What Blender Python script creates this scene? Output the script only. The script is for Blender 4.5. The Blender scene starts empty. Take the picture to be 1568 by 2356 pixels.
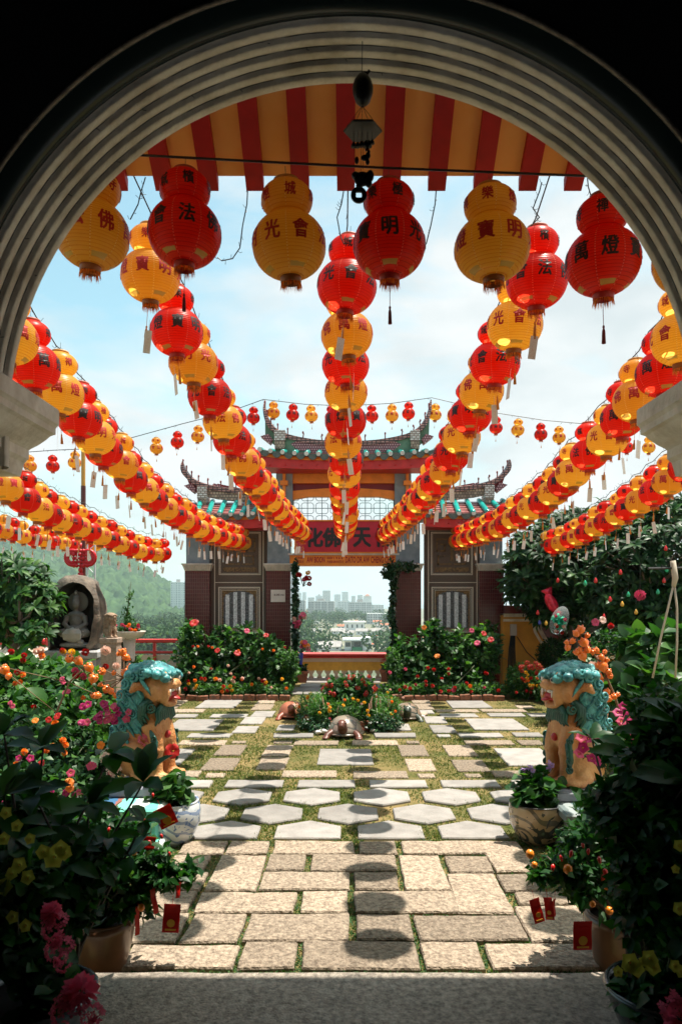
import bpy, bmesh, math, random
import numpy as np
from mathutils import Vector, Matrix, Euler, noise
random.seed(7); rng = np.random.default_rng(7)
sc = bpy.context.scene
COL = sc.collection
R = math.radians
PI = math.pi

# ------------------------------------------------------------------ camera, sky, sun, exposure
EYE = 1.7
F = 1700.0                       # focal length in units of a 1568 x 2356 picture
cam_d = bpy.data.cameras.new('camera'); cam = bpy.data.objects.new('camera', cam_d); COL.objects.link(cam)
cam.location = (0, 0, EYE); cam.rotation_euler = (R(90), 0, 0)
cam_d.sensor_fit = 'VERTICAL'; cam_d.sensor_height = 36.0; cam_d.lens = 36.0*F/2356
cam_d.shift_x = -16/2356; cam_d.shift_y = 207/2356
cam_d.clip_start = 0.05; cam_d.clip_end = 40000
cam_d.dof.use_dof = True; cam_d.dof.focus_distance = 7.0; cam_d.dof.aperture_fstop = 5.6
sc.camera = cam

SUN_DIR = Vector((0.26, 0.14, 1.0)).normalized()
SUN_EL = math.asin(SUN_DIR.z); SUN_AZ = math.atan2(SUN_DIR.x, SUN_DIR.y)
world = bpy.data.worlds.new('World'); sc.world = world; world.use_nodes = True
wn = world.node_tree; wn.nodes.clear(); wl = wn.links
w_out = wn.nodes.new('ShaderNodeOutputWorld'); w_bg = wn.nodes.new('ShaderNodeBackground')
w_sky = wn.nodes.new('ShaderNodeTexSky'); w_sky.sky_type = 'NISHITA'; w_sky.sun_disc = False
w_sky.sun_elevation = SUN_EL; w_sky.sun_rotation = SUN_AZ
w_sky.air_density = 1.0; w_sky.dust_density = 1.5; w_sky.ozone_density = 1.0
w_bg.inputs['Strength'].default_value = 0.068
tc = wn.nodes.new('ShaderNodeTexCoord')
mp = wn.nodes.new('ShaderNodeMapping'); mp.inputs['Scale'].default_value = (1.0, 1.0, 2.6); mp.inputs['Location'].default_value = (0.35, 0.0, 0.15)
n1 = wn.nodes.new('ShaderNodeTexNoise'); n1.inputs['Scale'].default_value = 2.6; n1.inputs['Detail'].default_value = 9; n1.inputs['Roughness'].default_value = 0.55
n1.inputs['Distortion'].default_value = 0.3
cr = wn.nodes.new('ShaderNodeValToRGB'); cr.color_ramp.elements[0].position = 0.45; cr.color_ramp.elements[1].position = 0.64
sep = wn.nodes.new('ShaderNodeSeparateXYZ')
# clouds gather to the right and towards the horizon, blue shows to the left
m_add = wn.nodes.new('ShaderNodeMath'); m_add.operation = 'MULTIPLY_ADD'; m_add.inputs[1].default_value = 0.22
mx = wn.nodes.new('ShaderNodeMixRGB'); mx.inputs['Color2'].default_value = (6.0, 6.55, 6.75, 1)
wl.new(tc.outputs['Generated'], mp.inputs['Vector']); wl.new(mp.outputs['Vector'], n1.inputs['Vector'])
wl.new(tc.outputs['Generated'], sep.inputs['Vector'])
wl.new(sep.outputs['X'], m_add.inputs[0]); wl.new(n1.outputs['Fac'], m_add.inputs[2])
# thicker cloud and mist towards the horizon
m_hz = wn.nodes.new('ShaderNodeMath'); m_hz.operation = 'MULTIPLY_ADD'; m_hz.inputs[1].default_value = -0.50; m_hz.inputs[2].default_value = 0.215; wl.new(sep.outputs['Z'], m_hz.inputs[0])
m_sum = wn.nodes.new('ShaderNodeMath'); m_sum.operation = 'ADD'; wl.new(m_add.outputs[0], m_sum.inputs[0]); wl.new(m_hz.outputs[0], m_sum.inputs[1])
n2 = wn.nodes.new('ShaderNodeTexNoise'); n2.inputs['Scale'].default_value = 5.5; n2.inputs['Detail'].default_value = 8; wl.new(mp.outputs['Vector'], n2.inputs['Vector'])
ccol = wn.nodes.new('ShaderNodeValToRGB'); ccol.color_ramp.elements[0].position = .35; ccol.color_ramp.elements[1].position = .62
ccol.color_ramp.elements[0].color = (5.3/8, 5.85/8, 6.05/8, 1); ccol.color_ramp.elements[1].color = (6.9/8, 7.15/8, 7.2/8, 1)
cmul = wn.nodes.new('ShaderNodeVectorMath'); cmul.operation = 'SCALE'; cmul.inputs['Scale'].default_value = 8.0
wl.new(n2.outputs['Fac'], ccol.inputs['Fac']); wl.new(ccol.outputs['Color'], cmul.inputs[0]); wl.new(cmul.outputs['Vector'], mx.inputs['Color2'])
wl.new(m_sum.outputs[0], cr.inputs['Fac']); wl.new(cr.outputs['Color'], mx.inputs['Fac'])
tint = wn.nodes.new('ShaderNodeMixRGB'); tint.blend_type = 'MULTIPLY'; tint.inputs['Fac'].default_value = 1.0; tint.inputs['Color2'].default_value = (1.65, 2.0, 1.55, 1)
wl.new(w_sky.outputs['Color'], tint.inputs['Color1'])
wl.new(tint.outputs['Color'], mx.inputs['Color1']); wl.new(mx.outputs['Color'], w_bg.inputs['Color']); wl.new(w_bg.outputs['Background'], w_out.inputs['Surface'])

sun_d = bpy.data.lights.new('sun', 'SUN'); sun = bpy.data.objects.new('sun', sun_d); COL.objects.link(sun)
sun_d.energy = 4.7; sun_d.angle = R(0.6); sun_d.color = (1.0, 0.93, 0.82)
sun.rotation_euler = SUN_DIR.to_track_quat('Z', 'Y').to_euler(); sun.location = (0, 0, 30)
sc.view_settings.view_transform = 'Standard'; sc.view_settings.look = 'None'
sc.view_settings.exposure = 1.03; sc.view_settings.gamma = 1.0
sc.cycles.use_denoising = True
sc.cycles.max_bounces = 8; sc.cycles.diffuse_bounces = 4; sc.cycles.transmission_bounces = 6; sc.cycles.volume_bounces = 1; sc.cycles.transparent_max_bounces = 12
sc.cycles.sample_clamp_indirect = 6.0

# ------------------------------------------------------------------ helpers
def at(x, y, Y):
    """world point seen at (x, y) of a 1568 x 2356 picture, Y metres ahead"""
    return Vector(((x-800)/F*Y, Y, EYE-(y-1385)/F*Y))
def gnd(x, y, z=0.0):
    return at(x, y, F*(EYE-z)/(y-1385))

def link(o, parent=None):
    COL.objects.link(o)
    if parent is not None: o.parent = parent
    return o
def tag(o, label=None, cat=None, group=None, kind=None):
    if label: o['label'] = label
    if cat: o['category'] = cat
    if group: o['group'] = group
    if kind: o['kind'] = kind
    return o
def thing(name, label, cat, loc=(0, 0, 0), rz=0.0, group=None):
    o = bpy.data.objects.new(name, None); o.location = loc; o.rotation_euler = (0, 0, rz); o.empty_display_size = 0.1
    COL.objects.link(o); return tag(o, label, cat, group)
def kids(o): return [c for c in o.children]
def copy_tree(o, parent=None, depth=0):
    c = o.copy(); COL.objects.link(c)
    if parent is not None: c.parent = parent; c.matrix_parent_inverse = o.matrix_parent_inverse.copy()
    if depth < 3:
        for ch in kids(o): copy_tree(ch, c, depth+1)
    return c

class MB:
    def __init__(s): s.v = []; s.f = []; s.m = []; s.mats = []; s.cur = 0
    def use(s, mat):
        if mat not in s.mats: s.mats.append(mat)
        s.cur = s.mats.index(mat); return s
    def face(s, idx): s.f.append(tuple(idx)); s.m.append(s.cur)
    def add(s, vs, fs):
        b = len(s.v); s.v.extend([tuple(p) for p in vs])
        for f in fs: s.face([b+i for i in f])
        return b
    def box(s, x0, x1, y0, y1, z0, z1, M=None):
        p = [(x0,y0,z0),(x1,y0,z0),(x1,y1,z0),(x0,y1,z0),(x0,y0,z1),(x1,y0,z1),(x1,y1,z1),(x0,y1,z1)]
        if M is not None: p = [M @ Vector(q) for q in p]
        s.add(p, [(0,3,2,1),(4,5,6,7),(0,1,5,4),(1,2,6,5),(2,3,7,6),(3,0,4,7)]); return s
    def cbox(s, c, d, M=None, bev=0.0):
        """box about a centre, with chamfered edges if bev"""
        x, y, z = d[0]/2, d[1]/2, d[2]/2
        if bev <= 0:
            MM = Matrix.Translation(c) @ (M if M is not None else Matrix())
            return s.box(-x, x, -y, y, -z, z, MM)
        b = min(bev, x*.9, y*.9, z*.9)
        prof = [(-z, b), (-z+b, 0), (z-b, 0), (z, b)]
        rings = []
        for zz, ins in prof:
            rings.append([(-x+ins+0, -y+b*0+ins, zz), (x-ins, -y+ins, zz), (x-ins, y-ins, zz), (-x+ins, y-ins, zz)])
        pts = [q for r in rings for q in r]
        MM = Matrix.Translation(c) @ (M if M is not None else Matrix())
        fs = [(3,2,1,0)]
        for k in range(3):
            for i in range(4):
                j = (i+1) % 4; fs.append((4*k+i, 4*k+j, 4*k+4+j, 4*k+4+i))
        fs.append((12,13,14,15))
        s.add([MM @ Vector(q) for q in pts], fs); return s
    def lathe(s, prof, seg=16, M=None, cap0=True, cap1=True, a0=0.0, a1=2*PI):
        """profile of (radius, z) about z"""
        full = abs(a1-a0-2*PI) < 1e-6
        n = seg if full else seg+1
        pts = []
        for r, z in prof:
            for i in range(n):
                a = a0+(a1-a0)*i/seg; pts.append(Vector((r*math.cos(a), r*math.sin(a), z)))
        if M is not None: pts = [M @ p for p in pts]
        fs = []
        for k in range(len(prof)-1):
            for i in range(seg):
                j = (i+1) % n
                fs.append((k*n+i, k*n+j, (k+1)*n+j, (k+1)*n+i))
        if full and cap0 and prof[0][0] > 1e-5: fs.append(tuple(range(n-1, -1, -1)))
        if full and cap1 and prof[-1][0] > 1e-5: fs.append(tuple((len(prof)-1)*n+i for i in range(n)))
        s.add(pts, fs); return s
    def tube(s, path, rad, seg=6, cap=True):
        P = [Vector(p) for p in path]; n = len(P)
        if not hasattr(rad, '__len__'): rad = [rad]*n
        pts = []; up = Vector((0, 0, 1)); nrm = None
        for i in range(n):
            t = (P[min(i+1, n-1)]-P[max(i-1, 0)])
            t = t.normalized() if t.length > 1e-9 else Vector((0, 0, 1))
            if nrm is None:
                a = up if abs(t.z) < 0.9 else Vector((1, 0, 0)); nrm = t.cross(a).normalized()
            nrm = (nrm - t*nrm.dot(t)); nrm = nrm.normalized() if nrm.length > 1e-6 else t.orthogonal().normalized()
            b = t.cross(nrm)
            for k in range(seg):
                a = 2*PI*k/seg; pts.append(P[i]+(nrm*math.cos(a)+b*math.sin(a))*rad[i])
        fs = []
        for i in range(n-1):
            for k in range(seg):
                j = (k+1) % seg; fs.append((i*seg+k, i*seg+j, (i+1)*seg+j, (i+1)*seg+k))
        if cap: fs.append(tuple(range(seg-1, -1, -1))); fs.append(tuple((n-1)*seg+k for k in range(seg)))
        s.add(pts, fs); return s
    def ell(s, c, r, rot=None, seg=14, rings=9):
        M = Matrix.Translation(c) @ (rot.to_matrix().to_4x4() if rot is not None else Matrix()) @ Matrix.Diagonal((r[0], r[1], r[2], 1))
        prof = [(max(1e-6, math.sin(PI*k/rings)), -math.cos(PI*k/rings)) for k in range(rings+1)]
        prof[0] = (1e-4, -1); prof[-1] = (1e-4, 1)
        return s.lathe(prof, seg, M)
    def prism(s, poly, d, M=None):
        """polygon in xz, extruded along y from 0 to d"""
        n = len(poly)
        pts = [Vector((p[0], 0, p[1])) for p in poly]+[Vector((p[0], d, p[1])) for p in poly]
        if M is not None: pts = [M @ p for p in pts]
        fs = [tuple(range(n)), tuple(range(2*n-1, n-1, -1))]
        for i in range(n):
            j = (i+1) % n; fs.append((j, i, n+i, n+j))
        s.add(pts, fs); return s
    def sheet(s, rows):
        n = len(rows[0]); b = len(s.v)
        for r in rows: s.v.extend([tuple(p) for p in r])
        for i in range(len(rows)-1):
            for j in range(n-1): s.face((b+i*n+j, b+i*n+j+1, b+(i+1)*n+j+1, b+(i+1)*n+j))
        return s
    def mesh(s, name, smooth=False):
        m = bpy.data.meshes.new(name); m.from_pydata(s.v, [], s.f)
        for mt in s.mats: m.materials.append(mt)
        if len(s.mats) > 1: m.polygons.foreach_set('material_index', s.m)
        if smooth: m.polygons.foreach_set('use_smooth', [True]*len(m.polygons))
        m.validate(); m.update(); return m
    def build(s, name, mat=None, parent=None, smooth=False, loc=None, fix=True):
        if mat is not None: s.mats = [mat]; s.m = [0]*len(s.f)
        m = s.mesh(name, smooth)
        if fix:
            bm = bmesh.new(); bm.from_mesh(m); bmesh.ops.recalc_face_normals(bm, faces=bm.faces); bm.to_mesh(m); bm.free()
        o = bpy.data.objects.new(name, m)
        if loc is not None: o.location = loc
        return link(o, parent)
def mesh_obj(name, mesh, parent=None, loc=(0, 0, 0), rot=(0, 0, 0), sca=1.0):
    o = bpy.data.objects.new(name, mesh); o.location = loc; o.rotation_euler = rot
    o.scale = (sca, sca, sca) if not hasattr(sca, '__len__') else sca
    return link(o, parent)
def baked(o):
    """replace an object's modifiers by their result"""
    dg = bpy.context.evaluated_depsgraph_get(); dg.update()
    m = bpy.data.meshes.new_from_object(o.evaluated_get(dg)); o.modifiers.clear(); o.data = m; return o
def remesh(o, vox, smooth=4, smooth_shade=True):
    r = o.modifiers.new('r', 'REMESH'); r.mode = 'VOXEL'; r.voxel_size = vox; r.use_smooth_shade = smooth_shade
    if smooth: k = o.modifiers.new('s', 'SMOOTH'); k.iterations = smooth; k.factor = 0.5
    mats = list(o.data.materials); baked(o)
    if not o.data.materials:
        for m in mats: o.data.materials.append(m)
    return o
def jitter(o, amp, scale, amp2=0.0, scale2=1.0, seed=0.0):
    m = o.data; n = len(m.vertices); co = np.empty(n*3, np.float32); m.vertices.foreach_get('co', co); co = co.reshape(-1, 3)
    no = np.empty(n*3, np.float32); m.vertices.foreach_get('normal', no); no = no.reshape(-1, 3)
    for i in range(n):
        p = Vector(co[i])
        d = noise.noise(p*scale+Vector((seed, 0, 0)))*amp
        if amp2: d += noise.noise(p*scale2+Vector((seed, 9, 0)))*amp2
        co[i] += no[i]*d
    m.vertices.foreach_set('co', co.ravel()); m.update(); return o

# ------------------------------------------------------------------ materials
MATS = {}
def mat(name, col, rough=0.6, metal=0.0, spec=0.5, noise_amt=0.0, noise_scale=8.0, bump=0.0, bump_scale=30.0, trans=0.0, coord='Object', col2=None, emit=None, coat=0.0, detail=4, isl=0.0):
    if name in MATS: return MATS[name]
    m = bpy.data.materials.new(name); m.use_nodes = True; nt = m.node_tree; L = nt.links
    b = nt.nodes['Principled BSDF']; out = nt.nodes['Material Output']
    b.inputs['Base Color'].default_value = (*col, 1); b.inputs['Roughness'].default_value = rough; b.inputs['Metallic'].default_value = metal
    b.inputs['Specular IOR Level'].default_value = spec
    if coat: b.inputs['Coat Weight'].default_value = coat; b.inputs['Coat Roughness'].default_value = 0.15
    co = nt.nodes.new('ShaderNodeTexCoord')
    src = None
    if noise_amt or col2 is not None:
        n = nt.nodes.new('ShaderNodeTexNoise'); n.inputs['Scale'].default_value = noise_scale; n.inputs['Detail'].default_value = detail; n.inputs['Roughness'].default_value = 0.6
        L.new(co.outputs[coord], n.inputs['Vector'])
        r = nt.nodes.new('ShaderNodeValToRGB'); r.color_ramp.elements[0].position = 0.33; r.color_ramp.elements[1].position = 0.67
        c2 = col2 if col2 is not None else tuple(min(1, c*(1+noise_amt)) for c in col)
        c1 = col if col2 is not None else tuple(c*(1-noise_amt) for c in col)
        r.color_ramp.elements[0].color = (*c1, 1); r.color_ramp.elements[1].color = (*c2, 1)
        L.new(n.outputs['Fac'], r.inputs['Fac']); src = r.outputs['Color']
    if isl:
        g = nt.nodes.new('ShaderNodeNewGeometry'); mr = nt.nodes.new('ShaderNodeMapRange')
        mr.inputs['To Min'].default_value = 1-isl; mr.inputs['To Max'].default_value = 1+isl
        L.new(g.outputs['Random Per Island'], mr.inputs['Value'])
        mm = nt.nodes.new('ShaderNodeMixRGB'); mm.blend_type = 'MULTIPLY'; mm.inputs['Fac'].default_value = 1
        if src is not None: L.new(src, mm.inputs['Color1'])
        else: mm.inputs['Color1'].default_value = (*col, 1)
        L.new(mr.outputs['Result'], mm.inputs['Color2']); src = mm.outputs['Color']
    if src is not None: L.new(src, b.inputs['Base Color'])
    if bump:
        n2 = nt.nodes.new('ShaderNodeTexNoise'); n2.inputs['Scale'].default_value = bump_scale; n2.inputs['Detail'].default_value = 6
        L.new(co.outputs[coord], n2.inputs['Vector'])
        bp = nt.nodes.new('ShaderNodeBump'); bp.inputs['Strength'].default_value = bump; bp.inputs['Distance'].default_value = 0.02
        L.new(n2.outputs['Fac'], bp.inputs['Height']); L.new(bp.outputs['Normal'], b.inputs['Normal'])
    if trans:
        t = nt.nodes.new('ShaderNodeBsdfTranslucent'); t.inputs['Color'].default_value = (*col, 1)
        if src is not None: L.new(src, t.inputs['Color'])
        x = nt.nodes.new('ShaderNodeMixShader'); x.inputs['Fac'].default_value = trans
        L.new(b.outputs['BSDF'], x.inputs[1]); L.new(t.outputs['BSDF'], x.inputs[2]); L.new(x.outputs['Shader'], out.inputs['Surface'])
    if emit: b.inputs['Emission Color'].default_value = (*emit[:3], 1); b.inputs['Emission Strength'].default_value = emit[3]
    MATS[name] = m; return m

def leafmat(name, c, c2=None, rough=0.38, trans=0.3, isl=0.45, spec=0.5):
    """foliage: hue varies from leaf to leaf between c and c2"""
    if name in MATS: return MATS[name]
    m = bpy.data.materials.new(name); m.use_nodes = True; nt = m.node_tree; L = nt.links
    b = nt.nodes['Principled BSDF']; out = nt.nodes['Material Output']; b.inputs['Roughness'].default_value = rough
    b.inputs['Specular IOR Level'].default_value = spec
    g = nt.nodes.new('ShaderNodeNewGeometry'); r = nt.nodes.new('ShaderNodeValToRGB')
    c2 = c2 or tuple(min(1, x*1.9) for x in c)
    r.color_ramp.elements[0].color = (*[x*(1-isl*.6) for x in c], 1); r.color_ramp.elements[1].color = (*c2, 1)
    e = r.color_ramp.elements.new(0.55); e.color = (*c, 1)
    L.new(g.outputs['Random Per Island'], r.inputs['Fac']); L.new(r.outputs['Color'], b.inputs['Base Color'])
    t = nt.nodes.new('ShaderNodeBsdfTranslucent')
    mm = nt.nodes.new('ShaderNodeMixRGB'); mm.blend_type = 'MULTIPLY'; mm.inputs['Fac'].default_value = 1; mm.inputs['Color2'].default_value = (1.5, 1.7, 0.5, 1)
    L.new(r.outputs['Color'], mm.inputs['Color1']); L.new(mm.outputs['Color'], t.inputs['Color'])
    x = nt.nodes.new('ShaderNodeMixShader'); x.inputs['Fac'].default_value = trans
    L.new(b.outputs['BSDF'], x.inputs[1]); L.new(t.outputs['BSDF'], x.inputs[2]); L.new(x.outputs['Shader'], out.inputs['Surface'])
    MATS[name] = m; return m

# ------------------------------------------------------------------ leaves (numpy)
LEAF_BIG = (np.array([(0,0,0),(.22,.36,.07),(.22,-.36,.07),(.25,0,.02),(.6,.47,.05),(.6,-.47,.05),(.62,0,-.03),(.86,.24,-.07),(.86,-.24,-.07),(1,0,-.2)], np.float32),
            [(0,3,1),(0,2,3),(1,3,6,4),(3,2,5,6),(4,6,7),(6,5,8),(6,9,7),(6,8,9)])
LEAF = (np.array([(0,0,0),(.45,.42,.06),(.5,0,-.01),(.45,-.42,.06),(1,0,-.12)], np.float32), [(0,2,1),(0,3,2),(1,2,4),(2,3,4)])
LEAF_LONG = (np.array([(0,0,0),(.3,.14,.03),(.32,0,0),(.3,-.14,.03),(.7,.16,.0),(.72,0,-.05),(.7,-.16,.0),(1,0,-.22)], np.float32),
             [(0,2,1),(0,3,2),(1,2,5,4),(2,3,6,5),(4,5,7),(5,6,7)])
BLADE = (np.array([(0,.5,0),(0,-.5,0),(1,0,0)], np.float32), [(0,1,2)])
def leaves_arrays(templ, P, D, U, L, W=None):
    """one leaf per row: root P, direction D, up U, length L, width W"""
    T, faces = templ; N = len(P); V = len(T)
    D = D/np.maximum(1e-6, np.linalg.norm(D, axis=1, keepdims=True))
    S = np.cross(U, D); ln = np.linalg.norm(S, axis=1, keepdims=True)
    S = np.where(ln > 1e-4, S/np.maximum(ln, 1e-6), np.array([[1., 0, 0]])); U2 = np.cross(D, S)
    L = np.asarray(L).reshape(N, 1, 1) if hasattr(L, '__len__') else np.full((N, 1, 1), L)
    W = L if W is None else (np.asarray(W).reshape(N, 1, 1) if hasattr(W, '__len__') else np.full((N, 1, 1), W))
    pts = P[:, None, :]+D[:, None, :]*T[None, :, 0:1]*L+S[:, None, :]*T[None, :, 1:2]*W+U2[:, None, :]*T[None, :, 2:3]*L
    return pts.reshape(-1, 3), [(faces, V, N)]
def leaves_mesh(name, chunks, mats, smooth=True):
    """chunks: list of (templ, P, D, U, L, W, material index)"""
    allp = []; loops = []; ls = []; lt = []; mi = []; base = 0
    for templ, P, D, U, L, W, k in chunks:
        if len(P) == 0: continue
        pts, _ = leaves_arrays(templ, P, D, U, L, W); faces = templ[1]; V = len(templ[0]); N = len(P)
        off = (np.arange(N)*V+base)
        for f in faces:
            a = off[:, None]+np.array(f)[None, :]
            loops.append((a, len(f), k))
        allp.append(pts); base += N*V
    P = np.concatenate(allp).astype(np.float32)
    lv = np.concatenate([a.ravel() for a, n, k in loops]).astype(np.int32)
    tot = np.concatenate([np.full(len(a), n, np.int32) for a, n, k in loops])
    mi = np.concatenate([np.full(len(a), k, np.int32) for a, n, k in loops])
    st = np.concatenate([[0], np.cumsum(tot)[:-1]]).astype(np.int32)
    m = bpy.data.meshes.new(name); m.vertices.add(len(P)); m.vertices.foreach_set('co', P.ravel())
    m.loops.add(len(lv)); m.loops.foreach_set('vertex_index', lv)
    m.polygons.add(len(tot)); m.polygons.foreach_set('loop_start', st); m.polygons.foreach_set('loop_total', tot)
    m.polygons.foreach_set('material_index', mi)
    for x in mats: m.materials.append(x)
    if smooth: m.polygons.foreach_set('use_smooth', np.ones(len(tot), bool))
    m.update(calc_edges=True); return m
def rdir(n):
    v = rng.normal(size=(n, 3)); return v/np.linalg.norm(v, axis=1, keepdims=True)
def in_ells(ells, n, shell=0.35):
    """points in a union of ellipsoids (centre, radii), gathered towards their outsides"""
    w = np.array([e[1][0]*e[1][1]*e[1][2] for e in ells])**(2/3); w = w/w.sum()
    k = rng.choice(len(ells), n, p=w); d = rdir(n); r = rng.uniform(shell, 1, n)**0.5
    C = np.array([e[0] for e in ells])[k]; Rr = np.array([e[1] for e in ells])[k]
    return C+d*r[:, None]*Rr, d
def bush_chunks(ells, nclump, per, L, templ=LEAF, wide=0.8, mi=0, spread=0.12, up=0.35, shell=0.35, zmin=None, droop=0.0):
    """clumps of leaves: each clump is a rosette round a twig tip"""
    C, d = in_ells(ells, nclump, shell)
    if zmin is not None: C[:, 2] = np.maximum(C[:, 2], zmin)
    d = d+np.array([0, 0, up]); d /= np.linalg.norm(d, axis=1, keepdims=True)
    P = np.repeat(C, per, axis=0); A = np.repeat(d, per, axis=0); N = len(P)
    q = rdir(N); D = A*rng.uniform(.1, .9, (N, 1))+q; D[:, 2] -= droop
    D /= np.linalg.norm(D, axis=1, keepdims=True)
    P = P-A*rng.uniform(0, spread, (N, 1))
    U = A+0.5*rdir(N)+np.array([0, 0, .6])
    Ls = L*rng.uniform(.55, 1.2, N)
    return (templ, P, D, U, Ls, Ls*wide, mi)
def rosette_chunks(tips, dirs, per, L, templ=LEAF_LONG, wide=1.0, mi=0, open_=1.0):
    """long leaves radiating from twig tips (frangipani)"""
    P = np.repeat(tips, per, axis=0); A = np.repeat(dirs, per, axis=0); N = len(P)
    q = rdir(N); q = q-A*np.sum(q*A, axis=1, keepdims=True); q /= np.linalg.norm(q, axis=1, keepdims=True)
    D = A*rng.uniform(-.15, .9, (N, 1))+q*open_
    return (templ, P, D, A+.25*rdir(N), L*rng.uniform(.65, 1.15, N), L*wide*rng.uniform(.7, 1.1, N), mi)
def leaf_obj(name, chunks, mats, parent=None):
    return mesh_obj(name, leaves_mesh(name, chunks, mats), parent)

# ------------------------------------------------------------------ glyphs
_TXT = {}
def glyph(body, bold=0.018, align='CENTER', sx=1.0):
    key = (body, bold, align)
    if key not in _TXT:
        c = bpy.data.curves.new('glyph', 'FONT'); c.body = body; c.size = 1; c.offset = bold; c.resolution_u = 2
        c.align_x = align; c.align_y = 'CENTER'
        o = bpy.data.objects.new('glyph', c); COL.objects.link(o)
        dg = bpy.context.evaluated_depsgraph_get(); m = bpy.data.meshes.new_from_object(o.evaluated_get(dg))
        vs = [v.co.copy() for v in m.vertices]; fs = [tuple(p.vertices) for p in m.polygons]
        bpy.data.objects.remove(o); bpy.data.curves.remove(c); bpy.data.meshes.remove(m)
        _TXT[key] = (vs, fs)
    return _TXT[key]
def text_mesh(mb, body, centre, height, width=None, ydir=-1, bold=0.018, raise_=0.004):
    """flat lettering in xz facing -y, thin but solid; its ink box fitted to height (and width)"""
    vs, fs = glyph(body, bold)
    x0 = min(v.x for v in vs); x1 = max(v.x for v in vs); y0 = min(v.y for v in vs); y1 = max(v.y for v in vs)
    sz = height/(y1-y0); sxx = sz if width is None else width/(x1-x0)
    cx, cy = (x0+x1)/2, (y0+y1)/2; c = Vector(centre)
    pts = [Vector((c.x+(v.x-cx)*sxx, c.y-raise_, c.z+(v.y-cy)*sz)) for v in vs]
    mb.add(pts, fs); return mb
# ------------------------------------------------------------------ ground
GR_Y0, GR_Y1 = 3.05, 16.3
m_soil = mat('lawn_soil', (0.06, 0.075, 0.02), 0.95, col2=(0.24, 0.17, 0.075), noise_scale=1.3, bump=0.5, bump_scale=60, spec=0.1)
mb = MB(); rows = []
for j in range(28):
    y = GR_Y0+(GR_Y1-GR_Y0)*j/27; rows.append([Vector((x, y, 0.012*noise.noise(Vector((x*.7, y*.7, 0))))) for x in np.linspace(-13, 13, 40)])
mb.sheet(rows); mb.build('courtyard_ground', m_soil, smooth=True)['kind'] = 'structure'

# granite step under the arch
m_granite = mat('granite', (0.13, 0.11, 0.09), 0.85, col2=(0.42, 0.36, 0.29), noise_scale=46, bump=0.6, bump_scale=90, detail=8)
STEP = 0.12
mb = MB(); nx, ny = 60, 12; rows = []
for j in range(ny+1):
    y = 1.2+(3.15-1.2)*j/ny
    rows.append([Vector((x, y+(0.006*noise.noise(Vector((x*6, 1, 2))) if j == ny else 0), STEP+0.004*noise.noise(Vector((x*5, y*5, 0))))) for x in np.linspace(-1.9, 1.9, nx+1)])
rows.append([Vector((p.x, p.y+0.008, p.z-0.012)) for p in rows[-1]]); rows.append([Vector((p.x, p.y, -0.02)) for p in rows[-1]])
mb.sheet(rows); mb.build('granite_step', m_granite, smooth=True)['kind'] = 'structure'
mb = MB(); mb.box(-6, 6, -6, 1.2, STEP-.3, STEP-.004)
mb.build('hall_floor', mat('hall_floor_tile', (0.10, 0.09, 0.08), 0.6))['kind'] = 'structure'

# ------------------------------------------------------------------ paving
m_pink = mat('pink_granite', (0.15, 0.115, 0.085), 0.95, col2=(0.42, 0.335, 0.25), noise_scale=44, bump=1.0, bump_scale=60, detail=9, isl=0.28, spec=0.25)
m_grey = mat('grey_slab', (0.215, 0.20, 0.185), 0.9, col2=(0.30, 0.28, 0.26), noise_scale=6, bump=0.25, bump_scale=70, detail=10, isl=0.17, spec=0.25)
pave = MB()
def slab(poly, top, chip=0.006, rough=0.0, sub=1):
    """a stone: polygon in plan, worn edge, slightly uneven"""
    pts = []
    n = len(poly)
    for i in range(n):
        a = Vector((*poly[i], 0)); b = Vector((*poly[(i+1) % n], 0)); k = max(2, int((b-a).length/0.06))
        for t in range(k):
            p = a.lerp(b, t/k); pts.append(p)
    c = sum(pts, Vector())/len(pts)
    ang = random.uniform(-.004, .004), random.uniform(-.004, .004)
    def zz(p): return top+(p.x-c.x)*ang[0]+(p.y-c.y)*ang[1]
    rings = []
    for ins, dz in ((0.0, -0.06), (0.0, -0.009), (0.007, 0.0), (0.05, 0.002), (.5, .002)):
        ring = []
        for p in pts:
            d = (c-p); l = d.length
            q = p+d/l*min(ins*1.0, l*.9) if ins < .4 else p+d*.55
            q = q+Vector((noise.noise(q*9), noise.noise(q*9+Vector((5, 5, 5))), 0))*chip*(1 if ins < .04 else .3)
            q.z = zz(q)+dz+rough*noise.noise(q*14)
            ring.append(q)
        rings.append(ring)
    N = len(pts); b = len(pave.v)
    for r in rings: pave.v.extend([tuple(q) for q in r])
    pave.v.append((c.x, c.y, zz(c)+.002))
    for k in range(len(rings)-1):
        for i in range(N):
            j = (i+1) % N; pave.face((b+k*N+i, b+k*N+j, b+(k+1)*N+j, b+(k+1)*N+i))
    l = b+(len(rings)-1)*N
    for i in range(N): pave.face((l+i, l+(i+1) % N, b+len(rings)*N))
SOLID = []      # stone footprints (x0,x1,y0,y1), where no grass grows
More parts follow.
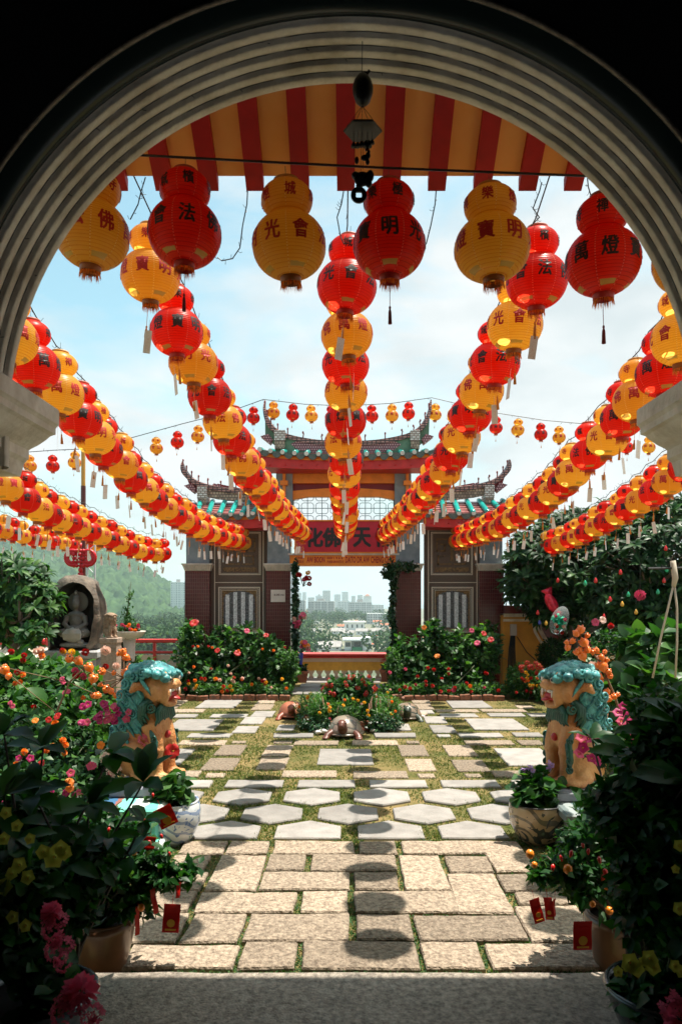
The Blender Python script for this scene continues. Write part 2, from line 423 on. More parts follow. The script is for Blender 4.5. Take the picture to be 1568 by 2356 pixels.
def quad_px(x0, x1, y0, y1, conv, top, m, gap=0.0, rough=0.0, xt=None):
    """a stone by its left/right at mid height and top/bottom in a picture crop"""
    xa, ya = conv(x0, (y0+y1)/2); xb, _ = conv(x1, (y0+y1)/2); _, yt = conv(x0, y0); _, yb = conv(x0, y1)
    Yt = F*EYE/(yt-1385); Yb = F*EYE/(yb-1385); Ym = F*EYE/(ya-1385)
    X0 = (xa-800)/F*Ym+gap; X1 = (xb-800)/F*Ym-gap; Yb += gap; Yt -= gap
    j = lambda: random.uniform(-.008, .008)
    pave.use(m); slab([(X0+j(), Yb+j()), (X1+j(), Yb+j()), (X1+j(), Yt+j()), (X0+j(), Yt+j())], top, rough=rough)
    SOLID.append((X0, X1, Yb, Yt))
# coarse granite blocks before the step
cv3 = lambda x, y: (259+x*.7334, 1898+y*.7334)
NEAR = [(215,355,62,103),(360,492,62,103),(502,760,62,103),(770,893,62,103),(905,1165,62,103),(1170,1305,62,160),
 (308,468,108,220),(485,605,105,156),(622,895,105,156),(905,1043,108,220),(1048,1188,110,162),
 (458,745,160,218),(757,900,160,218),(1063,1235,166,292),(1215,1330,166,222),
 (262,578,224,290),(588,742,222,290),(755,1080,222,292),
 (230,408,294,386),(416,745,294,380),(765,938,296,378),(948,1290,298,380),(1285,1500,268,385),
 (40,390,392,470),(400,582,384,470),(594,960,380,470),(970,1158,384,470),(1172,1560,388,470),
 (1262,1430,224,264),(60,225,290,385),(110,250,222,285),(150,290,160,218),(180,300,108,156)]
for (x0, x1, y0, y1) in NEAR: quad_px(x0, x1, y0, y1, cv3, 0.03, m_pink, gap=0.006, rough=0.006)
# hexagons
def hexa(cx, cy, w, h, m, clip=None):
    s = h/2; pts = [(cx-w/2, cy-s*.5), (cx, cy-s), (cx+w/2, cy-s*.5), (cx+w/2, cy+s*.5), (cx, cy+s), (cx-w/2, cy+s*.5)]
    if clip: pts = [(x, max(y, clip)) for x, y in pts if not (abs(x-cx) < 1e-6 and y < clip)]
    pave.use(m); slab(pts, 0.022, chip=.004); SOLID.append((cx-w*.44, cx+w*.44, cy-h*.36, cy+h*.36))
for k in range(-3, 4):
    hexa(-.29+.6*k, 5.40, .48, .56, m_grey, clip=5.21)
    hexa(0.0+.6*k, 5.88, .475, .55, m_grey)
    hexa(-.31+.6*k, 6.40, .48, .55, m_grey)
for k in range(-3, 4):
    cx = -.2+.665*k; pave.use(m_grey); slab([(cx-.265, 6.72), (cx+.265, 6.72), (cx+.265, 6.98), (cx-.265, 6.98)], .02, chip=.004); SOLID.append((cx-.265, cx+.265, 6.72, 6.98))
# stepping stones in the lawn
cv5 = lambda x, y: (374+x*.5319, 1553+y*.5319)
PK = [(517,752,420,447),(825,1062,422,450),(1105,1178,433,450),(187,270,430,448),(1310,1380,433,447),(60,160,420,446),(1425,1570,420,446),
 (182,320,365,418),(238,352,307,352),(1052,1172,368,420),(1022,1140,308,355),(1258,1400,372,422),(1222,1345,308,355),(413,537,363,413),(440,555,308,355),
 (75,275,287,307),(567,760,289,307),(820,1015,287,307),(1055,1110,290,300),(1305,1512,287,306),(300,360,290,299),
 (20,180,151,165),(1180,1365,152,164),(1375,1568,151,163),(390,475,130,154),(412,487,103,126),(1075,1150,102,124),(1090,1165,128,152),(480,560,290,300),
 (20,70,130,150),(40,105,106,126),(-60,20,287,307),(-70,10,151,165),(1540,1640,287,306),(1530,1600,135,147)]
GY = [(675,905,325,394),(-20,105,325,393),(1462,1680,323,397),(110,295,258,274),(478,652,257,274),(915,1093,256,273),(1278,1465,256,273),(1188,1245,262,272),(1515,1640,254,271),
 (310,408,226,255),(345,440,186,215),(1160,1260,222,254),(1132,1222,184,212),(38,240,196,244),(1325,1550,193,241),(495,572,220,243),(985,1070,217,243),
 (15,150,174,187),(210,365,174,187),(1200,1360,171,186),(1405,1560,169,183),(165,328,109,146),(1238,1405,115,146),(1085,1170,156,170),(390,480,160,185),(-80,-10,196,244),(1580,1680,169,183)]
for q in PK: quad_px(*q, cv5, 0.016, m_pink)
for q in GY: quad_px(*q, cv5, 0.018, m_grey)
# the walk between the flower beds to the gate
for (x0, x1, y0, y1) in [(560,690,57,86),(595,680,40,55),(620,940,20,36),(928,965,42,60),(700,920,60,90)]: quad_px(x0, x1, y0, y1, cv5, 0.02, m_grey)
pv = pave.build('courtyard_paving', smooth=False); pv['kind'] = 'structure'

# ------------------------------------------------------------------ grass
def grass_pts(n, x0, x1, y0, y1):
    u = rng.uniform(0, 1, n); Y = 1/((1/y1)+(1/y0-1/y1)*u)      # more of them near by
    X = rng.uniform(x0, x1, n); keep = np.abs(X) < Y*.52+.1
    P = np.stack([X, Y, np.zeros(n)], 1)[keep]
    ok = np.ones(len(P), bool)
    for (a, b, c, d) in SOLID: ok &= ~((P[:, 0] > a+.012) & (P[:, 0] < b-.012) & (P[:, 1] > c+.012) & (P[:, 1] < d-.012))
    return P[ok]
P = grass_pts(260000, -5.5, 5.5, 5.1, 14.6)
# thin, worn patches
wear = np.array([noise.noise(Vector((p[0]*1.1, p[1]*1.1, 3))) for p in P]); keep = rng.uniform(0, 1, len(P)) < np.clip(.72-1.3*wear, .10, 1); P = P[keep]
Pj = grass_pts(60000, -2, 2, 3.2, 5.25)
ng = len(P); D = rdir(ng); D[:, 2] = np.abs(D[:, 2])*.8+.25
nj = len(Pj); Dj = rdir(nj); Dj[:, 2] = np.abs(Dj[:, 2])*.6+.35
m_grass = leafmat('lawn_grass', (0.065, 0.120, 0.022), (0.24, 0.23, 0.075), rough=.6, trans=.25, isl=.7, spec=.2)
m_moss = leafmat('joint_weeds', (0.028, 0.085, 0.016), (0.07, 0.16, 0.03), rough=.6, trans=.25, isl=.5, spec=.3)
g = leaf_obj('lawn_grass', [(BLADE, P, D, rdir(ng), rng.uniform(.018, .045, ng), rng.uniform(.006, .012, ng), 0),
   (LEAF, Pj+np.array([0, 0, .006]), Dj, np.tile([0, 0, 1.], (nj, 1)), rng.uniform(.010, .022, nj), rng.uniform(.008, .015, nj), 1)], [m_grass, m_moss])
g['kind'] = 'stuff'

# ------------------------------------------------------------------ the hall we stand in: dark walls, arch, eave
m_dark = mat('unlit_hall_wall', (0.018, 0.018, 0.019), 0.8)  # near-black base colour puts the unlit hall's darkness into the walls
m_cream = mat('cream_plaster', (0.60, 0.52, 0.41), 0.7, col2=(0.91, 0.84, 0.73), noise_scale=7, bump=0.35, bump_scale=30, detail=11)
m_groove = m_cream
m_green = mat('bottle_green_gloss', (0.006, 0.016, 0.016), 0.35)
m_edge = mat('dirty_cream_edge', (0.22, 0.18, 0.14), 0.8, noise_amt=.4, noise_scale=30)
arch = thing('stone_archway', 'pale cream archway of stepped mouldings with dark green outer roll', 'archway', (0, 2.7, STEP))
AX, AZ = 0.012, 2.36
L0 = Vector((0, 2.7, STEP))
def arch_sweep(prof, name, m, parent, foot, seg=72, smooth=True):
    """sweep a (radius, depth) profile round the arch and down its jambs to height foot"""
    mb = MB(); sec = []
    sec.append((-1, 0, foot))
    for i in range(seg+1): sec.append((0, PI-PI*i/seg, 0))
    sec.append((1, 0, foot))
    rows = []
    for kind, a, f in sec:
        row = []
        for r, y in prof:
            if kind == -1: p = Vector((AX-r, y, f))
            elif kind == 1: p = Vector((AX+r, y, f))
            else: p = Vector((AX+r*math.cos(a), y, AZ+r*math.sin(a)))
            row.append(p-L0)
        rows.append(row)
    mb.sheet(rows); return mb.build(name, m, parent, smooth=smooth)
# five fluted cream rings
prof = []; n = 5; r0, y0, r1, y1 = 1.271, 2.75, 1.365, 2.555
for k in range(n):
    ra = r0+(r1-r0)*k/n; rb = r0+(r1-r0)*(k+1)/n; ya = y0+(y1-y0)*k/n; yb = y0+(y1-y0)*(k+1)/n
    w = ya-yb
    prof += [(ra, ya), (ra-.001, ya-w*.25), (ra+.001, ya-w*.62), (ra+.005, ya-w*.80), (rb+.0065, ya-w*.86), (rb+.007, yb+w*.03)]
prof.append((r1, y1))
o = arch_sweep(prof, 'archivolt', m_cream, arch, 2.2, smooth=False)
for p in o.data.polygons: p.use_smooth = True
o.data.update()
arch_sweep([(1.365, 2.555)]+[(1.372+.030*(1-math.cos(t*PI))/2-.028*math.sin(t*PI), 2.550-.085*t) for t in np.linspace(0, 1, 9)], 'outer_roll', m_green, arch, 2.2)
arch_sweep([(1.402, 2.462), (1.400, 2.452), (1.406, 2.447), (1.414, 2.452)], 'edge_bead', m_edge, arch, 2.2)
# back of the arch towards the courtyard
arch_sweep([(1.271, 2.751), (1.30, 2.79), (1.42, 2.79)], 'courtyard_face', m_cream, arch, 2.2)
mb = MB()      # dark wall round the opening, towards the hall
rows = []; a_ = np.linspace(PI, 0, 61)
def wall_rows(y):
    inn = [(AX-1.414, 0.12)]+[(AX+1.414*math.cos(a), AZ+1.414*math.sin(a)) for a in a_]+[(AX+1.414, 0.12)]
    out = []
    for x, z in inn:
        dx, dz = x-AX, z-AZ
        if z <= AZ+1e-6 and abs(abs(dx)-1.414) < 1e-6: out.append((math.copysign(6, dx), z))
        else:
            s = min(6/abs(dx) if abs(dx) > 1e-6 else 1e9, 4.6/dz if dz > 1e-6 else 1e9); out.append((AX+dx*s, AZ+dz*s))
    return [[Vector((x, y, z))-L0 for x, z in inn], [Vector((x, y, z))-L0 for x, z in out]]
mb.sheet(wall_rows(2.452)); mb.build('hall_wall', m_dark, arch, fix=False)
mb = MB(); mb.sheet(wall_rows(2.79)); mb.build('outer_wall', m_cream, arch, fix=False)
for sx in (-1, 1):       # moulded imposts and the jamb pillars below
    mb = MB(); ir = 1.151
    pr = [(1.60, 2.20), (1.305, 2.20), (1.296, 2.235), (1.29, 2.255), (1.272, 2.27), (1.272, 2.305), (1.262, 2.312), (1.235, 2.325), (1.205, 2.345), (1.185, 2.362), (1.165, 2.368), (1.165, 2.392), (1.158, 2.40), (1.151, 2.405), (1.151, 2.462), (1.157, 2.469), (1.60, 2.469)]
    ya, yb = 2.40, 2.95
    for i in range(len(pr)-1):
        (xa, za), (xb, zb) = pr[i], pr[i+1]
        mb.add([Vector((sx*xa+.0, ya, za))-L0, Vector((sx*xb, ya, zb))-L0, Vector((sx*xb, yb, zb))-L0, Vector((sx*xa, yb, za))-L0], [(0, 1, 2, 3)])
    nn = len(pr)
    for y in (ya, yb): mb.add([Vector((sx*x, y, z))-L0 for x, z in pr], [tuple(range(nn))])
    mb.build('impost', m_cream, arch)
    mb = MB(); mb.box(sx*1.75, sx*1.42, 2.46, 2.90, STEP-.005, 2.2)
    for v in range(len(mb.v)): mb.v[v] = tuple(Vector(mb.v[v])-L0)
    mb.build('pillar', m_cream, arch)
# cable of fairy lights stapled along the rings
mb = MB()
for k in (1, 2, 3, 4):
    rr = r0+(r1-r0)*k/n+.001; yy = y0+(y1-y0)*k/n+.006
    pts = [Vector((AX+rr*math.cos(a), yy+.002*math.sin(a*40), AZ+rr*math.sin(a)))-L0 for a in np.linspace(PI*.02, PI*.98, 90)]
    mb.tube(pts, .0016, 4)
    for i in range(6, 88, 11+k):
        p = pts[i]; d = Vector((-p.x, 0, -(p.z+L0.z-AZ))).normalized(); mb.tube([p, p+d*.006+Vector((.004, -.003, 0))*random.choice((-1, 1)), p+d*.014+Vector((.006, -.006, 0))], .0013, 4)
mb.build('fairy_light_cable', mat('cable_grey', (0.12, 0.11, 0.10), .6), arch)
# room shell
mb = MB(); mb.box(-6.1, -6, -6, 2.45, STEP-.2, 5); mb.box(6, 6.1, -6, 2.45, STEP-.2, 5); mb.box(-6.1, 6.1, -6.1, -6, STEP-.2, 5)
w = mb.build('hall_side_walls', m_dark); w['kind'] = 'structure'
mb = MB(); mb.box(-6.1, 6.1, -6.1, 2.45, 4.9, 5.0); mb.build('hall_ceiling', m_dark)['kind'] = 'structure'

# striped eave
m_orange = mat('orange_soffit', (0.95, 0.45, 0.10), 0.75, col2=(1.0, 0.53, 0.16), noise_scale=4, bump=.12, bump_scale=18)
m_red = mat('red_rafter_paint', (0.42, 0.008, 0.010), 0.6, noise_amt=.12, noise_scale=10)
EY, EZ = 3.60, 3.775; SL = 0.70         # eave line and slope
eave = thing('porch_eave', 'orange porch eave striped with red rafters above the arch opening', 'eave', (0, EY, EZ))
def ev(x, s, dz): return Vector((x, -s, s*SL+dz))       # s metres back from the eave line
mb = MB(); rows = [[ev(x, s, 0.0) for x in np.linspace(-2.6, 2.6, 30)] for s in np.linspace(0, .82, 5)]; mb.sheet(rows)
mb.sheet([[ev(x, 0, .0) for x in (-2.6, 2.6)], [ev(x, 0, .05) for x in (-2.6, 2.6)]])
mb.build('soffit', m_orange, eave)
mb = MB(); mb.add([ev(-2.6, -.03, .05), ev(2.6, -.03, .05), ev(2.6, -.03, .09), ev(-2.6, -.03, .09), ev(-2.6, .86, .05), ev(2.6, .86, .05), ev(2.6, .86, .09), ev(-2.6, .86, .09)],
   [(0, 1, 2, 3), (4, 5, 6, 7), (0, 1, 5, 4), (3, 2, 6, 7), (0, 3, 7, 4), (1, 2, 6, 5)])
mb.build('roof_deck', mat('dull_red_roof', (0.25, 0.07, 0.05), .8, noise_amt=.3), eave)
for k in range(-8, 9):
    x = .2212*k-.010; mb = MB(); w = .043
    mb.add([ev(x-w, -.012, -.058), ev(x+w, -.012, -.058), ev(x+w, -.012, -.001), ev(x-w, -.012, -.001), ev(x-w, .82, -.05), ev(x+w, .82, -.05), ev(x+w, .82, -.001), ev(x-w, .82, -.001)],
       [(0, 1, 2, 3), (4, 5, 6, 7), (0, 1, 5, 4), (3, 2, 6, 7), (0, 3, 7, 4), (1, 2, 6, 5)])
    mb.build('rafter', m_red, eave)

# wind chime under the crown of the arch
m_iron = mat('black_chime', (0.008, 0.007, 0.007), 0.45)
cp = at(834, 200, 2.62); S = 2.62/F
ch = thing('wind_chime', 'dark wind chime with gourd, little roof and coin ring under arch', 'wind chime', tuple(cp))
def cl(x, y, dy=0.0): return Vector(((x-834)*S, dy, (200-y)*S))
mb = MB(); pr = [(.001, -38), (8, -37), (17, -28), (23, -10), (24, 4), (20, 18), (12, 30), (5, 36), (2.5, 38)]
mb.lathe([(r*S, z*S) for r, z in pr], 20, Matrix.Translation(cl(834, 205))); mb.tube([cl(840, 172), cl(846, 167), cl(849, 163)], [6*S, 3*S, 4*S], 8); mb.tube([cl(838, 172), cl(838, 165)], [5*S, 3*S], 8)
mb.build('gourd', m_iron, ch, smooth=True)
mb = MB(); mb.tube([cl(832, 168), cl(833, 100, -.01)], .0012, 4)
for x in (797, 815, 850, 868): mb.tube([cl(833, 243), cl(x, 292, random.uniform(-.02, .02))], .0008, 4)
for x, y in ((812, 330), (823, 330), (833, 328), (843, 330), (855, 326), (815, 368), (846, 360), (836, 390)): mb.tube([cl(x, 300), cl(x+random.uniform(-2, 2), y)], .0007, 4)
mb.tube([cl(833, 240), cl(829, 420)], .0007, 4)
mb.build('cord', mat('dark_cord', (.03, .02, .02), .8), ch)
mb = MB(); mb.lathe([(.001, 0), (43*S, 0), (45*S, 2*S), (44*S, 5*S), (20*S, 8*S), (2*S, 10*S)], 6, Matrix.Translation(cl(834, 304)), cap0=False); mb.build('chime_roof', m_iron, ch)
for x, y, r in ((813, 333, 6), (822, 333, 6), (831, 331, 6), (841, 331, 7), (848, 331, 7), (856, 326, 5)):
    mb = MB(); mb.lathe([(r*S, -r*S), (r*.9*S, 0), (r*.4*S, r*S), (.001, r*1.2*S)], 10, Matrix.Translation(cl(x, y))); mb.build('bell', m_iron, ch, smooth=True)
mb = MB(); mb.ell(cl(838, 363), (9*S, 5*S, 7*S)); mb.ell(cl(846, 358), (6*S, 4*S, 8*S)); mb.tube([cl(843, 355), cl(849, 349), cl(846, 343), cl(840, 346)], 3.4*S, 8); mb.ell(cl(820, 369), (5*S, 4*S, 9*S)); mb.ell(cl(845, 373), (5*S, 4*S, 7*S))
remesh(mb.build('charm', m_iron, ch, smooth=True), .0016)
mb = MB(); mb.ell(cl(833, 412), (20*S, 9*S, 17*S)); mb.ell(cl(851, 405), (9*S, 8*S, 14*S)); mb.ell(cl(848, 423), (8*S, 7*S, 9*S)); mb.ell(cl(817, 404), (9*S, 8*S, 9*S)); mb.ell(cl(826, 428), (8*S, 7*S, 7*S))
remesh(mb.build('figure', m_iron, ch, smooth=True), .0022)
mb = MB(); N = 28; outer = [(cl(825+18.5*math.cos(2*PI*i/N), 449+18.5*math.sin(2*PI*i/N))) for i in range(N)]
def sq(a):
    c, s = math.cos(a), math.sin(a); m_ = max(abs(c), abs(s)); return 6.5*c/m_, 6.5*s/m_
inner = [cl(825+sq(2*PI*i/N)[0], 449+sq(2*PI*i/N)[1]) for i in range(N)]
for ya in (-.004, .004):
    b = len(mb.v); mb.v.extend([(p.x, ya, p.z) for p in outer+inner])
    for i in range(N): mb.face((b+i, b+(i+1) % N, b+N+(i+1) % N, b+N+i))
for s_ in (0, N):
    for i in range(N): j = (i+1) % N; mb.face((s_+i, s_+j, 2*N+s_+j, 2*N+s_+i))
mb.build('coin_ring', m_iron, ch)
# ------------------------------------------------------------------ gourd lanterns
def paper(name, col, line, deep):
    m = bpy.data.materials.new(name); m.use_nodes = True; nt = m.node_tree; L = nt.links
    b = nt.nodes['Principled BSDF']; out = nt.nodes['Material Output']; b.inputs['Roughness'].default_value = 0.32; b.inputs['Specular IOR Level'].default_value = .5
    def math_(op, a, c=None, d=None):
        n = nt.nodes.new('ShaderNodeMath'); n.operation = op
        for i, v in enumerate((a, c, d)):
            if v is None: continue
            if isinstance(v, (int, float)): n.inputs[i].default_value = v
            else: L.new(v, n.inputs[i])
        return n.outputs[0]
    def mix(fac, a, c):
        n = nt.nodes.new('ShaderNodeMixRGB')
        if isinstance(fac, (int, float)): n.inputs['Fac'].default_value = fac
        else: L.new(fac, n.inputs['Fac'])
        for s, v in (('Color1', a), ('Color2', c)):
            if isinstance(v, tuple): n.inputs[s].default_value = (*v, 1)
            else: L.new(v, n.inputs[s])
        return n.outputs['Color']
    tcn = nt.nodes.new('ShaderNodeTexCoord'); sp = nt.nodes.new('ShaderNodeSeparateXYZ'); L.new(tcn.outputs['Object'], sp.inputs['Vector'])
    x, y, z = sp.outputs['X'], sp.outputs['Y'], sp.outputs['Z']
    ang = math_('ARCTAN2', y, x); t = math_('FRACT', math_('ADD', math_('MULTIPLY', ang, 8/(2*PI)), 100.5))
    seam = math_('LESS_THAN', math_('ABSOLUTE', math_('SUBTRACT', t, .5)), 0.022)
    dash = math_('GREATER_THAN', math_('SINE', math_('MULTIPLY', z, 2*PI/.011)), -0.15)
    seamd = math_('MULTIPLY', seam, dash)
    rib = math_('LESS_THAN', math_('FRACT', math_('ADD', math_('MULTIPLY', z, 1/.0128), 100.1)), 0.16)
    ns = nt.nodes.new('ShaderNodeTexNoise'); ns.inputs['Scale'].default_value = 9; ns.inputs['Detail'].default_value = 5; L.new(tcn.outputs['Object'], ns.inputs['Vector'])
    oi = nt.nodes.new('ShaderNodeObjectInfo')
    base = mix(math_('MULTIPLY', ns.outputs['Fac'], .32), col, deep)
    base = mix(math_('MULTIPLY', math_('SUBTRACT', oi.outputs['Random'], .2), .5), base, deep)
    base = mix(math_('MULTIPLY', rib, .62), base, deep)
    seamc = mix(.8, col, line); base = mix(seamd, mix(math_('MULTIPLY', seam, .55), base, deep), seamc)
    # flakes of gold leaf about the bottom ring
    gold = math_('MULTIPLY', math_('LESS_THAN', math_('ABSOLUTE', math_('ADD', z, .120)), math_('MULTIPLY', ns.outputs['Fac'], .016)), math_('GREATER_THAN', math_('SINE', math_('MULTIPLY', ang, 4)), .25))
    base2 = mix(gold, base, (.50, .33, .06))
    L.new(base2, b.inputs['Base Color'])
    tr = nt.nodes.new('ShaderNodeBsdfTranslucent'); L.new(base, tr.inputs['Color'])
    ms = nt.nodes.new('ShaderNodeMixShader'); L.new(math_('SUBTRACT', .72, math_('MULTIPLY', gold, .5)), ms.inputs['Fac'])
    L.new(b.outputs['BSDF'], ms.inputs[1]); L.new(tr.outputs['BSDF'], ms.inputs[2]); L.new(ms.outputs['Shader'], out.inputs['Surface'])
    return m
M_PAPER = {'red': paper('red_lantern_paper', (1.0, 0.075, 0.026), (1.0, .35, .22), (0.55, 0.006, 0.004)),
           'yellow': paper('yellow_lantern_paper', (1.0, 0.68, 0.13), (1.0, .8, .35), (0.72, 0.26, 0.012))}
M_LETTER = {'red': mat('black_ink', (0.012, 0.008, 0.008), .6), 'yellow': mat('red_ink', (0.50, 0.012, 0.010), .6)}
M_CAP = {'red': mat('red_rim', (0.45, 0.10, 0.05), .5), 'yellow': mat('ochre_rim', (0.55, 0.28, 0.06), .5)}
M_RING = {'red': mat('red_base_ring', (0.45, 0.02, 0.012), .45), 'yellow': mat('brown_base_ring', (0.33, 0.10, 0.02), .45)}
m_fringe = mat('orange_fringe', (0.85, 0.26, 0.03), .7, isl=.3, trans=.3)
m_tassel = mat('orange_tassel', (0.88, 0.34, 0.06), .7, isl=.25, trans=.25)
m_rtassel = mat('dark_red_tassel', (0.22, 0.012, 0.015), .7, isl=.25)
# a printed paper slip: pale card, columns of faint red print
m_tag = bpy.data.materials.new('paper_slip'); m_tag.use_nodes = True
def _slip():
    nt = m_tag.node_tree; L = nt.links; b = nt.nodes['Principled BSDF']; b.inputs['Roughness'].default_value = .5
    t = nt.nodes.new('ShaderNodeTexCoord'); n = nt.nodes.new('ShaderNodeTexNoise'); n.inputs['Scale'].default_value = 260; n.inputs['Detail'].default_value = 2
    s = nt.nodes.new('ShaderNodeSeparateXYZ'); L.new(t.outputs['Object'], s.inputs['Vector']); L.new(t.outputs['Object'], n.inputs['Vector'])
    a = nt.nodes.new('ShaderNodeMath'); a.operation = 'ABSOLUTE'; L.new(s.outputs['X'], a.inputs[0])
    l = nt.nodes.new('ShaderNodeMath'); l.operation = 'LESS_THAN'; l.inputs[1].default_value = .014; L.new(a.outputs[0], l.inputs[0])
    g = nt.nodes.new('ShaderNodeMath'); g.operation = 'GREATER_THAN'; g.inputs[1].default_value = .60; L.new(n.outputs['Fac'], g.inputs[0])
    k = nt.nodes.new('ShaderNodeMath'); k.operation = 'MULTIPLY'; L.new(l.outputs[0], k.inputs[0]); L.new(g.outputs[0], k.inputs[1])
    x = nt.nodes.new('ShaderNodeMixRGB'); x.inputs['Color1'].default_value = (.88, .84, .79, 1); x.inputs['Color2'].default_value = (.70, .42, .34, 1); L.new(k.outputs[0], x.inputs['Fac'])
    L.new(x.outputs['Color'], b.inputs['Base Color'])
_slip()
LR, LH = .165, .150
def lr_low(z): return LR*max(0.0, 1-(abs(z)/LH)**2.15)**.5
def lr_up(z): return .116*max(0.0, 1-(abs(z-.205)/.088)**2.2)**.5
prof = [(.046, -.142)]
nr = 23
for k in range(nr*3+1):
    z = -.1425+(.1425+.122)*k/(nr*3); r = lr_low(z); ph = ((z/.0128+100.1) % 1.0)
    prof.append((max(.046, r)*(1+.018*math.sin(PI*ph)), z))
nu = 12
for k in range(nu*3+1):
    z = .127+(.284-.127)*k/(nu*3); r = lr_up(z); ph = ((z/.0128+100.1) % 1.0)
    prof.append((max(.052, r)*(1+.012*math.sin(PI*ph)), z))
ME = {}
mb = MB(); mb.lathe(prof, 40, cap0=False, cap1=False); base_body = mb
for c in ('red', 'yellow'):
    lt = MB(); lt.v = list(base_body.v); lt.f = list(base_body.f); lt.m = [0]*len(lt.f); lt.mats = [M_PAPER[c], M_LETTER[c]]; lt.cur = 1
    def stamp(chars, z0, size, rad, n, a_off):
        for i, chh in enumerate(chars):
            a = 2*PI*(i+.5)/n+a_off
            vs0, fs0 = glyph(chh, .004); vs = []; fs = []; kk_ = []
            for q_, (ox, oy) in enumerate(((0, 0), (.035, .012), (-.03, -.012), (.01, -.03))):
                b0 = len(vs); vs += [Vector((v.x+ox, v.y+oy, 0)) for v in vs0]; fs += [tuple(b0+i_ for i_ in f) for f in fs0]; kk_ += [q_*.00035]*len(vs0)
            x0 = min(v.x for v in vs); x1 = max(v.x for v in vs); yy0 = min(v.y for v in vs); yy1 = max(v.y for v in vs)
            bm = bmesh.new(); bv = [bm.verts.new(((v.x-(x0+x1)/2)/(x1-x0+.08)*size*.92, (v.y-(yy0+yy1)/2)/(yy1-yy0)*size, kk_[i_])) for i_, v in enumerate(vs)]
            for f in fs:
                try: bm.faces.new([bv[q] for q in f])
                except ValueError: pass
            for cut in np.linspace(-.375, .375, 4)*size:
                for no in ((1, 0, 0), (0, 1, 0)):
                    bmesh.ops.bisect_plane(bm, geom=bm.verts[:]+bm.edges[:]+bm.faces[:], plane_co=(cut, cut, 0), plane_no=no)
            bm.verts.index_update(); pts = []
            sl = random.uniform(-.12, .12)
            for v in bm.verts:
                z = z0+v.co.y; r = rad(z)+.0040+v.co.z; q = a+(v.co.x+sl*v.co.y*.5)/max(rad(z0), .01); pts.append((r*math.cos(q), r*math.sin(q), z))
            lt.add(pts, [tuple(v.index for v in f.verts) for f in bm.faces]); bm.free()
    stamp('佛萬燈寶明光會法', .012, .088, lr_low, 8, 0)
    stamp('寺禪樂極城檳', .205, .060, lr_up, 6, .2)
    ME['body', c] = lt.mesh('lantern_body', True)
    mb = MB(); mb.lathe([(.050, .280), (.057, .281), (.058, .296), (.053, .299), (.050, .294)], 24, cap0=False, cap1=False); mb.mats = [M_CAP[c]]; ME['cap', c] = mb.mesh('lantern_cap', True)
    mb = MB(); mb.lathe([(.047, -.134), (.049, -.137), (.047, -.168), (.043, -.17), (.041, -.15)], 24, cap0=False, cap1=False); mb.mats = [M_RING[c]]; ME['ring', c] = mb.mesh('lantern_ring', True)
n = 150; a = rng.uniform(0, 2*PI, n); P = np.stack([.043*np.cos(a), .043*np.sin(a), np.full(n, -.165)], 1); D = np.stack([.15*np.cos(a), .15*np.sin(a), -np.ones(n)], 1)+.12*rdir(n)
for c, mm in (('orange', m_fringe), ('dark', m_rtassel)): ME['fringe', c] = leaves_mesh('fringe', [(BLADE, P, D, rdir(n), rng.uniform(.022, .042, n), .0045, 0)], [mm])
def tassel_mesh(mm, drop, ln):
    mb = MB(); mb.tube([(0, 0, -.15), (.002, 0, -.15-drop*.5), (0, 0, -.15-drop)], .0016, 5); mb.ell((0, 0, -.15-drop), (.006, .006, .008), None, 8, 5)
    mb.lathe([(.004, -.156-drop), (.0075, -.17-drop), (.010, -.15-drop-ln), (.004, -.152-drop-ln)], 8)
    mb.mats = [mm]; return mb.mesh('tassel', True)
ME['tassel', 'a'] = tassel_mesh(m_tassel, .085, .085); ME['tassel', 'b'] = tassel_mesh(m_tassel, .14, .06); ME['tassel', 'long'] = tassel_mesh(m_rtassel, .14, .075)
mb = MB(); mb.tube([(0, 0, .105), (0, 0, .045)], .001, 4); mb.box(-.021, .021, -.0006, .0006, -.085, .045); mb.mats = [m_tag]; ME['tag', 0] = mb.mesh('name_slip')
mb = MB(); mb.tube([(0, 0, .297), (0, 0, .36)], .0012, 4); mb.tube([(-.05, 0, .297), (0, 0, .325), (.05, 0, .297)], .001, 4); mb.mats = [mat('thin_wire', (.05, .05, .05), .5)]; ME['hook', 0] = mb.mesh('hook')

